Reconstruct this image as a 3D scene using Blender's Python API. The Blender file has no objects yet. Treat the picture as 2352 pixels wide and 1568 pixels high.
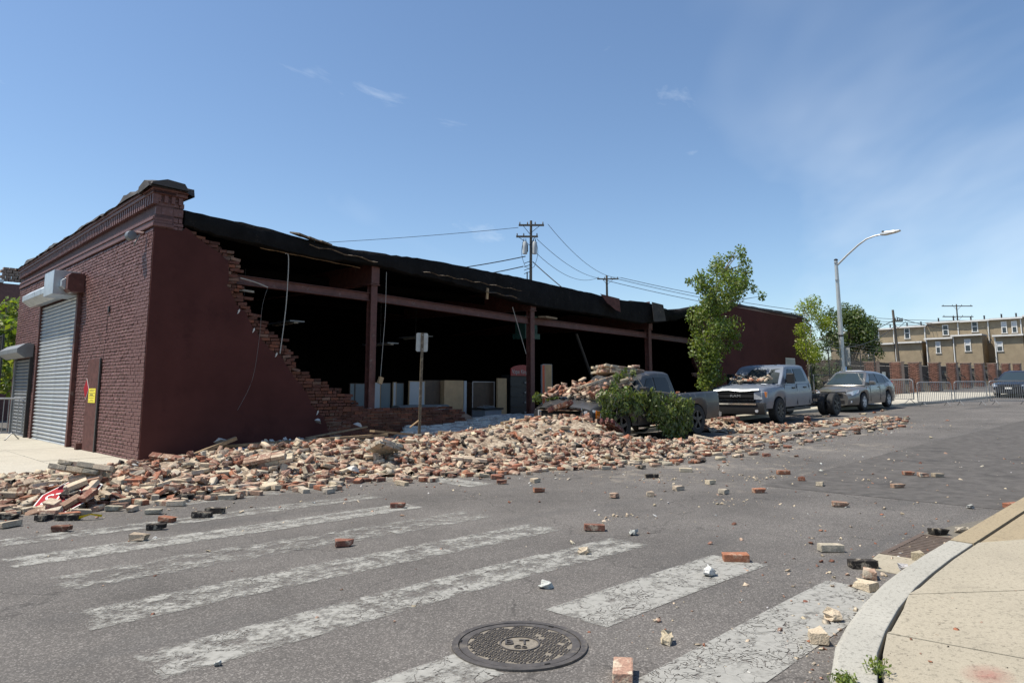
import bpy, bmesh, math, random
import numpy as np
from mathutils import Vector, Matrix, Euler
R = math.radians
random.seed(7); rng = np.random.default_rng(7)
scene = bpy.context.scene
col = scene.collection

# ------------------------------------------------------------------ camera, sky, sun, exposure
cam_d = bpy.data.cameras.new('camera'); cam = bpy.data.objects.new('camera', cam_d); col.objects.link(cam)
cam_d.sensor_width = 36; cam_d.lens = 24.49; cam_d.shift_y = -98/2352
cam_d.clip_start = 0.05; cam_d.clip_end = 3000
cam.location = (-4.29, -13.77, 1.4)
cam.rotation_euler = (R(90+7.442), 0, R(-45))
scene.camera = cam

SUN_A, SUN_B = 0.40, 0.34          # sun direction: along -x and along +y per unit of height
sun_vec = Vector((-SUN_A, SUN_B, 1.0)).normalized()
CL1, CL2 = (0.42, 0.79, 1.9), (3.54, 1.92, 3.38)
world = bpy.data.worlds.new('World'); scene.world = world; world.use_nodes = True
wn = world.node_tree; wn.nodes.clear()
w_out = wn.nodes.new('ShaderNodeOutputWorld'); w_bg = wn.nodes.new('ShaderNodeBackground')
w_sky = wn.nodes.new('ShaderNodeTexSky'); w_sky.sky_type = 'NISHITA'; w_sky.sun_disc = False
w_sky.sun_elevation = math.asin(sun_vec.z)
w_sky.sun_rotation = math.atan2(sun_vec.x, sun_vec.y)
w_sky.altitude = 0; w_sky.air_density = 1.0; w_sky.dust_density = 0.3; w_sky.ozone_density = 1.6
# thin cirrus veil and small wisps over the whole dome, driven by direction noise
w_tc = wn.nodes.new('ShaderNodeTexCoord')
def veil(loc, scl, ns, lo, hi, top, det):
    mp = wn.nodes.new('ShaderNodeMapping'); mp.inputs['Scale'].default_value = scl; mp.inputs['Location'].default_value = loc
    n = wn.nodes.new('ShaderNodeTexNoise'); n.inputs['Scale'].default_value = ns; n.inputs['Detail'].default_value = det
    n.inputs['Roughness'].default_value = 0.6; n.inputs['Distortion'].default_value = 0.6
    r = wn.nodes.new('ShaderNodeMapRange'); r.inputs['From Min'].default_value = lo; r.inputs['From Max'].default_value = hi; r.inputs['To Max'].default_value = top
    wn.links.new(w_tc.outputs['Generated'], mp.inputs['Vector']); wn.links.new(mp.outputs['Vector'], n.inputs['Vector']); wn.links.new(n.outputs['Fac'], r.inputs['Value'])
    return r.outputs['Result']
v1 = veil(CL1, (1.0, 1.0, 3.2), 3.4, 0.62, 0.86, 0.55, 9)
v2 = veil(CL2, (1.0, 1.0, 1.6), 1.15, 0.52, 0.82, 0.32, 5)
w_add = wn.nodes.new('ShaderNodeMath'); w_add.operation = 'MAXIMUM'; wn.links.new(v1, w_add.inputs[0]); wn.links.new(v2, w_add.inputs[1])
w_mix = wn.nodes.new('ShaderNodeMixRGB'); w_mix.inputs['Color2'].default_value = (7.4, 7.9, 8.3, 1)
w_tint = wn.nodes.new('ShaderNodeMixRGB'); w_tint.blend_type = 'MULTIPLY'; w_tint.inputs['Fac'].default_value = 1; w_tint.inputs['Color2'].default_value = (0.92, 0.985, 1.03, 1)
wn.links.new(w_sky.outputs['Color'], w_tint.inputs['Color1']); wn.links.new(w_add.outputs[0], w_mix.inputs['Fac'])
wn.links.new(w_tint.outputs['Color'], w_mix.inputs['Color1']); wn.links.new(w_mix.outputs['Color'], w_bg.inputs['Color'])
wn.links.new(w_bg.outputs['Background'], w_out.inputs['Surface'])
w_bg.inputs['Strength'].default_value = 0.117

sun_d = bpy.data.lights.new('sun', 'SUN'); sun_d.energy = 5.0; sun_d.angle = R(0.53); sun_d.color = (1.0, 0.93, 0.81)
sun = bpy.data.objects.new('sun', sun_d); col.objects.link(sun)
sun.rotation_euler = (-sun_vec).to_track_quat('-Z', 'Y').to_euler(); sun.location = (-20, 20, 60)
scene.view_settings.view_transform = 'Standard'; scene.view_settings.look = 'None'
scene.view_settings.exposure = 0.35; scene.view_settings.gamma = 1.0; scene.view_settings.use_curve_mapping = False
scene.cycles.use_denoising = True; scene.cycles.max_bounces = 6; scene.cycles.transparent_max_bounces = 12
scene.cycles.caustics_reflective = False; scene.cycles.caustics_refractive = False

# ------------------------------------------------------------------ materials
MATS = {}
def _nodes(name):
    m = bpy.data.materials.new(name); m.use_nodes = True; nt = m.node_tree
    b = nt.nodes['Principled BSDF']; MATS[name] = m
    return m, nt, b
def N(nt, t, **kw):
    n = nt.nodes.new(t)
    for k, v in kw.items():
        if k in n.inputs: n.inputs[k].default_value = v
        else: setattr(n, k, v)
    return n
def mul(c, k): return (c[0]*k, c[1]*k, c[2]*k, 1)
def mat(name, c, rough=0.8, var=0.25, scale=6.0, bump=0.15, bscale=60.0, metal=0.0, spec=0.5, c2=None, c2amt=0.5, c2scale=3.0, coat=0.0, dist=0.01):
    m, nt, b = _nodes(name); L = nt.links.new
    tc = N(nt, 'ShaderNodeTexCoord')
    n1 = N(nt, 'ShaderNodeTexNoise', Scale=scale, Detail=6.0, Roughness=0.65); L(tc.outputs['Object'], n1.inputs['Vector'])
    r1 = N(nt, 'ShaderNodeMapRange'); r1.inputs['From Min'].default_value = 0.3; r1.inputs['From Max'].default_value = 0.7
    L(n1.outputs['Fac'], r1.inputs['Value'])
    mx = N(nt, 'ShaderNodeMixRGB'); mx.inputs['Color1'].default_value = mul(c, 1-var); mx.inputs['Color2'].default_value = mul(c, 1+var)
    L(r1.outputs['Result'], mx.inputs['Fac']); out = mx.outputs['Color']
    if c2:
        n2 = N(nt, 'ShaderNodeTexNoise', Scale=c2scale, Detail=8.0, Roughness=0.7); L(tc.outputs['Object'], n2.inputs['Vector'])
        rr = N(nt, 'ShaderNodeValToRGB'); rr.color_ramp.elements[0].position = 0.62-0.25*c2amt; rr.color_ramp.elements[1].position = 0.72-0.2*c2amt
        L(n2.outputs['Fac'], rr.inputs['Fac'])
        m2 = N(nt, 'ShaderNodeMixRGB'); m2.inputs['Color2'].default_value = (*c2, 1)
        L(rr.outputs['Color'], m2.inputs['Fac']); L(out, m2.inputs['Color1']); out = m2.outputs['Color']
    L(out, b.inputs['Base Color'])
    b.inputs['Roughness'].default_value = rough; b.inputs['Metallic'].default_value = metal
    b.inputs['Specular IOR Level'].default_value = spec; b.inputs['Coat Weight'].default_value = coat
    if bump:
        nb = N(nt, 'ShaderNodeTexNoise', Scale=bscale, Detail=5.0, Roughness=0.6); L(tc.outputs['Object'], nb.inputs['Vector'])
        bp = N(nt, 'ShaderNodeBump', Strength=bump); bp.inputs['Distance'].default_value = dist
        L(nb.outputs['Fac'], bp.inputs['Height']); L(bp.outputs['Normal'], b.inputs['Normal'])
    return m
def attr_mat(name, rough=0.9, patch=(0.62,0.54,0.41), amt=0.45, scale=14.0, bump=0.6):
    """colour from the 'Col' attribute, with patches of mortar left on the surface"""
    m, nt, b = _nodes(name); L = nt.links.new
    at = N(nt, 'ShaderNodeAttribute', attribute_name='Col')
    geo = N(nt, 'ShaderNodeNewGeometry')
    n1 = N(nt, 'ShaderNodeTexNoise', Scale=scale, Detail=7.0, Roughness=0.7); L(geo.outputs['Position'], n1.inputs['Vector'])
    rr = N(nt, 'ShaderNodeValToRGB'); rr.color_ramp.elements[0].position = 0.64-0.3*amt; rr.color_ramp.elements[1].position = 0.74-0.24*amt
    L(n1.outputs['Fac'], rr.inputs['Fac'])
    mxx = N(nt, 'ShaderNodeMath', operation='MULTIPLY'); L(rr.outputs['Color'], mxx.inputs[0]); L(at.outputs['Alpha'], mxx.inputs[1])
    mx = N(nt, 'ShaderNodeMixRGB'); mx.inputs['Color2'].default_value = (*patch, 1)
    L(mxx.outputs[0], mx.inputs['Fac']); L(at.outputs['Color'], mx.inputs['Color1'])
    n2 = N(nt, 'ShaderNodeTexNoise', Scale=90.0, Detail=4.0); L(geo.outputs['Position'], n2.inputs['Vector'])
    r2 = N(nt, 'ShaderNodeMapRange'); r2.inputs['From Min'].default_value=0.3; r2.inputs['From Max'].default_value=0.7; r2.inputs['To Min'].default_value=0.72; r2.inputs['To Max'].default_value=1.2
    L(n2.outputs['Fac'], r2.inputs['Value'])
    m3 = N(nt, 'ShaderNodeMixRGB', blend_type='MULTIPLY'); m3.inputs['Fac'].default_value = 1
    L(mx.outputs['Color'], m3.inputs['Color1']); L(r2.outputs['Result'], m3.inputs['Color2'])
    L(m3.outputs['Color'], b.inputs['Base Color']); b.inputs['Roughness'].default_value = rough; b.inputs['Specular IOR Level'].default_value = 0.2
    bp = N(nt, 'ShaderNodeBump', Strength=bump); bp.inputs['Distance'].default_value = 0.012
    ad = N(nt, 'ShaderNodeMath', operation='ADD'); L(n1.outputs['Fac'], ad.inputs[0]); L(n2.outputs['Fac'], ad.inputs[1])
    L(ad.outputs[0], bp.inputs['Height']); L(bp.outputs['Normal'], b.inputs['Normal'])
    return m
def leaf_mat(name, c, trans=0.35):
    m, nt, b = _nodes(name); L = nt.links.new
    at = N(nt, 'ShaderNodeAttribute', attribute_name='Col')
    mx = N(nt, 'ShaderNodeMixRGB', blend_type='MULTIPLY'); mx.inputs['Fac'].default_value = 1; mx.inputs['Color1'].default_value = (*c, 1)
    L(at.outputs['Color'], mx.inputs['Color2']); L(mx.outputs['Color'], b.inputs['Base Color'])
    b.inputs['Roughness'].default_value = 0.45; b.inputs['Specular IOR Level'].default_value = 0.45
    tr = N(nt, 'ShaderNodeBsdfTranslucent'); m2 = N(nt, 'ShaderNodeMixRGB', blend_type='MULTIPLY'); m2.inputs['Fac'].default_value = 1
    m2.inputs['Color2'].default_value = (1.5, 1.6, 0.5, 1); L(mx.outputs['Color'], m2.inputs['Color1']); L(m2.outputs['Color'], tr.inputs['Color'])
    ms = N(nt, 'ShaderNodeMixShader'); ms.inputs['Fac'].default_value = trans
    L(b.outputs['BSDF'], ms.inputs[1]); L(tr.outputs['BSDF'], ms.inputs[2]); L(ms.outputs['Shader'], nt.nodes['Material Output'].inputs['Surface'])
    return m
def glass_mat(name, c=(0.02,0.03,0.035), rough=0.04, alpha=1.0):
    m, nt, b = _nodes(name); b.inputs['Base Color'].default_value = (*c, 1); b.inputs['Roughness'].default_value = rough
    b.inputs['Specular IOR Level'].default_value = 0.35; b.inputs['Alpha'].default_value = alpha
    return m

def asphalt():
    m, nt, b = _nodes('asphalt'); L = nt.links.new
    geo = N(nt, 'ShaderNodeNewGeometry'); P = geo.outputs['Position']
    v = N(nt, 'ShaderNodeTexVoronoi', Scale=130.0); L(P, v.inputs['Vector'])
    ag = N(nt, 'ShaderNodeValToRGB'); e = ag.color_ramp.elements
    e[0].position = 0.0; e[0].color = (0.080,0.074,0.068,1); e[1].position = 1.0; e[1].color = (0.235,0.218,0.2,1)
    e.new(0.45).color = (0.104,0.095,0.087,1); e.new(0.8).color = (0.138,0.126,0.115,1)
    sp = N(nt, 'ShaderNodeSeparateColor'); L(v.outputs['Color'], sp.inputs['Color']); L(sp.outputs['Red'], ag.inputs['Fac'])
    big = N(nt, 'ShaderNodeTexNoise', Scale=0.5, Detail=7.0, Roughness=0.65); L(P, big.inputs['Vector'])
    br = N(nt, 'ShaderNodeMapRange'); br.inputs['From Min'].default_value=0.3; br.inputs['From Max'].default_value=0.7; br.inputs['To Min'].default_value=0.72; br.inputs['To Max'].default_value=1.25
    L(big.outputs['Fac'], br.inputs['Value'])
    m1 = N(nt, 'ShaderNodeMixRGB', blend_type='MULTIPLY'); m1.inputs['Fac'].default_value = 1
    L(ag.outputs['Color'], m1.inputs['Color1']); L(br.outputs['Result'], m1.inputs['Color2'])
    # tyre-dark streak stains
    mp = N(nt, 'ShaderNodeMapping'); mp.inputs['Scale'].default_value = (0.12, 0.9, 1); mp.inputs['Rotation'].default_value=(0,0,R(8)); L(P, mp.inputs['Vector'])
    st = N(nt, 'ShaderNodeTexNoise', Scale=2.2, Detail=5.0); L(mp.outputs['Vector'], st.inputs['Vector'])
    sr = N(nt, 'ShaderNodeValToRGB'); sr.color_ramp.elements[0].position=0.56; sr.color_ramp.elements[1].position=0.75; sr.color_ramp.elements[1].color=(0.6,0.6,0.6,1)
    L(st.outputs['Fac'], sr.inputs['Fac'])
    m2 = N(nt, 'ShaderNodeMixRGB'); m2.inputs['Color2'].default_value=(0.07,0.068,0.066,1); L(sr.outputs['Color'], m2.inputs['Fac']); L(m1.outputs['Color'], m2.inputs['Color1'])
    # mortar dust, where the bricks fell
    da = N(nt, 'ShaderNodeAttribute', attribute_name='dust')
    dn = N(nt, 'ShaderNodeTexNoise', Scale=3.3, Detail=9.0, Roughness=0.72); L(P, dn.inputs['Vector'])
    ds = N(nt, 'ShaderNodeMath', operation='ADD'); L(da.outputs['Fac'], ds.inputs[0]); L(dn.outputs['Fac'], ds.inputs[1])
    dr = N(nt, 'ShaderNodeMapRange'); dr.inputs['From Min'].default_value=0.70; dr.inputs['From Max'].default_value=1.12; dr.inputs['To Max'].default_value=0.85
    L(ds.outputs[0], dr.inputs['Value'])
    m3 = N(nt, 'ShaderNodeMixRGB'); m3.inputs['Color2'].default_value=(0.42,0.36,0.28,1); L(dr.outputs['Result'], m3.inputs['Fac']); L(m2.outputs['Color'], m3.inputs['Color1'])
    # hairline cracks
    cv = N(nt, 'ShaderNodeTexVoronoi', Scale=0.42, feature='DISTANCE_TO_EDGE')
    wn_ = N(nt, 'ShaderNodeTexNoise', Scale=1.7, Detail=6.0); L(P, wn_.inputs['Vector'])
    va = N(nt, 'ShaderNodeVectorMath', operation='MULTIPLY_ADD'); va.inputs[1].default_value=(0.9,0.9,0.9); L(wn_.outputs['Color'], va.inputs[0]); L(P, va.inputs[2])
    L(va.outputs['Vector'], cv.inputs['Vector'])
    cr = N(nt, 'ShaderNodeMapRange'); cr.inputs['From Max'].default_value=0.006; cr.inputs['To Min'].default_value=0.62; cr.inputs['To Max'].default_value=1.0
    L(cv.outputs['Distance'], cr.inputs['Value'])
    m4 = N(nt, 'ShaderNodeMixRGB', blend_type='MULTIPLY'); m4.inputs['Fac'].default_value=1; L(m3.outputs['Color'], m4.inputs['Color1']); L(cr.outputs['Result'], m4.inputs['Color2'])
    L(m4.outputs['Color'], b.inputs['Base Color']); b.inputs['Roughness'].default_value = 0.85; b.inputs['Specular IOR Level'].default_value=0.3
    bp = N(nt, 'ShaderNodeBump', Strength=0.4); bp.inputs['Distance'].default_value=0.005; L(sp.outputs['Red'], bp.inputs['Height']); L(bp.outputs['Normal'], b.inputs['Normal'])
    return m
asphalt()

def road_paint():
    m, nt, b = _nodes('road_paint'); L = nt.links.new
    geo = N(nt, 'ShaderNodeNewGeometry'); P = geo.outputs['Position']
    wz = N(nt, 'ShaderNodeTexNoise', Scale=6.0, Detail=4.0); L(P, wz.inputs['Vector'])
    va = N(nt, 'ShaderNodeVectorMath', operation='MULTIPLY_ADD'); va.inputs[1].default_value=(0.24,0.24,0.0); L(wz.outputs['Color'], va.inputs[0]); L(P, va.inputs[2])
    cells = []
    for s, w in ((7.0, 0.008), (19.0, 0.035)):
        v = N(nt, 'ShaderNodeTexVoronoi', Scale=s, feature='DISTANCE_TO_EDGE'); L(va.outputs['Vector'], v.inputs['Vector'])
        mr = N(nt, 'ShaderNodeMath', operation='GREATER_THAN'); mr.inputs[1].default_value = w; L(v.outputs['Distance'], mr.inputs[0]); cells.append(mr)
    wear = N(nt, 'ShaderNodeTexNoise', Scale=2.6, Detail=5.0, Roughness=0.6); L(P, wear.inputs['Vector'])
    # fine cracks only where worn
    g = N(nt, 'ShaderNodeMath', operation='LESS_THAN'); g.inputs[1].default_value = 0.52; L(wear.outputs['Fac'], g.inputs[0])
    mxm = N(nt, 'ShaderNodeMath', operation='MAXIMUM'); L(g.outputs[0], mxm.inputs[0]); L(cells[1].outputs[0], mxm.inputs[1])
    a1 = N(nt, 'ShaderNodeMath', operation='MULTIPLY'); L(cells[0].outputs[0], a1.inputs[0]); L(mxm.outputs[0], a1.inputs[1])
    # flaked-off patches
    fl = N(nt, 'ShaderNodeTexNoise', Scale=5.5, Detail=12.0, Roughness=0.8); L(P, fl.inputs['Vector'])
    wa = N(nt, 'ShaderNodeAttribute', attribute_name='wear')
    ad = N(nt, 'ShaderNodeMath', operation='SUBTRACT'); L(fl.outputs['Fac'], ad.inputs[0]); L(wa.outputs['Fac'], ad.inputs[1])
    ff = N(nt, 'ShaderNodeMapRange'); ff.inputs['From Min'].default_value=0.36; ff.inputs['From Max'].default_value=0.50; L(ad.outputs[0], ff.inputs['Value'])
    a2 = N(nt, 'ShaderNodeMath', operation='MULTIPLY'); L(a1.outputs[0], a2.inputs[0]); L(ff.outputs['Result'], a2.inputs[1])
    a3 = N(nt, 'ShaderNodeMath', operation='MULTIPLY'); a3.inputs[1].default_value = 0.93; L(a2.outputs[0], a3.inputs[0])
    dirt = N(nt, 'ShaderNodeTexNoise', Scale=22.0, Detail=6.0); L(P, dirt.inputs['Vector'])
    mx = N(nt, 'ShaderNodeMixRGB'); mx.inputs['Color1'].default_value=(0.22,0.215,0.195,1); mx.inputs['Color2'].default_value=(0.40,0.39,0.355,1)
    L(dirt.outputs['Fac'], mx.inputs['Fac']); L(mx.outputs['Color'], b.inputs['Base Color'])
    b.inputs['Roughness'].default_value=0.8
    L(a3.outputs[0], b.inputs['Alpha'])
    return m
road_paint()

def concrete(name, c, stain=(0.2,0.18,0.15)):
    m, nt, b = _nodes(name); L = nt.links.new
    geo = N(nt, 'ShaderNodeNewGeometry'); P = geo.outputs['Position']
    n1 = N(nt, 'ShaderNodeTexNoise', Scale=1.1, Detail=9.0, Roughness=0.7); L(P, n1.inputs['Vector'])
    mx = N(nt, 'ShaderNodeMixRGB'); mx.inputs['Color1'].default_value=mul(c,0.78); mx.inputs['Color2'].default_value=mul(c,1.2); L(n1.outputs['Fac'], mx.inputs['Fac'])
    n2 = N(nt, 'ShaderNodeTexNoise', Scale=140.0, Detail=3.0); L(P, n2.inputs['Vector'])
    r2 = N(nt, 'ShaderNodeMapRange'); r2.inputs['From Min'].default_value=0.3; r2.inputs['From Max'].default_value=0.7; r2.inputs['To Min'].default_value=0.85; r2.inputs['To Max'].default_value=1.12; L(n2.outputs['Fac'], r2.inputs['Value'])
    m2 = N(nt, 'ShaderNodeMixRGB', blend_type='MULTIPLY'); m2.inputs['Fac'].default_value=1; L(mx.outputs['Color'], m2.inputs['Color1']); L(r2.outputs['Result'], m2.inputs['Color2'])
    n3 = N(nt, 'ShaderNodeTexNoise', Scale=2.7, Detail=10.0, Roughness=0.8); L(P, n3.inputs['Vector'])
    r3 = N(nt, 'ShaderNodeValToRGB'); r3.color_ramp.elements[0].position=0.57; r3.color_ramp.elements[1].position=0.78; r3.color_ramp.elements[1].color=(0.55,0.55,0.55,1); L(n3.outputs['Fac'], r3.inputs['Fac'])
    m3 = N(nt, 'ShaderNodeMixRGB'); m3.inputs['Color2'].default_value=(*stain,1); L(r3.outputs['Color'], m3.inputs['Fac']); L(m2.outputs['Color'], m3.inputs['Color1'])
    n4 = N(nt, 'ShaderNodeTexNoise', Scale=38.0, Detail=5.0, Roughness=0.75); L(P, n4.inputs['Vector'])
    r4 = N(nt, 'ShaderNodeMapRange'); r4.inputs['From Min'].default_value=0.33; r4.inputs['From Max'].default_value=0.47; r4.inputs['To Min'].default_value=0.5; L(n4.outputs['Fac'], r4.inputs['Value'])
    m4 = N(nt, 'ShaderNodeMixRGB', blend_type='MULTIPLY'); m4.inputs['Fac'].default_value=1; L(m3.outputs['Color'], m4.inputs['Color1']); L(r4.outputs['Result'], m4.inputs['Color2']); m3 = m4
    L(m3.outputs['Color'], b.inputs['Base Color']); b.inputs['Roughness'].default_value=0.9; b.inputs['Specular IOR Level'].default_value=0.25
    bp = N(nt, 'ShaderNodeBump', Strength=0.25); bp.inputs['Distance'].default_value=0.004; L(n2.outputs['Fac'], bp.inputs['Height']); L(bp.outputs['Normal'], b.inputs['Normal'])
    return m
concrete('concrete_near', (0.36,0.32,0.245), (0.13,0.115,0.09)); concrete('kerb_concrete', (0.37,0.355,0.31)); concrete('concrete_far', (0.46,0.43,0.36), (0.25,0.22,0.18))
concrete('kerb_brown', (0.32,0.26,0.17)); concrete('gutter_mud', (0.16,0.145,0.12))

mat('maroon_brick', (0.138,0.060,0.052), rough=0.55, var=0.28, scale=9, bump=0.5, bscale=55, c2=(0.17,0.10,0.10), c2amt=0.25, c2scale=18, dist=0.008)
mat('maroon_mortar', (0.085,0.036,0.033), rough=0.65, var=0.3, scale=14, bump=0.4, bscale=80)
mat('maroon_stucco', (0.078,0.0285,0.0245), rough=0.9, spec=0.12, var=0.16, scale=1.1, bump=0.2, bscale=26, c2=(0.06,0.022,0.02), c2amt=0.3, c2scale=0.9)
mat('maroon_wood', (0.10,0.044,0.038), rough=0.75, spec=0.2, var=0.35, scale=10, bump=0.4, bscale=50, c2=(0.14,0.085,0.075), c2amt=0.15, c2scale=30)
mat('rust_steel', (0.10,0.036,0.028), rough=0.6, var=0.35, scale=8, bump=0.2, bscale=50, c2=(0.18,0.13,0.11), c2amt=0.12, c2scale=7)
mat('dark_steel', (0.03,0.028,0.028), rough=0.5, var=0.3, scale=10, bump=0.1)
mat('tar', (0.009,0.0085,0.0085), rough=0.9, spec=0.15, var=0.5, scale=2.2, bump=0.6, bscale=7, c2=(0.035,0.03,0.027), c2amt=0.06, c2scale=5, dist=0.05)
mat('tar_torn', (0.16,0.13,0.10), rough=0.9, var=0.5, scale=16, bump=0.6, bscale=30)
mat('coping_felt', (0.05,0.045,0.043), rough=0.8, var=0.5, scale=3, bump=0.6, bscale=12, c2=(0.16,0.14,0.12), c2amt=0.12, c2scale=5)
mat('interior_shade', (0.006,0.0055,0.0055), rough=1.0, spec=0.05, var=0.5, scale=1.5, bump=0.2, bscale=10)  # near-black: the interior's shade is put into the colour, against bounce light
mat('interior_floor_shade', (0.02,0.018,0.017), rough=0.95, var=0.5, scale=2)  # floor darkened likewise, indoor shade is part of this colour
mat('galvanised', (0.50,0.53,0.55), rough=0.38, var=0.16, scale=3.0, bump=0.06, bscale=20, metal=0.55, c2=(0.24,0.25,0.26), c2amt=0.1, c2scale=2)
mat('galvanised_old', (0.20,0.21,0.22), rough=0.5, var=0.2, scale=3, bump=0.08, bscale=30, metal=0.4)
mat('zinc', (0.27,0.275,0.28), rough=0.4, var=0.15, scale=8, bump=0.05, metal=0.4)
mat('plain_board', (0.42,0.28,0.15), rough=0.7, var=0.15, scale=5)
mat('white_panel', (0.36,0.375,0.385), rough=0.5, var=0.06, scale=3, bump=0.02)
mat('pale_blue_panel', (0.12,0.15,0.16), rough=0.5, var=0.08, scale=3, bump=0.02)
mat('brown_panel', (0.07,0.042,0.025), rough=0.5, var=0.3, scale=6)
mat('pipe_grey', (0.17,0.165,0.155), rough=0.7, var=0.2, scale=4)
mat('teal_paint', (0.04,0.11,0.10), rough=0.5, var=0.2)
mat('bin_grey', (0.20,0.22,0.25), rough=0.5, var=0.1)
mat('sign_red', (0.30,0.008,0.016), rough=0.7, spec=0.2, var=0.12, scale=10, bump=0.05)
mat('sign_white', (0.72,0.70,0.66), rough=0.4, var=0.08, bump=0.03)
mat('display_red', (0.26,0.012,0.012), rough=0.4, var=0.1, bump=0.02)
mat('letter_grey', (0.42,0.38,0.36), rough=0.5, var=0.05, bump=0)
mat('orange_board', (0.55,0.09,0.02), rough=0.5, var=0.1)
mat('yellow_paper', (0.78,0.66,0.05), rough=0.7, var=0.05, bump=0.02)
mat('ink', (0.05,0.045,0.03), rough=0.8, var=0.1, bump=0)
mat('sign_back', (0.40,0.40,0.38), rough=0.45, var=0.15, scale=7, bump=0.05, metal=0.3)
mat('post_steel', (0.11,0.085,0.055), rough=0.6, var=0.4, scale=14, c2=(0.24,0.2,0.14), c2amt=0.3, c2scale=14)
mat('lamp_steel', (0.50,0.50,0.48), rough=0.4, var=0.1, scale=5, bump=0.04, metal=0.5)
mat('pole_wood', (0.13,0.11,0.085), rough=0.9, var=0.35, scale=9, bump=0.4, bscale=30)
mat('transformer', (0.48,0.50,0.50), rough=0.4, var=0.08, bump=0.02)
mat('cable', (0.018,0.018,0.02), rough=0.6, var=0.1, bump=0)
mat('cable_pale', (0.38,0.36,0.32), rough=0.6, var=0.1, bump=0)
mat('bark', (0.13,0.105,0.08), rough=0.95, var=0.4, scale=14, bump=0.6, bscale=40)
mat('bark_pale', (0.24,0.21,0.17), rough=0.9, var=0.3, scale=14, bump=0.5, bscale=40)
mat('timber', (0.24,0.17,0.10), rough=0.85, var=0.35, scale=12, bump=0.3, bscale=40)
mat('cast_iron', (0.095,0.084,0.075), rough=0.5, var=0.35, scale=12, bump=0.3, bscale=90, metal=0.25, c2=(0.17,0.148,0.12), c2amt=0.3, c2scale=9)
mat('iron_dirt', (0.20,0.175,0.14), rough=0.9, var=0.35, scale=40, bump=0.5, bscale=120)
mat('grate_rust', (0.105,0.075,0.055), rough=0.7, var=0.35, scale=15, bump=0.3)
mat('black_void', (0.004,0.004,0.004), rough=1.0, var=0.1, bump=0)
mat('tyre', (0.018,0.018,0.019), rough=0.8, var=0.2, scale=10, bump=0.3, bscale=60)
mat('black_plastic', (0.014,0.014,0.015), rough=0.5, var=0.2, bump=0.05)
mat('chrome', (0.62,0.63,0.65), rough=0.14, var=0.08, bump=0.05, bscale=12, metal=1.0)
mat('chrome_flat', (0.30,0.31,0.32), rough=0.3, var=0.1, bump=0, metal=0.3)
mat('alloy', (0.55,0.56,0.57), rough=0.35, var=0.08, bump=0, metal=0.15)
mat('paint_grey', (0.175,0.17,0.165), rough=0.28, var=0.07, scale=3, bump=0.03, bscale=3, metal=0.5, coat=0.6, c2=(0.2,0.18,0.15), c2amt=0.05, c2scale=4)
mat('paint_pewter', (0.035,0.036,0.04), rough=0.45, var=0.15, scale=3, bump=0.08, bscale=3, metal=0.1, coat=0.2, c2=(0.22,0.19,0.15), c2amt=0.12, c2scale=4)
mat('paint_silver', (0.15,0.175,0.22), rough=0.4, var=0.06, scale=3, bump=0.12, bscale=3, metal=0.3, coat=0.3, c2=(0.3,0.27,0.22), c2amt=0.06, c2scale=5)
mat('paint_dark', (0.03,0.032,0.04), rough=0.25, var=0.06, bump=0.01, metal=0.4, coat=0.7)
mat('paint_white', (0.7,0.71,0.72), rough=0.3, var=0.03, bump=0, coat=0.5)
mat('lamp_lens', (0.55,0.57,0.60), rough=0.12, var=0.25, scale=14, bump=0.25, bscale=22, metal=0.3, coat=1.0)
mat('amber', (0.75,0.20,0.01), rough=0.2, var=0.1, bump=0, coat=1.0)
mat('red_lens', (0.25,0.01,0.01), rough=0.2, var=0.1, bump=0, coat=1.0)
glass_mat('car_glass', (0.006,0.009,0.011), 0.05)
glass_mat('car_glass_pale', (0.03,0.045,0.055), 0.06)
glass_mat('window_glass', (0.04,0.05,0.06), 0.05)
m_br = mat('broken_glass', (0.012,0.02,0.024), rough=0.4, var=0.7, scale=9, bump=0.35, bscale=14, spec=0.25)
mat('stucco_tan', (0.295,0.235,0.155), rough=0.9, var=0.22, scale=0.9, bump=0.2, bscale=12, c2=(0.20,0.165,0.10), c2amt=0.16, c2scale=1.1)
mat('trim_white', (0.66,0.65,0.62), rough=0.5, var=0.08, scale=2, bump=0.02)
mat('roof_grey', (0.33,0.33,0.33), rough=0.7, var=0.15, scale=2)
mat('blind', (0.50,0.52,0.53), rough=0.8, var=0.05, bump=0)
mat('black_iron', (0.012,0.012,0.013), rough=0.5, var=0.2, bump=0)
mat('link_wire', (0.055,0.058,0.058), rough=0.5, var=0.2, bump=0, metal=0.4)
mat('pier_mortar', (0.26,0.19,0.15), rough=0.9, var=0.2, scale=8)
mat('blue_sign', (0.05,0.20,0.48), rough=0.4, var=0.1, bump=0)
mat('soil', (0.08,0.06,0.045), rough=1.0, var=0.4, scale=20, bump=0.5)
mat('grass_blade', (0.10,0.15,0.035), rough=0.7, var=0.35, scale=30, bump=0)
mat('white_slab', (0.46,0.46,0.45), rough=0.8, var=0.2, scale=7, bump=0.4, bscale=40, c2=(0.25,0.15,0.10), c2amt=0.22, c2scale=9)
mat('plaster_scrap', (0.55,0.52,0.47), rough=0.9, var=0.15, scale=10, bump=0.3)
mat('red_spray', (0.32,0.10,0.085), rough=0.9, var=0.3, scale=20, bump=0.1)
mat('safety_yellow', (0.80,0.62,0.02), rough=0.5, var=0.1, bump=0)
attr_mat('loose_brick', patch=(0.60,0.51,0.385), amt=0.42, scale=13)
attr_mat('wall_brick', patch=(0.15,0.11,0.085), amt=0.30, scale=16)
attr_mat('mound', patch=(0.48,0.40,0.30), amt=0.6, scale=9)
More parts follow.
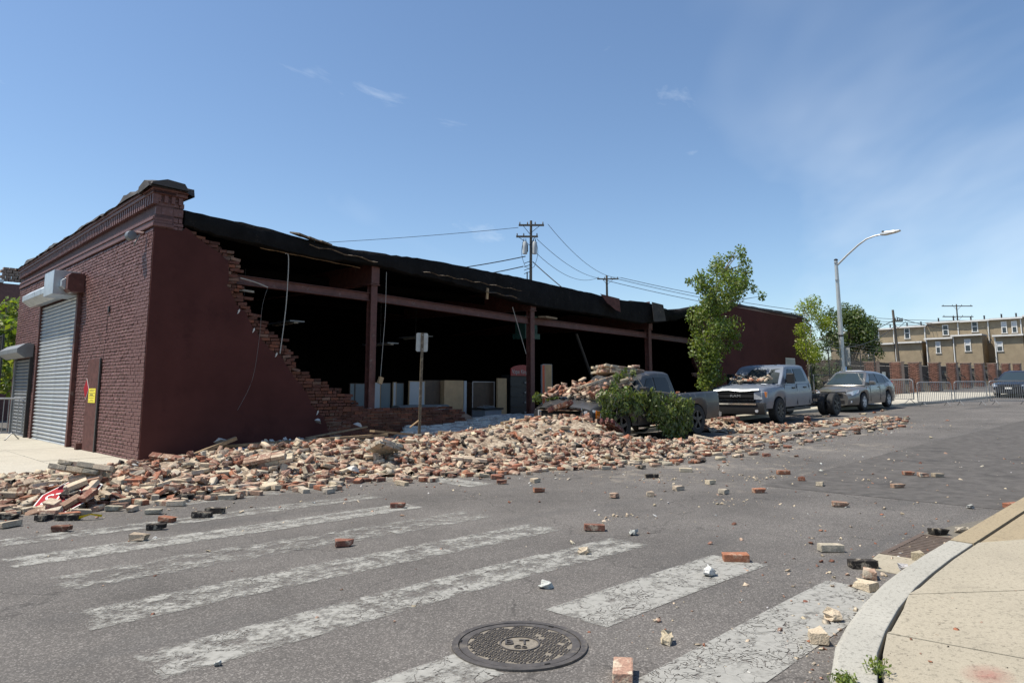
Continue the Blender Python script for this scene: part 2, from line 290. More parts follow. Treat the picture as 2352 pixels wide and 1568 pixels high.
attr_mat('pier_brick', patch=(0.3,0.22,0.17), amt=0.2, scale=9)
leaf_mat('leaf_tall', (0.15,0.20,0.05), 0.4); leaf_mat('leaf_fallen', (0.125,0.165,0.055), 0.35)
leaf_mat('leaf_lime', (0.20,0.25,0.035), 0.45); leaf_mat('leaf_dark', (0.085,0.125,0.038), 0.35); leaf_mat('leaf_back', (0.07,0.10,0.035), 0.25)
leaf_mat('leaf_vine', (0.17,0.22,0.05), 0.4)

# ------------------------------------------------------------------ object helpers
def tag(o, label=None, cat=None, group=None, kind=None):
    if label: o['label'] = label
    if cat: o['category'] = cat
    if group: o['group'] = group
    if kind: o['kind'] = kind
    return o
def thing(name, label, cat, loc=(0,0,0), rz=0.0, group=None):
    o = bpy.data.objects.new(name, None); col.objects.link(o); o.empty_display_size = 0.2
    o.location = loc; o.rotation_euler = (0,0,rz)
    return tag(o, label, cat, group)
class MB:
    """collects simple solids and links them as ONE mesh object"""
    def __init__(s): s.v = []; s.f = []
    def add(s, vs, fs):
        o = len(s.v); s.v += [tuple(map(float, p)) for p in vs]; s.f += [tuple(i+o for i in f) for f in fs]; return s
    def box(s, c, d, rot=None):
        x,y,z = d[0]/2, d[1]/2, d[2]/2
        vs = [Vector(p) for p in ((-x,-y,-z),(x,-y,-z),(x,y,-z),(-x,y,-z),(-x,-y,z),(x,-y,z),(x,y,z),(-x,y,z))]
        if rot is not None:
            m = rot if isinstance(rot, Matrix) else Euler(rot).to_matrix(); vs = [m @ p for p in vs]
        return s.add([p+Vector(c) for p in vs], ((0,3,2,1),(4,5,6,7),(0,1,5,4),(1,2,6,5),(2,3,7,6),(3,0,4,7)))
    def b2(s, a, b):
        return s.box([(a[i]+b[i])/2 for i in range(3)], [abs(b[i]-a[i]) for i in range(3)])
    def tube(s, pts, r, n=8, caps=True):
        pts = [Vector(p) for p in pts]; k = len(pts); rs = r if isinstance(r, (list,tuple)) else [r]*k
        o = len(s.v); up = Vector((0,0,1))
        for i,p in enumerate(pts):
            t = (pts[min(i+1,k-1)]-pts[max(i-1,0)]).normalized()
            a = t.cross(up if abs(t.z)<0.95 else Vector((1,0,0))).normalized(); b = t.cross(a)
            for j in range(n):
                q = 2*math.pi*j/n; s.v.append(tuple(p+(a*math.cos(q)+b*math.sin(q))*rs[i]))
        for i in range(k-1):
            for j in range(n):
                s.f.append((o+i*n+j, o+i*n+(j+1)%n, o+(i+1)*n+(j+1)%n, o+(i+1)*n+j))
        if caps: s.f.append(tuple(o+j for j in range(n))[::-1]); s.f.append(tuple(o+(k-1)*n+j for j in range(n)))
        return s
    def prism(s, poly, axis, a, b):
        """poly: 2-D outline; axis 'x','y','z' is the extrusion axis from a to b"""
        n = len(poly); o = len(s.v)
        for q in (a, b):
            for (u, w) in poly: s.v.append({'x':(q,u,w),'y':(u,q,w),'z':(u,w,q)}[axis])
        s.f.append(tuple(o+i for i in range(n))[::-1]); s.f.append(tuple(o+n+i for i in range(n)))
        for i in range(n): s.f.append((o+i, o+(i+1)%n, o+n+(i+1)%n, o+n+i))
        return s
    def loft(s, rings, close=False, caps=True):
        n = len(rings[0]); o = len(s.v)
        for r in rings: s.v += [tuple(map(float,p)) for p in r]
        for i in range(len(rings)-1):
            for j in range(n if close else n-1):
                s.f.append((o+i*n+j, o+i*n+(j+1)%n, o+(i+1)*n+(j+1)%n, o+(i+1)*n+j))
        if caps:
            s.f.append(tuple(o+j for j in range(n))[::-1]); s.f.append(tuple(o+(len(rings)-1)*n+j for j in range(n)))
        return s
    def lathe(s, prof, c, axis='z', n=24, caps=True):
        o = len(s.v); k = len(prof)
        for (r,h) in prof:
            for j in range(n):
                q = 2*math.pi*j/n; u,w = r*math.cos(q), r*math.sin(q)
                p = {'z':(u,w,h),'y':(u,h,w),'x':(h,u,w)}[axis]; s.v.append((c[0]+p[0],c[1]+p[1],c[2]+p[2]))
        for i in range(k-1):
            for j in range(n): s.f.append((o+i*n+j, o+i*n+(j+1)%n, o+(i+1)*n+(j+1)%n, o+(i+1)*n+j))
        if caps: s.f.append(tuple(o+j for j in range(n))); s.f.append(tuple(o+(k-1)*n+j for j in range(n)))
        return s
    def mesh(s, name, m, smooth=False):
        me = bpy.data.meshes.new(name); me.from_pydata(s.v, [], s.f); me.materials.append(MATS[m])
        bm = bmesh.new(); bm.from_mesh(me); bmesh.ops.recalc_face_normals(bm, faces=bm.faces); bm.to_mesh(me); bm.free()
        if smooth:
            me.shade_smooth() if hasattr(me,'shade_smooth') else None
            try: me.set_sharp_from_angle(angle=R(38))
            except Exception: pass
        return me
    def build(s, name, m, parent=None, smooth=False, loc=None, bevel=0.0, **kw):
        o = bpy.data.objects.new(name, s.mesh(name, m, smooth)); col.objects.link(o)
        if parent is not None: o.parent = parent
        if loc is not None: o.location = loc
        if bevel:
            md = o.modifiers.new('bevel','BEVEL'); md.width = bevel; md.segments = 2; md.limit_method='ANGLE'; md.angle_limit=R(30)
        return tag(o, **kw)
def copy_tree(o, parent=None):
    c = o.copy(); col.objects.link(c); c.parent = parent
    for ch in list(o.children): copy_tree(ch, c)
    return c
def raw_obj(name, v, f, m, parent=None, colr=None, smooth=False):
    """mesh from numpy arrays; f is (n,3) or (n,4); colr per-vertex rgba"""
    me = bpy.data.meshes.new(name); v = np.asarray(v, dtype=np.float32); f = np.asarray(f, dtype=np.int32)
    k = f.shape[1]
    me.vertices.add(len(v)); me.vertices.foreach_set('co', v.ravel())
    me.loops.add(f.size); me.loops.foreach_set('vertex_index', f.ravel())
    me.polygons.add(len(f)); me.polygons.foreach_set('loop_start', np.arange(0, f.size, k, dtype=np.int32))
    me.update(calc_edges=True); me.validate()
    if colr is not None:
        a = me.color_attributes.new('Col', 'FLOAT_COLOR', 'POINT'); a.data.foreach_set('color', np.asarray(colr, dtype=np.float32).ravel())
    me.materials.append(MATS[m])
    if smooth: me.polygons.foreach_set('use_smooth', [True]*len(f))
    o = bpy.data.objects.new(name, me); col.objects.link(o)
    if parent is not None: o.parent = parent
    return o
def text_mesh(name, s, size, m, parent, loc, rot, depth=0.006, sx=1.0):
    cu = bpy.data.curves.new(name, 'FONT'); cu.body = s; cu.size = size; cu.extrude = depth/2; cu.align_x='CENTER'; cu.align_y='CENTER'; cu.resolution_u = 3
    t = bpy.data.objects.new(name, cu); col.objects.link(t); dg = bpy.context.evaluated_depsgraph_get(); dg.update()
    me = bpy.data.meshes.new_from_object(t.evaluated_get(dg)); bpy.data.objects.remove(t); bpy.data.curves.remove(cu)
    me.materials.clear(); me.materials.append(MATS[m]); me.name = name
    o = bpy.data.objects.new(name, me); col.objects.link(o); o.parent = parent; o.location = loc; o.rotation_euler = rot; o.scale = (sx,1,1)
    return o
def g(x):
    """height of the street: level at the crossing, climbing along +x"""
    return 0.028*1.2*math.log1p(math.exp(min((x-7.0)/1.2, 200)))
def kerb_y(x):
    """y of the far kerb line (warehouse side)"""
    pts = [(-60,-1.9),(23,-1.9),(27,-2.6),(31,-3.9),(36,-4.6),(42,-5.3),(60,-7.6),(120,-15)]
    return float(np.interp(x, [p[0] for p in pts], [p[1] for p in pts]))
def kerb2_y(x):
    pts = [(3,-12.03),(12,-12.05),(24,-12.6),(36,-14.0),(60,-17.5),(120,-27)]
    return float(np.interp(x, [p[0] for p in pts], [p[1] for p in pts]))

# ------------------------------------------------------------------ rubble height field (above street)
BL = [ # x, y, rx, ry, height
 (-1.6,-2.5,1.6,1.2,.24),(0.6,-2.4,1.7,1.2,.33),(2.4,-2.2,1.7,1.1,.36),(2.6,-0.6,1.3,0.8,.40),(4.6,-3.0,1.8,1.3,.44),(6.2,-3.4,1.5,1.4,.50),(6.0,-0.5,1.7,0.7,.40),
 (7.4,-3.2,.95,1.2,.56),(7.9,-4.8,1.3,0.8,.30),(7.85,-3.85,.5,.55,.34),(9.7,-5.3,1.8,0.55,.22),(12.2,-5.4,1.4,0.45,.085),(9.3,-0.9,1.8,0.7,.28),(14.9,-3.0,0.8,1.1,.42),(15.5,-4.6,1.3,0.55,.16),
 (18.0,-4.9,1.7,0.5,.09),(20.5,-5.4,1.6,0.7,.08),(21.5,-3.0,2.0,0.8,.08),(25.5,-4.3,2.4,0.3,.05)]
RS=.82
def rub(x, y):
    x = np.asarray(x, float); y = np.asarray(y, float); h = np.zeros(np.broadcast(x,y).shape)
    for (a,b,rx,ry,hh) in BL: h = h + hh*np.exp(-(((x-a)/rx)**2+((y-b)/ry)**2)*0.9)
    return RS*h*(y < 0.02)

# ------------------------------------------------------------------ setting: street, pavements, kerbs
def axis(segs):
    a = []
    for (lo, hi, st) in segs: a += list(np.arange(lo, hi, st))
    return np.array(a+[segs[-1][1]])
gx = axis([(-900,-60,120),(-60,-8,6),(-8,26,0.25),(26,60,1.0),(60,150,10),(150,1500,150)])
gy = axis([(-900,-40,120),(-40,-16,3),(-16,1,0.25),(1,40,3),(40,120,10),(120,1500,150)])
XX, YY = np.meshgrid(gx, gy, indexing='ij')
ZZ = np.vectorize(lambda x: g(min(x, 130)))(XX)
nv = XX.shape; idx = np.arange(nv[0]*nv[1]).reshape(nv)
fq = np.stack([idx[:-1,:-1],idx[1:,:-1],idx[1:,1:],idx[:-1,1:]],-1).reshape(-1,4)
road = raw_obj('road', np.stack([XX,YY,ZZ],-1).reshape(-1,3), fq, 'asphalt'); tag(road, kind='structure')
dust = np.clip(rub(XX,YY)*5.0, 0, .48)+.10*np.exp(-np.clip(-(YY+4.6+.12*np.clip(XX,0,20)),0,9)/1.3)*(XX>-3.5)*(XX<24)
for (x,y,r,k) in ((9.8,-6.6,1.6,.28),(7.2,-6.9,1.6,.26),(5.4,-6.9,1.4,.24),(11.5,-7.4,1.5,.25),(8.0,-8.2,1.6,.2),(4.0,-6.0,1.0,.2),(15,-6.4,2,.22),(12.5,-8.2,1.5,.2),(5.3,-8.6,1.2,.18)):
    dust = np.maximum(dust, k*np.exp(-((XX-x)**2+(YY-y)**2)/r**2))
da = road.data.attributes.new('dust','FLOAT','POINT'); da.data.foreach_set('value', dust.astype(np.float32).ravel())

def slab_strip(name, xs, yf0, yf1, hgt, m, label_kind='structure', joint=1.5, gap=0.006, parent_name=None):
    """pavement built of separate flags along x between two lines; each flag is a piece"""
    base = MB(); root = None
    for i in range(len(xs)-1):
        a, b = xs[i], xs[i+1]
        base.loft([[(x, yf0(x), g(x)-0.3),(x, yf1(x), g(x)-0.3),(x, yf1(x), g(x)+hgt-0.03),(x, yf0(x), g(x)+hgt-0.03)] for x in (a, b)], close=True)
    root = base.build(name, 'gutter_mud', kind='structure')
    n = 0
    for i in range(len(xs)-1):
        a, b = xs[i]+gap, xs[i+1]-gap; dz = rng.uniform(-.004,.004)
        mb = MB().loft([[(x, yf0(x)+gap, g(x)+hgt-0.06),(x, yf1(x)-gap, g(x)+hgt-0.06),(x, yf1(x)-gap, g(x)+hgt+dz),(x, yf0(x)+gap, g(x)+hgt+dz)] for x in (a, b)], close=True)
        mb.build('paving_slab', m, root); n += 1
    return root
# pavement beside the long wall and beyond it; kerb stones in front
xs1 = list(np.arange(-2.2, 48, 1.5))
slab_strip('pavement', xs1, lambda x: kerb_y(x)+0.18, lambda x: (-0.02 if x < 29.2 else 0.0), 0.13, 'concrete_far')
kb = MB(); kx = list(np.arange(-2.2, 60, 0.9))
kroot = MB().loft([[(x,kerb_y(x)+.01,g(x)-.3),(x,kerb_y(x)+.17,g(x)-.3),(x,kerb_y(x)+.17,g(x)+.09),(x,kerb_y(x)+.01,g(x)+.09)] for x in kx], close=True).build('kerb', 'kerb_concrete', kind='structure')
for i in range(0, len(kx)-2, 2):
    MB().loft([[(x,kerb_y(x),g(x)-.2),(x,kerb_y(x)+.175,g(x)-.2),(x,kerb_y(x)+.175,g(x)+.128),(x,kerb_y(x)+.02,g(x)+.128),(x,kerb_y(x),g(x)+.10)] for x in (kx[i]+.005,kx[i+1],kx[i+2]-.005)], close=True).build('kerb_stone','kerb_concrete',kroot)
# pavement in front of the shutter facade (runs along y)
sp = MB().b2((-2.6,-1.9,-.3),(0.4,34,.09)).build('shutter_pavement','gutter_mud',kind='structure')
for j,(ya,yb) in enumerate([(-1.9+k*1.6,-1.9+(k+1)*1.6) for k in range(22)]):
    for (xa,xb) in ((-2.42,-1.22),(-1.22,-0.015)):
        MB().b2((xa+.005,ya+.005,.03),(xb-.005,yb-.005,.125+rng.uniform(-.003,.003))).build('paving_slab','concrete_far',sp)
for j in range(14): MB().b2((-2.61,-1.9+j*2.5+.004,-.2),(-2.43,-1.9+(j+1)*2.5-.004,.127)).build('kerb_stone','kerb_concrete',sp)

# near corner pavement with a curved kerb
ko = [(-3.6,-15.8),(-2.9,-14.6),(-2.2,-13.55),(-1.65,-12.9),(-1.3,-12.6),(-1.02,-12.46),(-.77,-12.38),(-.52,-12.30),(-.13,-12.22),(.35,-12.145),(.91,-12.085),(1.37,-12.06),(1.97,-12.04),(2.7,-12.035),(3.3,-12.03)]
ko = [(a,b) for a,b in ko]
def off(poly, d):
    out = []
    for i,(x,y) in enumerate(poly):
        a = Vector(poly[max(i-1,0)]); b = Vector(poly[min(i+1,len(poly)-1)]); t = (b-a).normalized(); out.append((x+t.y*d, y-t.x*d))
    return out
ki = off(ko, 0.19); kj = off(ko, 0.205)
far_tail = [(x, kerb2_y(x)) for x in (6,9,12,18,24,36,60,120)]
npv = MB()
poly = [(x,y) for x,y in kj] + [(x,y-.205) for x,y in far_tail] + [(120,-60),(-6,-60),(-6,-16.4)]
zf = lambda x: g(x)+0.118
def flat_poly(poly, zf, thick):
    m = MB(); n = len(poly)
    m.v = [(x,y,zf(x)) for x,y in poly]+[(x,y,zf(x)-thick) for x,y in poly]
    m.f = [tuple(range(n))]+[tuple(range(2*n-1,n-1,-1))]+[(i,(i+1)%n,n+(i+1)%n,n+i) for i in range(n)]
    return m
npave = flat_poly(poly, lambda x: g(x)+0.085, .4).build('corner_pavement', 'gutter_mud', kind='structure')
# three big concrete panels, with thin joints
def clipband(lo, hi):
    """part of the pavement between two radiating joint lines"""
    return None
j1 = [(-.13,-12.425),(-.02,-13.2),(.25,-15.5),(.6,-20)]       # joint lines fanning from the kerb
j2 = [(.72,-12.29),(1.6,-13.0),(3.5,-14.2),(8,-17)]
j3 = [(2.78,-12.25),(3.4,-12.6),(5.5,-13.5),(12,-16)]
kin = off(ko, 0.215)
def upto(poly, x0, x1): return [p for p in poly if x0 < p[0] < x1]
pan = [
 [p for p in kin if p[0] < -.2] + [(j1[0])] + j1[1:] + [(-6,-20),(-6,-16.4)],
 [j1[0]] + upto(kin,-.2,.72) + [j2[0]] + j2[1:] + [(8,-20)] + [(.6,-20)] + j1[1:-1][::-1],
 [j2[0]] + upto(kin,.8,2.7) + [j3[0]] + j3[1:] + [(12,-17),(8,-17)] + j2[1:-1][::-1],
]
for k,pl in enumerate(pan):
    c = Vector((sum(p[0] for p in pl)/len(pl), sum(p[1] for p in pl)/len(pl)))
    flat_poly([(p[0]+.005*(1 if c.x>p[0] else -1)*.6, p[1]) for p in pl], lambda x: g(x)+.121+.003*k, .03).build('paving_panel', 'concrete_near', npave)
flat_poly([(2.80,-12.25)]+[(x,y-.22) for x,y in far_tail]+[(120,-40),(12.02,-16),(5.52,-13.49),(3.42,-12.59)], lambda x: g(x)+.119, .03).build('paving_panel','kerb_brown',npave, label='darker brown paving panel')
def kerb_seg(a, b, m):
    o, i2 = ko[a:b+1], ki[a:b+1]; mb = MB()
    mb.loft([[(p[0],p[1],-.25),(q[0],q[1],-.25),(q[0],q[1],.126),(p[0]+(q[0]-p[0])*.12,p[1]+(q[1]-p[1])*.12,.13),(p[0],p[1],.115)] for p,q in zip(o,i2)], close=True)
    return mb.build('kerb_stone', m, npave, bevel=.006)
kerb_seg(0,5,'kerb_concrete'); kerb_seg(5,13,'kerb_concrete')
prev = (2.72,-12.035)
for x in (6,9,12,18,24,36,60,120):
    a, b = prev, (x, kerb2_y(x)); m = 'kerb_brown'
    MB().loft([[(p[0]+e,p[1],g(p[0])-.25),(p[0]+e,p[1]-.19,g(p[0])-.25),(p[0]+e,p[1]-.19,g(p[0])+.126),(p[0]+e,p[1]-.02,g(p[0])+.13),(p[0]+e,p[1],g(p[0])+.11)] for p,e in ((a,.006),(b,-.006))], close=True).build('kerb_stone', m, npave)
    prev = b
# gutter apron and mud by the storm drain
flat_poly([(1.72,-12.03),(1.75,-11.66),(2.34,-11.60),(2.36,-12.03)], lambda x: .006, .1).build('gutter_apron','concrete_near',npave)
flat_poly([(3.5,-12.03),(3.5,-11.62),(4.2,-11.72),(5.6,-12.03)], lambda x: .005, .1).build('gutter_apron','gutter_mud',npave)
m_,nt2,b2n=_nodes('red_stain'); tc_=N(nt2,'ShaderNodeTexCoord'); gr_=N(nt2,'ShaderNodeTexGradient',gradient_type='SPHERICAL'); mp_=N(nt2,'ShaderNodeMapping'); mp_.inputs['Scale'].default_value=(6,9,1)
nt2.links.new(tc_.outputs['Object'],mp_.inputs['Vector']); nt2.links.new(mp_.outputs['Vector'],gr_.inputs['Vector']); nz_=N(nt2,'ShaderNodeTexNoise',Scale=28.0,Detail=6.0); nt2.links.new(tc_.outputs['Object'],nz_.inputs['Vector'])
mu_=N(nt2,'ShaderNodeMath',operation='MULTIPLY'); nt2.links.new(gr_.outputs['Fac'],mu_.inputs[0]); nt2.links.new(nz_.outputs['Fac'],mu_.inputs[1]); mu2_=N(nt2,'ShaderNodeMath',operation='MULTIPLY'); mu2_.inputs[1].default_value=.7; nt2.links.new(mu_.outputs[0],mu2_.inputs[0]); nt2.links.new(mu2_.outputs[0],b2n.inputs['Alpha']); b2n.inputs['Base Color'].default_value=(.45,.13,.11,1); b2n.inputs['Roughness'].default_value=.9
MB().add([(-.2,-.14,0),(.2,-.14,0),(.2,.14,0),(-.2,.14,0)],[(0,1,2,3)]).build('spray_mark','red_stain',npave,loc=(-.42,-12.93,.1285))
mat('asphalt_old', (0.092,0.085,0.079), rough=0.9, var=0.3, scale=5.0, bump=0.5, bscale=150, spec=0.25, c2=(0.06,0.056,0.053), c2amt=0.25, c2scale=1.2, dist=.006)
rp=MB(); gxs=[5.7]+list(np.arange(6.3,60,1.0)); rr=[]
for x in gxs: rr.append([(x,kerb2_y(x)+.01,g(x)+.0035),(x,kerb2_y(x)+3.1,g(x)+.0035)])
rp.loft(rr,caps=False); rp.build('road_patch','asphalt_old',kind='structure')
# crosswalk stripes
def stripe(x0,x1,y0,y1,wear):
    nx, ny = 40, 9
    xs = np.linspace(x0,x1,nx); ys = np.linspace(y0,y1,ny); A,B = np.meshgrid(xs,ys,indexing='ij')
    B = B + .02*np.sin(A*1.3+y0)
    ed = np.zeros(A.shape); ed[0,:]=ed[-1,:]=.08; ed[:,0]=np.maximum(ed[:,0],.07); ed[:,-1]=np.maximum(ed[:,-1],.07)
    w = wear+ed; w[:,5] += .05; w[:,4] += .03
    id_ = np.arange(nx*ny).reshape(nx,ny)
    f = np.stack([id_[:-1,:-1],id_[1:,:-1],id_[1:,1:],id_[:-1,1:]],-1).reshape(-1,4)
    o = raw_obj('crosswalk_stripe', np.stack([A,B,np.full(A.shape,.004)],-1).reshape(-1,3), f, 'road_paint'); tag(o, kind='structure')
    at = o.data.attributes.new('wear','FLOAT','POINT'); at.data.foreach_set('value', np.ascontiguousarray(w, dtype=np.float32).ravel())
    return o
for (x0,x1,y0,y1,w) in [(-1.0,1.25,-4.75,-4.35,.1),(-3.0,1.2,-5.95,-5.55,.07),(-3.03,1.06,-6.95,-6.5,.03),(-2.92,1.24,-7.98,-7.42,.09),(-3.0,1.25,-8.98,-8.5,.05),(-2.95,1.24,-10.0,-9.55,.03),(-.82,1.3,-11.1,-10.61,-.03),(-2.3,-1.72,-11.13,-10.75,.0),(-1.5,1.16,-12.1,-11.63,-.06),(-3.2,-1.4,-12.6,-12.15,-.02),(2.62,3.1,-6.0,-4.9,.02)]:
    stripe(x0,x1,y0,y1,w)

# ------------------------------------------------------------------ bricks
def brick_geo(L, W, H, bev=0.006, jit=0.003, broken=0.0, rg=rng):
    """chamfered brick, 24 verts; broken > 0 knocks one end off"""
    hx,hy,hz = L/2,W/2,H/2; v=[]; ids={}
    for sx in (-1,1):
        for sy in (-1,1):
            for sz in (-1,1):
                for k in range(3):
                    p = [sx*(hx-bev),sy*(hy-bev),sz*(hz-bev)]; p[k] = (sx*hx,sy*hy,sz*hz)[k]
                    ids[(sx,sy,sz,k)] = len(v); v.append(p)
    f=[]
    I = lambda x,y,z,k: ids[(x,y,z,k)]
    for s in (-1,1):
        f.append([I(s,-1,-1,0),I(s,1,-1,0),I(s,1,1,0),I(s,-1,1,0)]); f.append([I(-1,s,-1,1),I(1,s,-1,1),I(1,s,1,1),I(-1,s,1,1)]); f.append([I(-1,-1,s,2),I(1,-1,s,2),I(1,1,s,2),I(-1,1,s,2)])
    for a in (-1,1):
        for b in (-1,1):
            f.append([I(a,b,-1,0),I(a,b,1,0),I(a,b,1,1),I(a,b,-1,1)]); f.append([I(a,-1,b,0),I(a,1,b,0),I(a,1,b,2),I(a,-1,b,2)]); f.append([I(-1,a,b,1),I(1,a,b,1),I(1,a,b,2),I(-1,a,b,2)])
    for sx in (-1,1):
        for sy in (-1,1):
            for sz in (-1,1): t=[I(sx,sy,sz,k) for k in range(3)]; f.append(t+[t[2]])
    v = np.array(v); 
    v += rg.normal(0, jit, v.shape)
    if broken:
        m = v[:,0] > 0; v[m,0] -= broken*L*rg.uniform(.2,1.0,m.sum()); v[m,1] *= rg.uniform(.75,1.0,m.sum()); v[m,2]*= rg.uniform(.7,1.0,m.sum())
    # outward winding
    ff=[]
    for q in f:
        p = v[q]; n = np.cross(p[1]-p[0], p[2]-p[0]); c = p.mean(0)
        ff.append(q if n@c > 0 else q[::-1])
    tri=[]
    for q in ff:
        if len(set(q))==3:
            u=[]; [u.append(x) for x in q if x not in u]; tri.append(u)
        else: tri += [[q[0],q[1],q[2]],[q[0],q[2],q[3]]]
    return v, np.array(tri)
BV = [brick_geo(.203,.096,.058,broken=0,jit=.0016,bev=.0035) for _ in range(6)] + [brick_geo(.203,.096,.058,broken=b,jit=.003,bev=.005) for b in (.3,.45,.55,.65,.8)]
LUMP = []
for k in range(6):
    v,t = brick_geo(.12,.10,.08,bev=.022,jit=.012); LUMP.append((v,t))
def brick_col(kind, rg=rng):
    """rgba; alpha = how much mortar sticks to it"""
    base={'cream':(.50,.41,.30),'tan':(.36,.225,.165),'red':(.30,.125,.075),'brown':(.19,.088,.062),'sooty':(.035,.03,.027),'grey':(.38,.335,.265),'white':(.47,.465,.45),'maroon':(.11,.042,.040)}[kind]
    c=np.array(base)*rg.uniform(.68,1.22)*rg.uniform(.97,1.03,3)
    a = {'cream':.9,'tan':1.0,'red':.5,'brown':.65,'sooty':.7,'grey':.9,'white':.3,'maroon':.45}[kind]
    return np.array([*np.clip(c,0,.8), a])
def merge(items):
    """items: (verts, tris, 3x3, loc, rgba) -> joined arrays"""
    V=[];F=[];C=[];o=0
    for (v,t,m,l,c) in items:
        V.append(v@m.T+l); F.append(t+o); C.append(np.tile(c,(len(v),1))); o+=len(v)
    return np.concatenate(V), np.concatenate(F), np.concatenate(C)
def rotm(rx,ry,rz): return np.array(Euler((rx,ry,rz)).to_matrix())
_bm = {}
def brick_mesh_shared(vi, kind, n, mat_='loose_brick', geos=None):
    key=(vi,kind,n,mat_)
    if key not in _bm:
        v,t = (geos or BV)[vi]; me = bpy.data.meshes.new('brick'); me.from_pydata(v.tolist(),[],t.tolist())
        a = me.color_attributes.new('Col','FLOAT_COLOR','POINT'); c = brick_col(kind)*(np.array([.60,.56,.56,1]) if mat_=='wall_brick' else 1)
        a.data.foreach_set('color', np.tile(c,(len(v),1)).astype(np.float32).ravel()); me.materials.append(MATS[mat_]); _bm[key]=me
    return _bm[key]

# ------------------------------------------------------------------ warehouse
WH = thing('warehouse', 'long maroon brick warehouse with its street wall collapsed', 'building')
# --- shutter facade (plane x = 0, y from 0 to 11.7), doors cut out
D1 = (4.75, 8.62, 0.05, 3.62); D2 = (9.15, 11.35, 0.05, 2.28)
FW_Y1, FW_Z = 11.75, 4.42
fac = MB()
def fpiece(y0,y1,z0,z1): fac.b2((.012,y0,z0),(.33,y1,z1))
fpiece(.34,D1[0],-.2,FW_Z); fpiece(D1[0],D1[1],D1[3],FW_Z); fpiece(D1[1],D2[0],-.2,FW_Z); fpiece(D2[0],D2[1],D2[3],FW_Z); fpiece(D2[1],FW_Y1,-.2,FW_Z)
facade = fac.build('facade', 'maroon_mortar', WH)
items=[]
def in_door(y,z,hl): return any(y+hl>d[0] and y-hl<d[1] and z<d[3]+.02 for d in (D1,D2))
ch = .0685
for k in range(int((FW_Z-.1)/ch)):
    z = .1+ch*(k+.5); header = (k%7==3); bl = .105 if header else .21
    y = .0 - (bl/2 if k%2 else 0) + .0
    while y < FW_Y1:
        y0, y1 = max(y,.0), min(y+bl, FW_Y1); y += bl
        if y1-y0 < .04 or in_door((y0+y1)/2,z,(y1-y0)/2-.02): continue
        items.append(((y0+y1)/2, z, y1-y0-.011))
vfull, tfull = brick_geo(.07,1.0,ch-.010,bev=.005,jit=0)   # unit-length brick along y
def fac_brick(y,z,L):
    v = vfull.copy(); n = v[:,1]; v[:,1] = np.sign(n)*(L/2-(.5-np.abs(n)))
    v += rng.normal(0,.0016,v.shape); return v
mesh_pool = {}
def pooled(L):
    key=round(L,2)
    mesh_pool.setdefault(key, [])
    if len(mesh_pool[key]) < 4:
        me = bpy.data.meshes.new('brick'); v = fac_brick(0,0,L); me.from_pydata(v.tolist(),[],tfull.tolist()); me.materials.append(MATS['maroon_brick']); mesh_pool[key].append(me)
    return random.choice(mesh_pool[key])
items.sort(key=lambda t: (t[0]+4)**2+(t[1]-1.4)**2*.3)
for (y,z,L) in items[:290]:
    o = bpy.data.objects.new('brick', pooled(L)); col.objects.link(o); o.parent = facade
    o.location = (.035-.012-rng.uniform(0,.008), y, z); o.rotation_euler = (rng.normal(0,.006), 0, rng.normal(0,.012))
rest=[(fac_brick(y,z,L), tfull, rotm(rng.normal(0,.006),0,rng.normal(0,.012)), np.array([.035-.012-rng.uniform(0,.008),y,z]), np.array([1,1,1,1])) for (y,z,L) in items[290:]]
V,F,C = merge(rest); tag(raw_obj('brick_courses', V, F, 'maroon_brick', facade), kind='stuff')
# belt courses, dentils, parapet
MB().b2((-.045,-.05,4.44),(.33,11.75,4.505)).build('belt_course','maroon_brick',WH,bevel=.008)
MB().b2((-.02,-.025,4.505),(.33,11.75,4.62)).build('parapet','maroon_mortar',WH)
for i in range(2):
    MB().b2((-.028-.02*i,-.03,4.512+.055*i),(.30,11.75,4.562+.055*i)).build('belt_course','maroon_brick',WH,bevel=.006)
MB().b2((.012,-.012,4.62),(.33,11.75,4.97)).build('parapet','maroon_mortar',WH)
for i in range(92):
    y = -.07+i*.128
    if y < 11.7: MB().b2((-.075,y,4.70),(.02,y+.068,4.86)).build('dentil','maroon_brick',WH)
MB().b2((-.095,-.10,4.865),(.33,11.75,4.93)).build('cornice','maroon_brick',WH,bevel=.008)
MB().b2((-.12,-.12,4.935),(.33,11.75,5.0)).build('cornice','maroon_brick',WH,bevel=.008)
# felt coping, wavy and lifting
cy = np.arange(-.25, 11.9, .22); rings=[]
for y in cy:
    dz = .03*math.sin(y*1.9)+.02*math.sin(y*4.3+1)+rng.normal(0,.012) + (.05 if 1.0<y<1.6 else 0) - (.05 if y>10.6 else 0)
    rings.append([(-.17,y,4.985+rng.normal(0,.012)),(-.15,y,5.03+dz),(.1,y,5.11+dz+.02*rng.normal()),(.42,y,5.09+dz),(.50,y,4.97)])
MB().loft(rings).build('coping','coping_felt',WH)
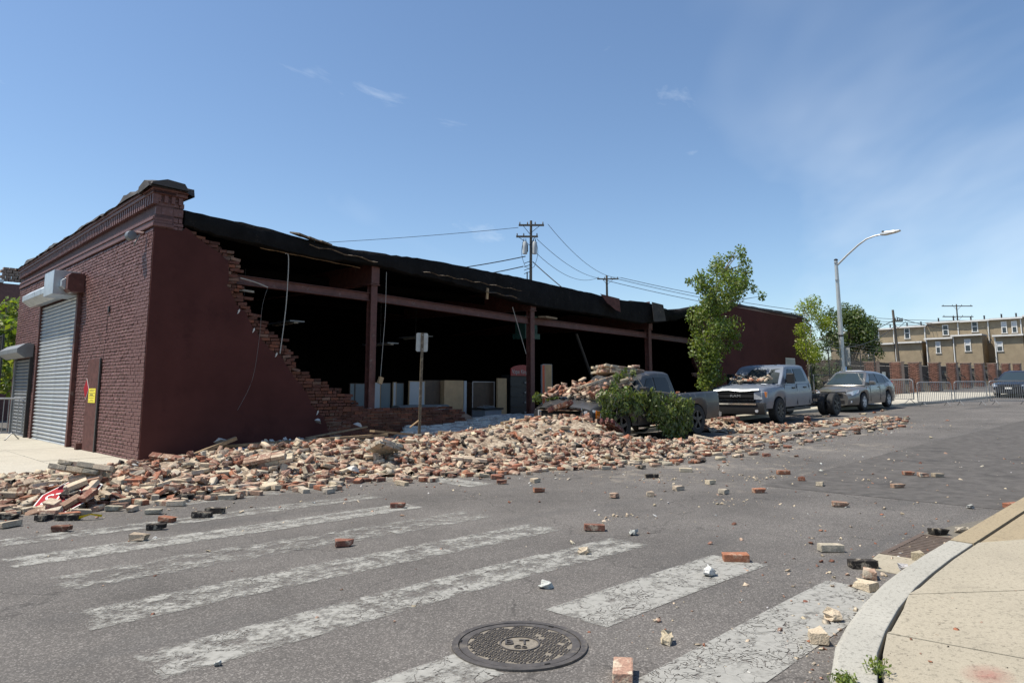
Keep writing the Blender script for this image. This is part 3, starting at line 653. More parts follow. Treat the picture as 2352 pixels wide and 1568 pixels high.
# corner pier (end of the street wall) standing free above the stucco
pier = MB().b2((.019,.014,4.0),(.50,.336,4.995)).build('corner_pier','maroon_mortar',WH)
for k in range(int((4.86-4.38)/ch)+1):
    z = 4.42+ch*(k+.5); x = .0 - (.105 if k%2 else 0)
    while x < .5:
        x0,x1 = max(x,0.0),min(x+.21,.505+.012*math.sin(k*2.1)); x += .21
        if x1-x0>.04: MB().box(((x0+x1)/2,.02,z),(x1-x0-.010,.07,ch-.011),(0,0,rng.normal(0,.008))).build('brick','maroon_brick',pier,bevel=.004)
for i in range(4): MB().b2((.0+i*.13,-.055,4.72),(.068+i*.13,.02,4.86)).build('dentil','maroon_brick',pier)
MB().b2((-.095,-.10,4.865),(.54,.36,4.928)).build('cornice','maroon_brick',pier,bevel=.008)
MB().b2((-.12,-.13,4.936),(.55,.36,5.002)).build('cornice','maroon_brick',pier,bevel=.008)
MB().loft([[(x,-.19,4.96-.10*max(0,x-.45)*4),(x,-.14,5.05),(x,.1,5.12+.06*math.sin((x+.2)*4)),(x,.40,5.05),(x,.44,4.92)] for x in (-.2,-.05,.12,.3,.45,.56,.63)]).build('coping','coping_felt',pier)

for o in [c for c in WH.children_recursive if c.type=='MESH' and c.name.split('.')[0] in ('parapet','dentil','cornice','coping','corner_pier','brick')]:
    if o.name.startswith('brick') and o.parent is not pier: continue
    me=o.data; n=len(me.vertices); co=np.empty(n*3,np.float32); me.vertices.foreach_get('co',co); co=co.reshape(-1,3)
    co[:,2]+=.19*(1-np.clip(co[:,1],0,11.75)/11.75*.75)*np.clip((co[:,2]-4.60)/.12,0,1); me.vertices.foreach_set('co',co.ravel()); me.update()

# --- stucco street wall, broken off along a ragged edge
sE = [(.535,4.52),(.70,4.40),(.93,4.25),(1.17,4.13),(1.40,3.98),(1.43,3.80),(1.44,3.62),(1.42,3.48),(1.53,3.26),(1.62,3.08),(1.83,2.95),(1.93,2.75),(2.06,2.58),(2.20,2.40),(2.38,2.22),(2.62,2.10),(2.80,1.84),(2.98,1.62),(3.22,1.36),(3.36,1.12),(3.42,1.0),(3.58,.88),(3.72,.80)]
bE = [(.53,4.52),(.85,4.38),(1.08,4.26),(1.30,4.15),(1.56,4.02),(1.60,3.93),(1.54,3.72),(1.57,3.62),(1.64,3.46),(1.68,3.34),(1.74,3.20),(1.84,3.05),(2.03,2.90),(2.24,2.76),(2.28,2.66),(2.40,2.58),(2.56,2.45),(2.66,2.33),(2.82,2.26),(2.86,2.10),(2.92,2.03),(2.95,1.90),(3.08,1.80),(3.24,1.72),(3.42,1.63),(3.70,1.50),(3.92,1.41),(4.12,1.30),(4.30,1.18),(4.50,1.05),(4.62,.98)]
ez = sorted([(z,x) for x,z in sE]); bz = sorted([(z,x) for x,z in bE])
sX = lambda z: float(np.interp(z,[a for a,_ in ez],[b for _,b in ez])); bX = lambda z: float(np.interp(z,[a for a,_ in bz],[b for _,b in bz]))
pl = [(0.001,.0),(0.001,4.42)] ; edge=[]
zz = 4.5
while zz > .80: edge.append((sX(zz)+rng.normal(0,.012), zz)); zz -= .045
outl = [(0.0,-.1),(0.0,4.42),(.5,4.42)]+edge+[(3.8,.5),(4.0,-.1)]
MB().prism(outl,'y',-.022,.012).build('stucco_wall','maroon_stucco',WH)
core = [(0.02,-.1),(0.02,4.42),(.45,4.42)]+[(min(x+.02, bX(z)-.1),z) for x,z in edge]+[(4.1,.75),(4.6,.5),(4.6,-.1)]
MB().prism(core,'y',.02,.32).build('wall_core','pier_mortar',WH)
bw = thing('broken_brickwork','','')
for k_ in ('label','category'): 
    if k_ in bw: del bw[k_]
bw.parent = WH
cnt=0
z = .42
while z < 4.45:
    xs0, xs1 = sX(z)-.12, bX(z)
    for wy in (.0,.108,.216):
        x = xs0 - rng.uniform(0,.12) if wy==0 else xs1-.32-rng.uniform(0,.1)
        xe = xs1 + rng.normal(0,.07) - (.02 if wy==0 else rng.uniform(-.04,.10))
        while x < xe-.03:
            L = (.205 if rng.random()<.6 else .1 if rng.random()<.7 else .15)
            v = rng.integers(0,6); kd = rng.choice(['brown','red','brown','tan'],p=[.5,.25,.15,.1])
            me = brick_mesh_shared(int(v),kd,int(rng.integers(0,4)),'wall_brick')
            o = bpy.data.objects.new('brick', me); col.objects.link(o); o.parent=bw
            loose = 1.0 if x+L>xe-.06 else .25
            o.location=(x+L/2, wy+.055+rng.normal(0,.006), z+ch*.5+rng.normal(0,.002)); o.scale=(L/.212,1,1)
            o.rotation_euler=(rng.normal(0,.05)*loose, rng.normal(0,.10)*loose, rng.normal(0,.16)*loose); cnt+=1
            x += L+.008
    z += ch
# little torn flaps of stucco along the edge
for (x,z_) in ((1.66,2.98),(1.99,2.62),(2.5,2.14),(3.5,.93)):
    MB().prism([(x,z_),(x+.03,z_+.035),(x+.04,z_),(x+.015,z_-.05),(x-.015,z_-.07),(x+.0,z_-.03)],'y',-.034,-.024).build('stucco_flap','plaster_scrap',WH)
# --- low remnant of the wall
lowr = thing('low_wall','',''); 
for k_ in ('label','category'): 
    if k_ in lowr: del lowr[k_]
lowr.parent = WH
MB().prism([(4.3,-.2),(4.3,.93),(7.55,.90),(8.0,.72),(8.35,.4),(8.35,-.2)],'y',.03,.31).build('wall_core','pier_mortar',lowr)
low_items=[]
z=.30
while z < .95:
    x = 4.25-(.1 if int(round(z/ch))%2 else 0); xe = 7.75-(max(0,z-.55))*1.3+rng.normal(0,.06)+ (.5 if z<.6 else 0)
    while x < xe:
        low_items.append((x+.104,.045+rng.normal(0,.006),z+ch/2)); x += .213
    z += ch
for (x,y,zc) in low_items:
    o = bpy.data.objects.new('brick', brick_mesh_shared(int(rng.integers(0,6)), str(rng.choice(['brown','red','brown'])), int(rng.integers(0,4)),'wall_brick')); col.objects.link(o); o.parent=lowr
    o.location=(x,y,zc+rng.normal(0,.003)); o.rotation_euler=(rng.normal(0,.02),rng.normal(0,.015),rng.normal(0,.04))
MB().loft([[(x,.0,.935+.02*math.sin(x*7)),(x,.14,.965+rng.normal(0,.015)),(x,.31,.94)] for x in np.arange(4.5,7.3,.16)]).build('mortar_bed','plaster_scrap',lowr)
# --- standing street wall at the far end
MB().prism([(22.5,-.1),(21.2,.5),(21.0,.9),(20.7,1.5),(20.0,1.9),(19.55,2.4),(19.6,3.2),(19.5,4.3),(22.0,4.62),(22.4,4.9),(29.25,4.86),(29.25,-.1)],'y',-.02,.33).build('stucco_wall','maroon_stucco',WH)
bw2 = bpy.data.objects.new('broken_brickwork', None); col.objects.link(bw2); bw2.parent=WH
z=.4
while z<4.2:
    xe = float(np.interp(z,[.4,.9,1.5,1.9,2.4,3.2,4.3],[21.2,21.0,20.7,20.0,19.55,19.6,19.5]))
    x0 = xe - (.75 if z<2.0 else .18)+rng.normal(0,.05)
    x = x0
    while x < xe+.05:
        o = bpy.data.objects.new('brick', brick_mesh_shared(int(rng.integers(0,6)), str(rng.choice(['brown','maroon','tan'])), int(rng.integers(0,3)),'wall_brick')); col.objects.link(o); o.parent=bw2
        o.location=(x+.1,.06+rng.normal(0,.01),z+ch/2); o.rotation_euler=(0,rng.normal(0,.04),rng.normal(0,.08)); x+=.213
    z+=ch
MB().loft([[(x,-.05,4.87-(x-22.4)*.005),(x,-.05,4.95+.012*math.sin(x*5)),(x,.40,4.97),(x,.40,4.85)] for x in np.arange(22.3,29.5,.35)],close=True).build('coping','coping_felt',WH)
MB().prism([(22.5,4.80),(28.6,4.76),(28.6,4.80),(26,4.79),(24.5,4.85),(23.2,4.84)],'y',-.032,-.021).build('peeled_paint','pier_mortar',WH)
# far gable wall and buttress, back wall, floor
MB().b2((28.95,.33,-.1),(29.25,11.7,4.85)).build('end_wall','maroon_stucco',WH)
MB().b2((29.25,.05,.3),(29.75,.5,4.4)).build('buttress','maroon_stucco',WH)
MB().b2((.33,11.45,-.1),(29.25,11.75,4.95)).build('back_wall','interior_shade',WH)
MB().b2((.33,.36,-.1),(.36,11.45,4.6)).build('inner_lining','interior_shade',WH)
MB().b2((28.9,.34,-.1),(28.945,11.45,4.6)).build('inner_lining','interior_shade',WH)
MB().b2((.33,.34,-.3),(28.9,11.45,.30)).build('floor_slab','interior_floor_shade',WH)
# small window in the standing wall
wv = MB().b2((27.15,-.035,2.28),(28.15,-.018,2.86)).build('window','trim_white',WH); MB().b2((27.2,-.042,2.33),(28.1,-.036,2.80)).build('pane','blind',wv)
# security box near the far corner
MB().b2((29.3,-.25,3.0),(29.65,.0,3.7)).build('meter_box','rust_steel',WH,bevel=.02)

# --- roof: sagging tar-felt edge over the opening, deck behind
tx = [.53,1.2,2.07,3.0,4.16,5.4,6.7,8.3,9.9,12,14,15.2,15.74,16.5,17.66,18.4,19.5,20.5,22.3]
tz = [4.87,4.84,4.80,4.70,4.64,4.66,4.69,4.65,4.61,4.52,4.43,4.40,4.46,4.42,4.30,4.38,4.57,4.72,4.88]
bx_ = [.53,1.5,3.09,4.2,5.13,6.6,8.22,10.45,12.2,14,15.6,16.6,17.93,19,20,22.3]
bz_ = [4.52,4.40,4.27,4.30,4.29,4.18,4.04,3.80,3.77,3.74,3.66,3.72,3.93,4.15,4.4,4.6]
rings=[]
for x in np.arange(.53,22.31,.16):
    t = float(np.interp(x,tx,tz))+rng.normal(0,.008); b_ = float(np.interp(x,bx_,bz_))+rng.normal(0,.012); hgt=t-b_
    wv_ = .03*math.sin(x*2.3)+.015*math.sin(x*5.1+.7)
    rings.append([(x,.55,t-.02),(x,.18,t+.02*math.sin(x*3)),(x,-.02+wv_*.3,t-.03),(x,-.06+wv_*.7,t-hgt*.30),(x,-.075+wv_,t-hgt*.65),(x,-.05+wv_,b_+.03),(x,.03+wv_*.5,b_),(x,.30,b_+.05),(x,.55,b_+.12)])
MB().loft(rings,close=True).build('roof_edge','tar',WH,smooth=True)
MB().loft([[(x,.5,float(np.interp(x,tx,tz))-.05),(x,11.7,4.9),(x,11.7,4.75),(x,.5,float(np.interp(x,tx,tz))-.25)] for x in np.arange(.3,29.2,.6)],close=True).build('roof_deck','interior_shade',WH)
# torn felt seams on the roof edge
def seam(pts, w):
    mb = MB(); rr=[]
    for (x,z,dy) in pts: rr.append([(x,-.17+dy,z-w*rng.uniform(.3,1)),(x,-.20+dy,z),(x,-.15+dy,z+w*rng.uniform(.3,1))])
    mb.loft(rr,caps=False); return mb
seam([(x,4.53-.09*(x-3.1)+.02*math.sin(x*9),.02) for x in np.arange(3.1,4.9,.08)],.022).build('torn_seam','tar_torn',WH)
seam([(x,4.30-.035*(x-6.2)+.015*math.sin(x*11),-.0) for x in np.arange(6.2,9.8,.1)],.016).build('torn_seam','tar_torn',WH)
seam([(x,4.02-.045*(x-8.3)+.02*math.sin(x*11),-.0) for x in np.arange(8.3,9.6,.1)],.022).build('torn_seam','tar_torn',WH)
seam([(x,4.30-.05*(x-2.0)+.004*math.sin(x*11),.04) for x in np.arange(2.0,4.4,.1)],.012).build('torn_seam','timber',WH)
for (x,t) in ((2.95,4.74),(3.2,4.70),(3.5,4.66)):
    MB().box((x,.0,t),(.32,.3,.03),(0.2,.1,.3)).build('torn_felt','tar_torn',WH)
MB().prism([(13.2,4.42),(14.2,4.36),(14.25,3.92),(13.95,3.98),(13.7,4.1),(13.55,4.15)],'y',-.26,-.245).build('felt_patch','maroon_wood',WH)
MB().prism([(16.1,4.42),(16.8,4.38),(16.95,3.82),(16.2,3.74)],'y',-.25,-.235).build('felt_patch','coping_felt',WH)
MB().box((8.42,-.12,3.97),(.06,.04,.30),(0,.12,.2)).build('hanging_lath','plain_board',WH)

# --- steel frame
def ibeam(mb, p0, p1, h=.2, w=.12, t=.012):
    p0,p1 = Vector(p0),Vector(p1); d=(p1-p0); L=d.length; c=(p0+p1)/2; rot = d.to_track_quat('X','Z').to_matrix()
    mb.box(c+rot@Vector((0,0,h/2-t/2)),(L,w,t),rot); mb.box(c-rot@Vector((0,0,h/2-t/2)),(L,w,t),rot); mb.box(c,(L,t,h-2*t-.001),rot); return mb
for (x,zt,zt2) in ((4.98,3.86,4.3),(10.45,3.68,4.02),(16.48,3.50,3.92)):
    mb=MB(); h=zt-.2
    mb.b2((x-.085,.12,.2),(x+.085,.135,zt)); mb.b2((x-.085,.285,.2),(x+.085,.30,zt)); mb.b2((x-.01,.136,.2),(x+.01,.284,zt))
    cl = mb.build('steel_column','rust_steel',WH)
    MB().b2((x-.13,.08,zt+.001),(x+.13,.34,zt+.022)).build('cap_plate','rust_steel',cl)
    mg=MB(); mg.prism([(.1,zt+.023),(11.4,zt+.35),(11.4,zt+.40),(.1,4.5)],'x',x-.012,x+.012)
    mg.prism([(.1,zt+.0235),(11.4,zt+.35),(11.4,zt+.365),(.1,zt+.04)],'x',x-.11,x+.11); mg.build('girder','rust_steel',WH)
    MB().b2((x-.11,.085,zt+.041),(x+.11,.099,min(zt2+.25,4.5))).build('end_plate','rust_steel',WH)
xsb=[.5,4.88,5.08,10.35,10.55,16.38,16.58,22.5]; zsb=[3.66,3.58,3.58,3.40,3.40,3.30,3.30,3.16]
for i in range(0,8,2): ibeam(MB(),(xsb[i],.21,zsb[i]),(xsb[i+1],.21,zsb[i+1]),.19,.13).build('edge_beam','rust_steel',WH)
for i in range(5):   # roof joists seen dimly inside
    ibeam(MB(),(.4,2.2+i*2.1,4.15),(28.8,2.2+i*2.1,4.15),.2,.1).build('joist','interior_shade',WH)

# --- shutters
def shutter(y0,y1,z0,z1,boxh,boxd,m,hm,x=-.02):
    sh = bpy.data.objects.new('roller_shutter',None); col.objects.link(sh); sh.parent=WH
    n=int((z1-z0)/.092); pitch=(z1-z0)/n
    prof=[(-.012+.048*math.sin(math.pi*k/5)**1.0*(-1) , pitch*k/5) for k in range(6)]
    me=None
    for i in range(n):
        if me is None:
            mb=MB().loft([[(x+.06+px-.0,y,pz) for (px,pz) in prof]+[(x+.075,y,pitch*.98),(x+.075,y,.002)] for y in (y0+.06,y1-.06)],close=True)
            o=mb.build('slat',m,sh,smooth=True); me=o.data
        else:
            o=bpy.data.objects.new('slat',me); col.objects.link(o); o.parent=sh
        o.location=(0,0,z0+i*pitch)
    for (ya,yb) in ((y0-.03,y0+.07),(y1-.07,y1+.03)): MB().b2((x-.035,ya,z0-.02),(x+.10,yb,z1+.05)).build('guide_rail','rust_steel' if hm!='galvanised_old' else 'galvanised_old',sh)
    MB().b2((x-.02,y0+.06,z0-.05),(x+.05,y1-.06,z0-.002)).build('bottom_bar','rust_steel',sh)
    # hood: six-sided box along y
    d=boxd; h=boxh; zc=z1+.02
    poly=[(x-.02,zc),(x-d*.55,zc-.03),(x-d,zc+h*.28),(x-d,zc+h*.62),(x-d*.55,zc+h),(x-.02,zc+h)]
    MB().loft([[(px,y,pz) for px,pz in poly] for y in (y0-.12,(y0+y1)/2-.004)],close=True).build('hood',hm,sh,bevel=.006)
    MB().loft([[(px-.002,y,pz+.001) for px,pz in poly] for y in ((y0+y1)/2,y1+.2)],close=True).build('hood',hm,sh,bevel=.006)
    return sh, poly
s1,p1 = shutter(D1[0],D1[1],D1[2]+.03,D1[3],.40,.42,'galvanised','galvanised')
MB().b2((-.56,D1[0]+.10,3.58),(-.03,D1[0]+1.0,4.14)).build('motor_cover','galvanised',s1,bevel=.01)
MB().prism([(-.03,3.62),(-.30,3.62),(-.36,3.68),(-.36,3.98),(-.30,4.05),(-.03,4.05)],'y',D1[0]-.32,D1[0]+.06).build('end_bracket','rust_steel',s1)
for (zz_,yy_) in ((3.72,.13),(3.92,.13),(3.82,.13)): MB().box((-.30,D1[0]+.094,zz_),(.03,.012,.03)).build('bolt','dark_steel',s1)
MB().b2((-.10,D1[0]-.16,.08),(-.02,D1[0]-.02,3.66)).build('door_post','rust_steel',s1)
s2,p2 = shutter(D2[0],D2[1],D2[2]+.03,D2[3],.36,.40,'galvanised_old','galvanised_old')
MB().b2((-.10,D2[0]-.10,.08),(-.02,D2[0]-.005,2.62)).build('door_post','dark_steel',s2)
# plywood board with notices
pw = MB().box((-.035,3.10,1.06),(.022,.86,1.98)).build('plywood_board','maroon_wood',WH)
MB().b2((-.06,2.60,.08),(-.03,2.655,2.06)).build('board_frame','dark_steel',WH)
nt_ = MB().box((-.052,3.05,1.28),(.004,.50,.30)).build('paper_notice','yellow_paper',WH)
for k,(w_,zz_) in enumerate(((.26,.12),(.20,.095),(.28,.05),(.16,.02),(.26,-.01),(.24,-.05),(.12,-.09),(.26,-.12))):
    MB().box((-.0545,3.05+(.03 if k%2 else -.01),1.28+zz_),(.001,w_*1.5,.008 if k!=3 else .02)).build('printed_line','ink',nt_)
rd = MB().prism([(3.34,1.42),(3.52,1.62),(3.70,1.42),(3.52,1.22)],'x',-.058,-.052).build('diamond_sign','sign_red',WH)
MB().prism([(3.315,1.42),(3.52,1.648),(3.725,1.42),(3.52,1.192)],'x',-.0515,-.0495).build('diamond_rim','sign_white',rd)
# flood lamp, cable and stub on the facade
fl = MB().tube([(-.06,.36,4.34),(-.16,.46,4.36)],.035,10).build('lamp_arm','maroon_brick',WH)
MB().lathe([(.02,-.13),(.085,-.12),(.10,.0),(.07,.07),(.03,.10)],(-.24,.56,4.30),'y',14).build('flood_lamp','galvanised_old',WH,smooth=True)
MB().tube([(-.12,.40,4.34),(-.17,.44,4.18),(-.16,.58,4.12),(-.12,.62,4.24)],.012,6).build('lamp_cable','galvanised_old',WH)
MB().tube([(-.018,2.45,3.0),(-.016,2.50,2.4),(-.02,2.56,2.04)],.006,5).build('wall_wire','cable',WH)
MB().b2((-.05,2.32,3.0),(.0,2.38,3.12)).build('conduit_stub','dark_steel',WH)
MB().b2((-.14,3.62,.10),(-.02,3.74,.26)).build('drain_stub','rust_steel',WH)
# hanging cables in the opening
def cable(name, pts, r, m, parent=None): 
    # smooth through points
    P_=[Vector(p) for p in pts]; out=[]
    for i in range(len(P_)-1):
        p0,p1_,p2_,p3=P_[max(i-1,0)],P_[i],P_[i+1],P_[min(i+2,len(P_)-1)]
        for k in range(6):
            t=k/6; out.append(.5*((2*p1_)+(-p0+p2_)*t+(2*p0-5*p1_+4*p2_-p3)*t*t+(-p0+3*p1_-3*p2_+p3)*t**3))
    out.append(P_[-1]); return MB().tube(out,r,6).build(name,m,parent)
cable('hanging_cable',[(2.62,-.02,4.28),(2.70,-.02,4.18),(2.69,-.02,3.2),(2.60,-.02,2.15)],.010,'cable_pale',WH)
cable('hanging_cable',[(1.66,-.06,3.64),(1.95,-.10,3.58),(2.22,-.12,3.50)],.012,'cable_pale',WH)
cable('hanging_cable',[(2.22,-.12,3.50),(2.12,-.12,3.1),(2.08,-.13,2.4),(1.98,-.12,1.6),(1.72,-.10,1.0)],.0028,'pipe_grey',WH)
hc=cable('hanging_cable',[(5.24,.02,4.2),(5.22,.0,3.2),(5.16,.0,2.2),(5.13,.0,1.72)],.006,'cable_pale',WH); MB().box((5.13,.0,1.62),(.11,.06,.16),(0,.3,0)).build('junction_box','plain_board',hc)
MB().tube([(9.55,.05,3.72),(10.1,.05,2.42)],.010,6).build('dangling_rod','cable_pale',WH)
MB().tube([(13.0,.6,3.2),(14.6,1.0,1.2)],.05,8).build('fallen_prop','dark_steel',WH)
MB().box((11.0,.02,3.52),(.55,.3,.05),(.05,.02,.1)).build('loose_board','timber',WH)
MB().box((1.75,.35,3.46),(.75,.1,.04),(0,.06,0)).build('strip_light','cable_pale',WH)
for (x,y,z_) in ((2.4,1.4,2.66),(6.6,2.2,2.62),(8.4,3.0,2.95),(3.5,1.6,2.95)):
    lf=MB().b2((x-.18,y-.6,z_),(x+.18,y+.6,z_+.03)).build('strip_light','galvanised_old',WH); MB().b2((x-.05,y-.55,z_-.03),(x+.05,y+.55,z_-.001)).build('tube','cable_pale',lf); MB().tube([(x,y,z_+.03),(x,y,4.1)],.006,5).build('hanger','dark_steel',lf)

# ------------------------------------------------------------------ things inside the warehouse (floor at z = 0.30)
FZ = .301
def simple(name, mb, m, label, cat, group=None, **kw):
    o = mb.build(name, m, **kw); return tag(o, label, cat, group)
def panel(name, x0, x1, y, z1, m, label, cat, th=.05, edge='plain_board', group=None):
    t = thing(name, label, cat, ((x0+x1)/2, y, FZ), 0, group); w=(x1-x0)
    MB().b2((-w/2+.012,-th/2+.004,0),(w/2-.012,th/2,z1-FZ-.012)).build('face_board', m, t)
    MB().b2((-w/2,-th/2-.004,0),(-w/2+.012,th/2,z1-FZ)).build('edge_strip', edge, t); MB().b2((w/2-.012,-th/2-.004,0),(w/2,th/2,z1-FZ)).build('edge_strip', edge, t)
    MB().b2((-w/2+.012,-th/2-.004,z1-FZ-.012),(w/2-.012,th/2,z1-FZ)).build('edge_strip', edge, t)
    return t
panel('upright_board',5.08,5.22,1.25,1.56,'pale_blue_panel','narrow pale blue cabinet side, leftmost behind the low brick wall','panel',edge='brown_panel')
panel('leaning_board',5.26,5.56,1.30,1.56,'pale_blue_panel','pale blue cabinet door with a dark shelf, left of the first steel column','panel',edge='brown_panel')
panel('leaning_board',5.62,5.98,1.25,1.59,'white_panel','whitish cabinet door half hidden by the first steel column','panel')
panel('leaning_board',6.05,6.36,1.35,1.58,'pale_blue_panel','grey-blue cabinet door just right of the first steel column','panel',edge='brown_panel')
panel('upright_board',6.40,6.50,1.30,1.60,'white_panel','thin white upright board between two grey-blue doors','panel')
panel('leaning_board',6.52,6.80,1.38,1.58,'pale_blue_panel','grey-blue cabinet door left of the bright white panel','panel',edge='brown_panel')
panel('white_board',6.84,7.36,1.20,1.63,'white_panel','bright white cabinet panel behind the grey pipe','panel')
panel('brown_board',7.42,8.0,1.35,1.66,'brown_panel','dark brown wardrobe panel behind the sign post','panel',edge='brown_panel')
pb = thing('plywood_crate','tall pale plywood crate side right of the sign post','crate',(8.44,1.25,FZ))
MB().b2((-.40,-.06,0),(.30,.4,1.36)).build('board','plain_board',pb); MB().b2((.31,-.08,0),(.40,.4,1.35)).build('corner_post','white_panel',pb)
MB().tube([(.30,-.085,0),(.30,-.085,.72)],.02,8).build('tube','white_panel',pb); MB().tube([(-.36,-.085,0),(-.36,-.085,.6)],.03,8).build('tube','plain_board',pb)
pp = thing('concrete_pipe','wide grey concrete pipe lying behind the low brick wall','pipe',(6.9,.72,FZ))
n_=28; rings=[]
mb=MB()
prof=[(.30,-.80),(.36,-.80),(.36,.80),(.30,.80),(.30,-.80)]
for (r,h) in prof[:-1]: pass
o_=len(mb.v)
for (r,h) in prof[:-1]:
    for j in range(n_): q=2*math.pi*j/n_; mb.v.append((h,r*math.cos(q),.36+r*math.sin(q)))
for i in range(4):
    for j in range(n_): a=i*n_; b=((i+1)%4)*n_; mb.f.append((a+j,a+(j+1)%n_,b+(j+1)%n_,b+j))
mb.build('pipe_shell','pipe_grey',pp,smooth=True)
MB().b2((-.3,-.45,.0),(-.1,.42,.05)).build('chock','timber',pp)
cb = thing('dark_display_cabinet','dark cabinet with a thin pale frame, right of the plywood crate','cabinet',(9.6,1.3,FZ))
MB().b2((-.42,0,0),(.42,.45,1.32)).build('case','brown_panel',cb)
for (a,b) in (((-.44,-.02,0),(-.42,.0,1.34)),((.42,-.02,0),(.44,0,1.34)),((-.42,-.02,1.32),(.42,0,1.34))): MB().b2(a,b).build('frame_strip','letter_grey',cb)
bn = thing('waste_bin','grey wheeled waste bin with papers lying on its lid','bin',(9.25,.75,FZ))
MB().prism([(-.35,.55),(.30,.55),(.24,.0),(-.28,.0)],'y',-.28,.28).build('tub','bin_grey',bn,bevel=.02); MB().b2((-.38,-.31,.552),(.34,.31,.60)).build('lid','black_plastic',bn)
for k in range(3): MB().box((-.1+.1*k,-.05+.05*k,.615+.012*k),(.42,.3,.006),(.05,.04*k,.4*k)).build('paper_sheet','white_panel',bn)
MB().b2((-.05,-.287,.22),(.12,-.281,.36)).build('sticker','white_panel',bn)
panel('beige_board',10.0,10.38,1.15,1.74,'plain_board','plain beige board standing left of the red display stand','panel')
vk = thing('display_stand','black shop display stand with an arched red header','display stand',(11.05,1.15,FZ))
MB().b2((-.48,0,0),(.48,.4,1.55)).build('case','black_plastic',vk)
hd = MB().prism([(-.52,1.52),(.52,1.52),(.52,1.74),(.40,1.80),(.2,1.84),(0,1.855),(-.2,1.84),(-.40,1.80),(-.52,1.74)],'y',-.06,-.02).build('header','display_red',vk)
text_mesh('lettering','Vape Kingdom',.185,'letter_grey',hd,(0,-.064,1.64),(R(90),0,0),.006,.88)
for k in range(4): MB().b2((-.46,-.03,.3+.3*k),(.46,-.002,.315+.3*k)).build('shelf_edge','dark_steel',vk)
for k in range(4): MB().lathe([(.02,-.05),(.025,-.03),(.02,-.005)],(.12,0,.42+.3*k),'y',10).build('hook','letter_grey',vk)
panel('orange_panel',11.72,11.86,.95,2.18,'orange_board','orange-topped board beside the second steel column','panel',edge='white_panel')
panel('tan_wardrobe',11.9,12.3,1.05,2.2,'plain_board','tan wardrobe side with white edges, right of the second column','panel',edge='white_panel')
simple('grey_seat_shell',MB().loft([[(12.2,.5,FZ),(12.9,.5,FZ),(12.9,.9,FZ),(12.2,.9,FZ)],[(12.25,.6,.95),(12.95,.6,1.0),(12.9,.85,1.0),(12.3,.85,.95)],[(12.5,.65,1.25),(12.85,.65,1.15),(12.8,.8,1.15),(12.5,.8,1.25)]],close=True),'bin_grey','grey moulded plastic shell behind the buried pickup','crate',bevel=.03)
th_ = thing('unit_heater','teal unit heater hanging beside the second column','heater',(11.75,1.6,3.02)); MB().b2((-.28,-.2,.15),(.28,.25,.72)).build('case','teal_paint',th_); MB().b2((-.34,-.26,-.02),(.34,.3,.148)).build('outlet','teal_paint',th_); MB().tube([(0,0,.72),(0,0,1.2)],.03,8).build('hanger','dark_steel',th_)

# ------------------------------------------------------------------ the fallen wall: rubble mound, loose bricks
mx_ = np.arange(-3.2,30,.14); my_ = np.arange(-7.0,.05,.14); A,B = np.meshgrid(mx_,my_,indexing='ij'); Hh = rub(A,B)
gz = np.vectorize(g)(A); pave = np.where((B>-1.9)&(A>-2.5),.12,0.0)
Zm = gz+pave*np.exp(-Hh*6)*(Hh>.02)+Hh-.05+rng.normal(0,.022,A.shape)
id_=np.arange(A.size).reshape(A.shape); f=np.stack([id_[:-1,:-1],id_[1:,:-1],id_[1:,1:],id_[:-1,1:]],-1).reshape(-1,4)
keep = (Hh[:-1,:-1]+Hh[1:,1:]).ravel() > .15
cc = np.tile(np.array([.22,.165,.12,1.0]),(A.size,1))*np.concatenate([rng.uniform(.7,1.2,(A.size,1)).repeat(3,1),np.ones((A.size,1))],1)
mound = raw_obj('rubble_mound', np.stack([A,B,Zm],-1).reshape(-1,3), f[keep], 'mound', colr=cc); tag(mound,'broken mortar and brick earth filling the rubble heap below the wall','rubble',kind='stuff')

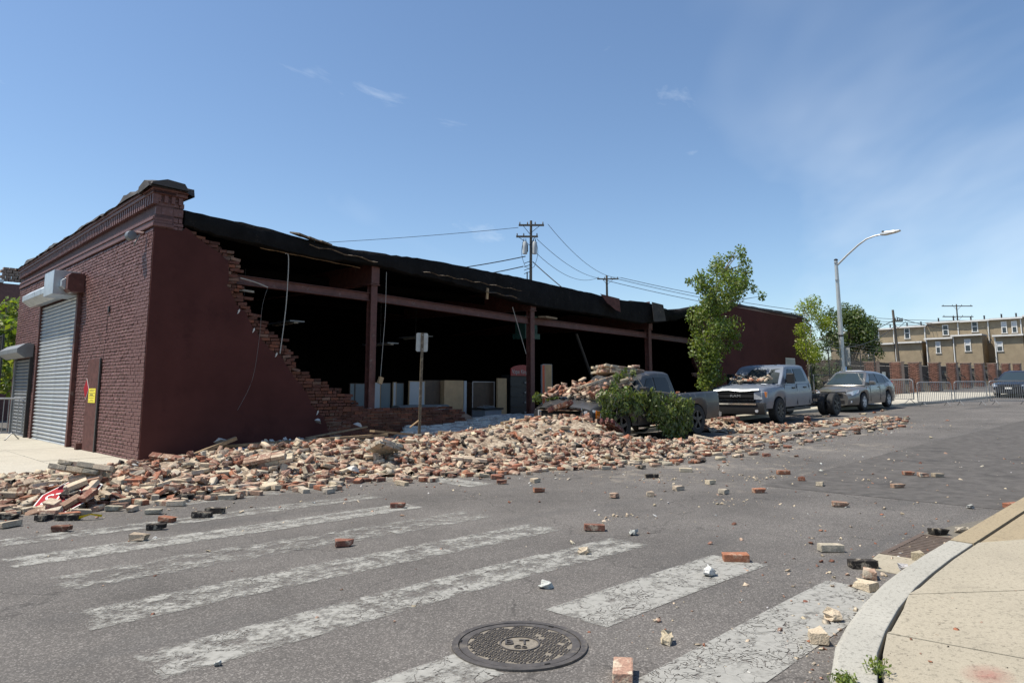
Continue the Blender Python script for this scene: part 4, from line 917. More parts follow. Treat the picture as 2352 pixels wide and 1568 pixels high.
SCN = [ # hand-placed bricks on the open street: x, y, length factor variant, kind, yaw(deg), label
 (2.15,-11.27,0,'grey',-44,'long grey-cream brick lying near the storm drain, largest on the road'),
 (1.75,-11.67,1,'sooty',-50,'soot-black brick lying just short of the kerb chunks'),
 (1.24,-10.85,2,'red',-52,'red brick on the right end of the short wide crosswalk stripe'),
 (1.41,-9.24,3,'brown',-45,'dark red brick alone beyond the crosswalk stripe ends'),
 (-1.34,-11.59,4,'tan',35,'orange-topped brick at the bottom edge of the view below the manhole'),
 (1.50,-11.80,8,'tan',20,'broken orange brick end against the curved kerb'),
 (1.12,-11.87,9,'cream',70,'cream mortar chunk against the curved kerb, nearest of the kerb pile'),
 (3.62,-11.76,7,'sooty',-40,'blackened square brick sitting on the storm drain corner'),
 (5.93,-11.95,5,'red',-30,'red brick against the kerb at the right edge of the view'),
 (4.64,-10.46,6,'tan',-55,'chipped pink brick midway across the road before the drain'),
 (5.04,-9.25,7,'red',-40,'red half brick beside a small lump, mid road'),
 (4.63,-8.94,8,'grey',0,'pale grey half brick left of the red half brick'),
 (4.49,-8.33,8,'cream',-20,'cream brick end lying in pale dust in mid road'),
 (3.76,-8.32,9,'cream',40,'cream brick stub beside a white pebble'),
 (3.32,-8.09,10,'tan',10,'tan brick stub left of the cream stub'),
 (7.14,-8.64,0,'red',-47,'whole red brick lying beyond the pale dust patch'),
 (6.63,-9.14,9,'red',30,'bright orange brick fragment right of the whole red brick'),
 (6.27,-9.58,9,'cream',10,'rounded cream brick lump right of the orange fragment'),
 (6.78,-10.47,6,'tan',-40,'cream-brown brick before the row of three bricks'),
 (8.29,-10.20,7,'red',-55,'reddish left brick of the three in a row on the far road'),
 (8.22,-10.43,8,'tan',-45,'brown middle brick of the three in a row on the far road'),
 (8.34,-10.60,7,'cream',-40,'cream right brick of the three in a row on the far road'),
 (3.69,-6.32,8,'cream',0,'cream half brick standing on edge beyond the faint paint patch'),
 (3.20,-6.10,8,'brown',-40,'dark red half brick just right of the faint paint patch'),
 (3.53,-5.63,7,'red',-45,'red brick end at the edge of the heap by the paint patch'),
 (2.97,-7.07,9,'red',-30,'small red brick stub before the paint patch'),
 (0.83,-6.74,7,'brown',-45,'dark brick lying on the tip of the long crosswalk stripe'),
 (-0.73,-8.10,10,'brown',-30,'small dark brick bit between two crosswalk stripes'),
 (-0.13,-12.05,9,'cream',30,'cream mortar chunk in the gutter by the curved kerb'),
 (2.59,-4.98,6,'cream',-45,'flat cream brick left of the faint paint patch'),
 (-1.96,-6.53,8,'cream',-45,'cream half brick alone between the left crosswalk stripes'),
 (-1.67,-6.09,7,'sooty',-40,'soot-stained brick below a small red stack'),
 (-1.45,-5.75,6,'red',-60,'red brick slab leaning on a small stack'),
 (-2.37,-5.52,7,'brown',-45,'dark brown brick on the left crosswalk stripe'),
 (-1.09,-5.72,0,'sooty',-42,'large soot-black brick at the left of a blackened pair'),
 (-0.88,-5.55,1,'sooty',-48,'large soot-black brick at the right of a blackened pair'),
 (-1.64,-4.57,7,'grey',-40,'grey brick with a dark side in front of the left heap'),
 (-1.38,-5.12,6,'grey',-45,'pale brick with a black end left of the blackened pair'),
 (-2.17,-4.86,5,'sooty',-40,'soot-black brick block with a yellow strap end'),
 (-2.61,-4.35,7,'sooty',-50,'blackened brick at the left edge of the view'),
 (5.35,-7.29,1,'sooty',-44,'dark-sided brick lying before the pickup heap'),
 (6.40,-7.27,2,'cream',-50,'smooth cream brick lying flat in mid road dust'),
 (5.37,-8.33,9,'cream',-10,'cream stub between two pale dust patches'),
 (6.89,-6.36,7,'sooty',-45,'black-topped brick in the pale dust before the pickup'),
 (9.45,-7.30,8,'brown',-40,'dark brown brick alone right of the far scatter'),
 (7.78,-6.78,6,'sooty',-45,'long soot-sided brick at the end of the far scatter'),
 (5.76,-6.09,7,'grey',-45,'pale brick with a dark face at the heap toe'),
 (0.88,-5.09,8,'grey',10,'upright grey brick stub at the toe of the middle heap'),
 (-0.72,-4.25,0,'sooty',-40,'charred brick lying flat at the toe of the corner heap'),
 (2.40,-11.88,9,'cream',20,'small cream cube of brick on the gutter apron'),
]
n_obj=0
for (x,y,vi,kd,yaw,lab) in SCN:
    me = brick_mesh_shared(vi,kd,n_obj); o = bpy.data.objects.new('loose_brick', me); col.objects.link(o)
    o.location=(x,y,g(x)+.0335); o.rotation_euler=(rng.normal(0,.03),rng.normal(0,.03),R(yaw)); n_obj+=1
    tag(o,lab,'brick','single bricks on the open road')
LUMPS=[(.55,-9.81,'cream','cream mortar lump lying on a crosswalk stripe'),(-.45,-10.27,'white','white mortar lump between the crosswalk stripe and the manhole'),(.67,-10.93,'white','white pebble-like lump on the short wide stripe'),(-.78,-11.48,'cream','cream lump beside the last crosswalk stripe, right of the manhole'),(1.51,-9.64,'white','white lump before the lone dark red brick'),(.27,-11.99,'cream','cream lump in the gutter beside flat fragments'),(1.89,-11.93,'white','white mortar lump topping the kerb pile'),(3.86,-11.88,'grey','small round lump behind the blackened brick on the drain'),(5.55,-11.6,'white','white lump by the right kerb'),(-1.47,-11.72,'cream','cream lump left of the orange-topped brick')]
for (x,y,kd,lab) in LUMPS:
    k=int(rng.integers(0,6)); me=brick_mesh_shared(k,kd,n_obj,'loose_brick',LUMP); o=bpy.data.objects.new('mortar_lump',me); col.objects.link(o); n_obj+=1
    s_=rng.uniform(.55,.85); o.scale=(s_,s_*.9,s_*.9); o.location=(x,y,g(x)+.036*s_); o.rotation_euler=(rng.uniform(-.3,.3),rng.uniform(-.3,.3),rng.uniform(0,6)); tag(o,lab,'mortar lump','mortar lumps on the road')

heap=[]   # x,y,z,rot,variant,kind,zone
def kind_at(x,y):
    u=rng.random()
    if y>-1.25 and 1.0<x<10.5: return ('white' if u<.6 else 'grey' if u<.75 else 'cream' if u<.85 else 'brown')
    if 6.2<x<9.6 and y>-4.6: return ('red' if u<.34 else 'tan' if u<.66 else 'cream' if u<.85 else 'brown')
    return ('cream' if u<.27 else 'tan' if u<.57 else 'grey' if u<.65 else 'red' if u<.79 else 'brown' if u<.94 else 'sooty')
def zone_at(x,y):
    if x<1.2: return ('corner heap','the rubble heap below the maroon building corner')
    if x<6.0: return ('middle heap','the rubble heap between the building corner and the sign post')
    if x<9.6: return ('pickup heap','the tall rubble heap at the nose of the buried pickup')
    if x<14.2: return ('side heap','the low rubble strip alongside the buried pickup')
    if x<16.6: return ('gap heap','the rubble between the two pickups')
    return ('far heap','the thin rubble beside the silver truck')
tries=0
dens=.0
blk=[(8.25,13.9,-3.85,-1.95),(16.9,23.4,-3.6,-1.75),(25.0,29.8,-3.65,-1.9)]
def blocked(x,y): return any(a<x<b and c<y<d for a,b,c,d in blk)
while len(heap)<6200 and tries<120000:
    tries+=1
    x=rng.uniform(-3.1,28); y=rng.uniform(-6.9,-.05)
    if blocked(x,y): continue
    if 4.7+ (y+1.5)*.7<x<10.6 and y>-1.65: continue
    h=float(rub(x,y))
    pr=min(1.0,(h-.018)/.20)
    if pr<=0: continue
    if rng.random()>pr: continue
    if x>9.5 and rng.random()<.45: continue
    lay=rng.random()**.6
    base=g(x)+(.12 if (y>-1.9 and x>-2.5) else 0)*math.exp(-h*6)
    loose=min(1,h/.22)
    z=base+.022+max(0,(h-.03))*lay+(rng.uniform(-.02,.035)*loose)
    tilt=(.14 if rng.random()<.55 else .55)*loose+.04
    kd=kind_at(x,y); vi=int(rng.integers(0,11))
    heap.append((x,y,z,(rng.normal(0,tilt),rng.normal(0,tilt),rng.uniform(0,6.28)),vi,kd,lay)) if rng.random()<.9 else None
# thin outer scatter towards the street
for _ in range(420):
    t=rng.random(); x=rng.uniform(-3,23); y0=float(np.interp(x,[-3,0,3,7,10,14,18,23],[-4.2,-3.9,-4.7,-6.0,-6.3,-6.1,-6.6,-5.4])); y=y0-min(rng.exponential(.42),.95)+.25
    if blocked(x,y): continue
    heap.append((x,y,g(x)+.033,(rng.normal(0,.06),rng.normal(0,.06),rng.uniform(0,6.28)),int(rng.integers(0,11)),kind_at(x,y),1.0))
C0=Vector(cam.location)
def vis_score(t):
    d=math.dist(t[:3],C0); return d*(1.35-.35*t[6])
def px_of(x,y,z):
    d=Vector((x,y,z))-C0; f_=Vector((.7071*.9916,.7071*.9916,.1295)); u_=Vector((-.7071*.1295,-.7071*.1295,.9916)); r_=Vector((.7071,-.7071,0)); w=d.dot(f_); return (1176+1600*d.dot(r_)/w, -1600*d.dot(u_)/w)
LAND=[(-2.6,-4.3,'the blackened brick at the left edge'),(-2.1,-4.0,'the fallen stop sign'),(-1.55,-3.7,'the pale block above the stop sign'),(-2.3,-1.6,'the pavement edge at far left'),(-1.2,-1.7,'the tall shutter foot'),(-.2,-.8,'the maroon building corner'),(-.72,-4.25,'the charred brick at the heap toe'),(-1.64,-4.57,'the grey brick with a dark side'),(.88,-5.1,'the upright grey brick stub'),(.9,-.9,'the propped grey board end'),(2.0,-1.6,'the long pale lath'),(1.95,-3.95,'the crumpled plaster scrap'),(2.6,-4.9,'the flat cream brick'),(.2,-2.6,'the middle of the corner heap'),(1.1,-3.6,'the toe of the corner heap'),(3.2,-2.9,'the middle heap crest'),(3.55,-5.5,'the red brick end at the heap edge'),(4.86,-1.9,'the sign post foot'),(5.8,-2.7,'the split brown timber beam'),(4.6,-4.2,'the toe of the middle heap'),(6.3,-5.6,'the toe of the pickup heap'),(7.3,-3.3,'the pickup nose'),(-1.0,-3.2,'the stop sign block on its far side'),(-.3,-1.6,'the paving before the corner')]
order=sorted(range(len(heap)),key=lambda i: vis_score(heap[i]))
big=set([i for i in order if heap[i][6]>.72][:233])
adj={'cream':'cream mortar-coated','tan':'tan mortar-streaked','red':'orange-red','brown':'dark brown','sooty':'soot-blackened','grey':'grey mortar-caked','white':'white-painted'}
rest=[]
for i,t in enumerate(heap):
    x,y,z,rt,vi,kd,lay=t
    if i in big:
        o=bpy.data.objects.new('loose_brick',brick_mesh_shared(vi,kd,i%5)); col.objects.link(o); o.location=(x,y,z); o.rotation_euler=rt
        px,py=px_of(x,y,z); lm=min(LAND,key=lambda q:(q[0]-x)**2+(q[1]-y)**2); side='left of' if px_of(*lm[:2],.2)[0]-px>12 else 'right of' if px-px_of(*lm[:2],.2)[0]>12 else ('below' if py<px_of(*lm[:2],.2)[1] else 'above')
        pose='on end' if abs(math.cos(rt[0])*math.cos(rt[1]))<.55 else 'tilted' if abs(math.cos(rt[0])*math.cos(rt[1]))<.93 else 'lying flat'
        size='whole' if vi<6 else 'broken'
        tag(o,f'{size} {adj[kd]} brick {pose} {side} {lm[2]}','brick','loose bricks in the rubble')
    else:
        v,tr=BV[vi]; sc_=1.0 if rng.random()<.6 else rng.uniform(.55,.95); rest.append((v,tr,rotm(*rt)@np.diag([sc_*rng.uniform(.8,1.0),sc_,sc_]),np.array([x,y,z]),brick_col(kd)))
V,F,C=merge(rest); tag(raw_obj('brick_rubble',V,F,'loose_brick',colr=C),'countless tumbled bricks spilled from the collapsed wall onto pavement and street','rubble',kind='stuff')
# crumbs and chips over pavement and road
cr=[]
def crumb(x,y,s,kd,zoff=0):
    v,tr=LUMP[int(rng.integers(0,6))]; m=rotm(*rng.uniform(-.6,.6,2),rng.uniform(0,6.28))@np.diag([s*rng.uniform(.6,1.5),s*rng.uniform(.6,1.4),s*rng.uniform(.35,.9)])
    cr.append((v,tr,m,np.array([x,y,g(x)+.022*s+zoff]),brick_col(kd)))
ck=['cream','cream','grey','white','tan','red','brown']
for _ in range(4200):
    x=rng.uniform(-3.2,22); y0=float(np.interp(x,[-3,0,3,7,10,14,18,23],[-4.1,-3.8,-4.6,-5.9,-6.2,-6.0,-6.5,-5.4])); y=y0-abs(rng.exponential(.55))+.5
    crumb(x,y,.05+rng.exponential(.09),str(rng.choice(ck)))
for _ in range(5200):
    x=rng.uniform(-3.1,22); y=rng.uniform(-6.6,-.1); h=float(rub(x,y))
    if h>.05 and not blocked(x,y) and not (4.7+(y+1.5)*.7<x<10.6 and y>-1.65): crumb(x,y,rng.uniform(.15,.5),str(rng.choice(ck)),h*rng.uniform(.75,1.05))
for _ in range(900):
    x=rng.uniform(-3,12); y=rng.uniform(-11.8,-5); 
    if rng.random()< (.15 if x<2 else .8): crumb(x,y,float(np.clip(rng.exponential(.09)+.05,.05,.35)),str(rng.choice(ck)))
for _ in range(160):
    x=rng.uniform(-1,4); y=rng.uniform(-12.1,-11.0); crumb(x,y,float(np.clip(rng.exponential(.08)+.05,.05,.3)),str(rng.choice(ck)))
for _ in range(220):
    i=int(rng.integers(4,len(ko)-1)); t=rng.random(); x=ko[i][0]*(1-t)+ko[i+1][0]*t if i+1<len(ko) else ko[i][0]; y=(ko[i][1]*(1-t)+ko[i+1][1]*t if i+1<len(ko) else ko[i][1])+abs(rng.normal(0,.10))+.01
    crumb(x,y,.03+rng.exponential(.05),str(rng.choice(['cream','tan','grey','brown','sooty'])))
for _ in range(150):
    x=rng.uniform(-.9,5); y=-12.45-rng.exponential(.5); crumb(x,y,.02+rng.exponential(.02),str(rng.choice(['sooty','brown','tan','sooty'])),.122)
for _ in range(60):
    x=rng.uniform(-.6,6); y=rng.uniform(-13.5,-12.35); crumb(x,y,float(np.clip(rng.exponential(.05)+.04,.04,.15)),str(rng.choice(ck)),.122)
for (cx,cy_,n,sg) in ((6.55,-8.5,70,.3),(4.0,-9.3,45,.22),(2.2,-9.0,35,.2),(7.3,-9.9,30,.25),(5.2,-7.6,60,.35),(1.35,-11.75,40,.2),(.45,-12.0,40,.2)):
    for _ in range(n):
        x=cx+rng.normal(0,sg); y=cy_+rng.normal(0,sg*.7)
        if y>-12.02+.0 or x>2.9: crumb(x,y,float(np.clip(rng.exponential(.08)+.05,.05,.3)),'cream' if rng.random()<.8 else 'tan')
V,F,C=merge(cr); tag(raw_obj('mortar_crumbs',V,F,'loose_brick',colr=C),'pale mortar crumbs and brick chips strewn over road and pavement','rubble',kind='stuff')

# wall sheet that fell in one piece, white paint uppermost
fs = thing('fallen_wall_sheet','whole sheet of white-painted brickwork lying below the low wall','wall section')
P00,P10,P11,P01 = [np.array(p) for p in ((4.7,-1.35,.36),(9.9,-1.75,.50),(10.9,-.15,.80),(5.9,-.12,.52))]
fl_items=[]
for r_ in range(19):
    for c_ in range(26):
        u=(c_+(.5 if r_%2 else 0))/26+rng.normal(0,.001); v_=(r_+.5)/19
        if u>1 or (rng.random()<.06): continue
        if u<.12 and rng.random()<.6 or (v_<.12 and rng.random()<.45): continue
        p=P00*(1-u)*(1-v_)+P10*u*(1-v_)+P11*u*v_+P01*(1-u)*v_
        p[2]+=.05*math.sin(u*9+v_*3)+rng.normal(0,.008)
        fl_items.append(p)
fl_items.sort(key=lambda p: np.hypot(p[0]+4.3,p[1]+13.8))
ang=math.atan2((P10-P00)[1],(P10-P00)[0])
flv,flt=brick_geo(.205,.082,.06,bev=.006,jit=.003)
wcol=[]
def wmesh(k):
    me=bpy.data.meshes.new('brick'); me.from_pydata(flv.tolist(),[],flt.tolist()); a=me.color_attributes.new('Col','FLOAT_COLOR','POINT')
    c=brick_col('white'); a.data.foreach_set('color',np.tile(c,(len(flv),1)).astype(np.float32).ravel()); me.materials.append(MATS['loose_brick']); return me
wms=[wmesh(k) for k in range(6)]
restw=[]
for i,p in enumerate(fl_items):
    e=(rng.normal(0,.025),-.03+rng.normal(0,.012),ang+rng.normal(0,.008))
    if i<280:
        o=bpy.data.objects.new('brick',wms[i%6]); col.objects.link(o); o.parent=fs; o.location=p; o.rotation_euler=e
    else: restw.append((flv,flt,rotm(*e),p,brick_col('white')))
if restw:
    V,F,C=merge(restw); tag(raw_obj('brick_courses',V,F,'loose_brick',fs,C),kind='stuff')
# timbers in the heap
def plank(p0,p1,w,h,label,m='timber'):
    p0,p1=Vector(p0),Vector(p1); d=p1-p0; rot=d.to_track_quat('X','Z').to_matrix(); c=(p0+p1)/2; L=d.length
    mb=MB().loft([[tuple(c+rot@Vector((x,y*w/2,z*h/2))) for (y,z) in ((-1,-1),(1,-1),(1,1),(-1,1))] for x in (-L/2,-L/2+.05,L/4,L/2-.03,L/2)],close=True)
    return simple('timber_beam',mb,m,label,'timber')
plank((5.0,-2.35,.52),(6.6,-2.95,.40),.16,.07,'split brown timber beam lying in the heap right of the sign post')
plank((1.1,-.7,.36),(3.9,-2.1,.52),.10,.05,'long pale lath lying in the shaded heap below the maroon wall')
plank((7.2,-2.0,.62),(8.6,-2.0,.72),.2,.08,'grey-brown board lying behind the pickup heap')
plank((.55,-.75,.20),(1.35,-.95,.52),.15,.06,'grey board end propped out of the corner heap')
plank((3.0,-.5,.42),(4.2,-.9,.62),.12,.03,'dark plank lying across the shaded white bricks')
plank((3.6,-2.0,.60),(4.9,-1.75,.45),.14,.04,'brown plank lying behind the sign post foot')
# slabs of brickwork still bonded together
def chunk(loc,rot,n,kinds,label,L=.21,m='loose_brick',cat='brickwork chunk'):
    t=thing('brickwork_chunk',label,cat,loc); t.rotation_euler=rot
    core=MB(); nx,nz,ny=n
    core.loft([[(x,(-ny/2*.104+.0)*k-.05,-nz/2*.068*k-.034+.0),(x,(ny/2*.104)*k-.05,-nz/2*.068*k-.034),(x,(ny/2*.104)*k-.05,nz/2*.068*k-.034),(x,-ny/2*.104*k-.05,nz/2*.068*k-.034)] for x,k in ((-nx/2*.209+.10,.6),(-nx/2*.209+.16,.84),(nx/2*.209-.26,.84),(nx/2*.209-.16,.6))],close=True)
    core.build('mortar','pier_mortar',t)
    for a in range(nx):
        for b in range(nz):
            for c in range(ny):
                edge=(a in (0,nx-1))
                if edge and rng.random()<.25: continue
                o=bpy.data.objects.new('brick',brick_mesh_shared(int(rng.integers(0,6)) if not edge else int(rng.integers(0,9)),str(rng.choice(kinds)),int(rng.integers(0,5)),m)); col.objects.link(o); o.parent=t
                o.location=((a+(.5 if b%2 else 0)-nx/2)*.209+rng.normal(0,.004),(c-(ny-1)/2)*.101-.05+rng.normal(0,.003),(b-nz/2)*.066+rng.normal(0,.002)); o.rotation_euler=(rng.normal(0,.02),rng.normal(0,.02),rng.normal(0,.02))
    return t
chunk((7.86,-3.2,1.08),(R(75),R(10),R(55)),(3,8,1),['maroon','brown','maroon'],'maroon-painted slab of brickwork leaning up against the pickup grille')
chunk((8.02,-3.75,.74),(R(60),R(-25),R(40)),(4,5,1),['maroon','brown'],'maroon brickwork slab resting below the pickup headlight')
chunk((8.5,-4.15,.62),(R(80),R(25),R(10)),(3,6,1),['maroon','maroon','brown'],'maroon stucco-faced slab propped before the pickup front wheel')
chunk((-1.72,-3.82,.45),(R(-14),R(8),R(-42)),(3,2,3),['grey','cream'],'pale mortar-caked block above the fallen stop sign')
chunk((14.75,-3.7,.62),(R(70),R(0),R(60)),(3,3,1),['maroon','tan'],'pinkish brickwork slab lying before the silver truck bumper')
chunk((17.6,-4.75,.42),(R(20),R(50),R(20)),(2,2,2),['maroon','tan'],'maroon and tan brick block beside the silver truck wheel')
for (q,rt,nn,kk,lab) in (((.9,-3.3,.36),(R(20),R(-10),R(-35)),(3,3,2),['cream','tan','grey'],'cream mortared brick block near the crest of the corner heap'),((2.9,-3.4,.40),(R(-25),R(15),R(20)),(3,2,3),['grey','cream'],'grey mortared brick block lying on the middle heap'),((-.1,-2.3,.34),(R(35),R(5),R(-60)),(4,3,1),['tan','brown'],'tan slab of bonded bricks before the maroon corner'),((4.1,-4.3,.20),(R(8),R(4),R(-40)),(3,2,2),['cream','sooty'],'pale brick block with black faces at the middle heap toe'),((6.6,-4.6,.36),(R(18),R(-20),R(30)),(3,2,2),['cream','tan'],'cream brick block on the slope before the pickup nose'),((10.6,-5.3,.28),(R(10),R(12),R(-40)),(3,2,2),['cream','grey'],'pale brick block beside the pickup door')):
    chunk(q,rt,nn,kk,lab)
# flat plaster scraps on road and heap
for (x,y,z_,rz,lab) in ((1.95,-3.95,.12,.3,'crumpled pale plaster scrap at the heap toe'),(3.35,-.35,.72,1.0,'torn white plaster scrap against the maroon wall foot'),(4.15,-.62,.62,.4,'upright white plaster shard left of the low brick wall'),(1.3,-.35,.42,2.0,'white plaster shards at the foot of the maroon wall')):
    mb=MB().loft([[(-.14+rng.normal(0,.02),-.08,0),(.12,-.07,.02),(.13,.06,.05),(-.1,.09,.03)],[(-.09,-.03,.09),(.08,-.04,.13),(.07,.05,.10),(-.05,.06,.14)],[(-.02,-.01,.18),(.02,-.02,.2),(.03,.03,.17),(0,.03,.2)]],close=True)
    o=simple('plaster_scrap',mb,'plaster_scrap',lab,'plaster scrap'); o.location=(x,y,z_); o.rotation_euler=(.2,.3,rz); o.scale=(.9,.8,.42)
# fallen stop sign
ss=thing('stop_sign','red octagonal stop sign lying half buried in the left heap','sign',(-2.02,-4.06,.15)); ss.rotation_euler=(R(26),R(-10),R(-40))
MB().prism([(.375*math.cos(R(22.5+45*k)),.375*math.sin(R(22.5+45*k))) for k in range(8)],'z',-.002,.0).build('sign_rim','sign_white',ss)
MB().prism([(.355*math.cos(R(22.5+45*k)),.355*math.sin(R(22.5+45*k))) for k in range(8)],'z',.0005,.002).build('sign_face','sign_red',ss)
text_mesh('lettering','STOP',.30,'sign_white',ss,(0,0,.0035),(0,0,0),.002,.78)
MB().b2((.18,-.60,-.05),(.24,.5,-.01)).build('sign_post','post_steel',ss)
bpy.context.view_layer.update()
sm=ss.matrix_world.copy()
for k,(u,v,w,rz_,kd,lab) in enumerate(((.02,.16,.035,.2,'grey','grey brick lying across the letters of the stop sign'),(.05,-.02,.035,-.3,'sooty','sooty brick across the middle of the stop sign'),(.14,-.20,.035,.9,'tan','tan brick on the lower right of the stop sign'),(.26,.06,.04,1.4,'cream','cream brick on the right edge of the stop sign'),(.20,.24,.04,.1,'tan','tan brick on the upper right of the stop sign'),(.30,-.12,.04,1.2,'brown','brown brick at the right corner of the stop sign'),(.02,.32,.04,.0,'cream','cream brick along the top rim of the stop sign'),(.12,.07,.10,.5,'cream','topmost cream brick stacked on the stop sign'),(-.20,-.30,.035,.3,'tan','tan brick at the lower left rim of the stop sign'),(.0,-.36,.04,.1,'grey','grey brick below the lower rim of the stop sign'),(-.08,-.16,.04,-.5,'cream','cream brick below the first letters of the stop sign'))):
    o=bpy.data.objects.new('loose_brick',brick_mesh_shared(k%6,kd,77)); col.objects.link(o); o.matrix_world=sm@Matrix.Translation((u,v,w))@Matrix.Rotation(rz_,4,'Z')@Matrix.Rotation(.12*(k%3-1),4,'X'); tag(o,lab,'brick','bricks on the stop sign')
simple('yellow_strap',MB().loft([[(-2.10,-4.93,.01),(-2.10,-4.97,.05)],[(-2.0,-4.98,.05),(-2.0,-5.02,.07)],[(-1.9,-5.02,.02),(-1.9,-5.05,.05)]],caps=False),'safety_yellow','yellow strap caught under the soot-black brick block','strap')

# ------------------------------------------------------------------ manhole, storm drain, weeds
mh = thing('manhole_cover','round cast-iron manhole cover set in the road below the crosswalk','manhole cover',(-1.38,-10.92,.002))
def ring(r0,r1,z0,z1,n=56):
    mb=MB()
    for (r,z) in ((r0,z0),(r0,z1),(r1,z1),(r1,z0)):
        for j in range(n): q=2*math.pi*j/n; mb.v.append((r*math.cos(q),r*math.sin(q),z))
    for i in range(4):
        for j in range(n): a=i*n; b=((i+1)%4)*n; mb.f.append((a+j,a+(j+1)%n,b+(j+1)%n,b+j))
    return mb
RR=.375
ring(RR-.035,RR,-.05,.010).build('frame_ring','cast_iron',mh); ring(RR-.085,RR-.042,-.05,.008).build('lid_rim','cast_iron',mh)
MB().lathe([(RR-.03,-.06),(RR-.03,-.028)],(0,0,0),'z',48).build('joint','black_void',mh)
MB().lathe([(RR-.083,-.05),(RR-.083,.0035)],(0,0,0),'z',48).build('lid','iron_dirt',mh)
lug=MB()
for i in range(-9,10):
    for j in range(-9,10):
        x,y=i*.034,j*.034
        if math.hypot(x,y)>RR-.098 or math.hypot(x,y)<.122 or rng.random()<.06: continue
        for k in (-1,1):
            if (i+j)%2: lug.box((x,y+k*.0085,.0045),(.026,.007,.008))
            else: lug.box((x+k*.0085,y,.0045),(.007,.026,.008))
lg=lug.build('tread_lugs','cast_iron',mh); lg.rotation_euler=(0,0,R(18)); tag(lg,kind='stuff')
ring(.105,.113,.002,.010,32).build('emblem_ring','cast_iron',mh)
text_mesh('lettering','B T',.10,'cast_iron',mh,(.0,.022,.007),(0,0,R(-45)),.008); text_mesh('lettering','Co',.06,'cast_iron',mh,(-.035,-.04,.007),(0,0,R(-45)),.008)
for a in (10,130,250): MB().box(((RR-.045)*math.cos(R(a)),(RR-.045)*math.sin(R(a)),.006),(.03,.014,.012),(0,0,R(a+90))).build('pick_slot','black_void',mh)

dr=thing('storm_drain','rusty slotted storm drain grate set against the curved kerb','drain grate',(2.93,-11.815,.004))
MB().b2((-.56,-.20,-.03),(.56,.20,-.02)).build('drain_pit','black_void',dr)
for (a,b) in (((-.58,.165,-.03),(.58,.21,.006)),((-.58,-.21,-.03),(.58,-.165,.006)),((-.58,-.165,-.03),(-.53,.165,.006)),((.53,-.165,-.03),(.58,.165,.006))): MB().b2(a,b).build('grate_frame','grate_rust',dr)
for k in range(14): MB().box((-.48+k*.0738,0,-.006),(.038,.33,.018)).build('grate_bar','grate_rust',dr)

def leaves(name, clumps, n, size, m, parent=None, up=.3, flat=(1,1,1), droop=0.0, rg=rng, aspect=1.0, shade=(.65,1.3), spread=1.12):
    """leaf-sized diamonds spread through clumps (x,y,z,r)"""
    cl=np.array([c[:4] for c in clumps]); w=cl[:,3]**2; w/=w.sum()
    ix=rg.choice(len(cl),n,p=w); d=rg.normal(0,1,(n,3)); d/=np.linalg.norm(d,axis=1)[:,None]
    rad=rg.random(n)**.45*spread; c=cl[ix,:3]+d*(cl[ix,3]*rad)[:,None]*np.array(flat)
    nrm=d*.5+rg.normal(0,.6,(n,3))+np.array([0,0,up]); nrm/=np.linalg.norm(nrm,axis=1)[:,None]
    t=np.cross(nrm,rg.normal(0,1,(n,3))); t[:,2]-=droop; t/=np.linalg.norm(t,axis=1)[:,None]; b=np.cross(nrm,t); b/=np.linalg.norm(b,axis=1)[:,None]
    s=(size*rg.uniform(.6,1.35,n))[:,None]
    v=np.stack([c-t*s*.62,c+b*s*.40*aspect-t*s*.05+nrm*s*.06,c+t*s*.62-nrm*s*.08,c-b*s*.40*aspect-t*s*.05+nrm*s*.06],1).reshape(-1,3)
    f=np.arange(4*n).reshape(n,4); k=rg.uniform(*shade,n)
    clr=np.stack([k*rg.uniform(.85,1.2,n),k,k*rg.uniform(.7,1.3,n),np.ones(n)],1).repeat(4,0)
    return raw_obj(name,v,f,m,parent,clr)
def weeds(loc,n,r,label):
    t=thing('weed_tuft',label,'weeds',loc); cl=[(rng.normal(0,r*.45),rng.normal(0,r*.45),.03+rng.uniform(0,.03),.035) for _ in range(10)]
    leaves('leaf',cl,n,.02,'leaf_vine',t,up=.2,aspect=.6); 
    mb=MB()
    for _ in range(14):
        a=rng.uniform(0,6.28); q=(rng.normal(0,r*.4),rng.normal(0,r*.4)); mb.tube([(q[0],q[1],0),(q[0]+.03*math.cos(a),q[1]+.03*math.sin(a),rng.uniform(.04,.08))],.002,3)
    mb.build('stem','grass_blade',t)
weeds((-1.03,-12.42,.005),420,.09,'green weed tuft growing in the gutter at the kerb end')
weeds((-.98,-12.50,.10),180,.05,'small green weeds sprouting between kerb and paving')
weeds((-1.2,-12.60,.10),260,.07,'leafy weeds in the kerb joint at the bottom of the view')
weeds((-.72,-12.56,.10),120,.05,'weeds in the paving joint behind the curved kerb')

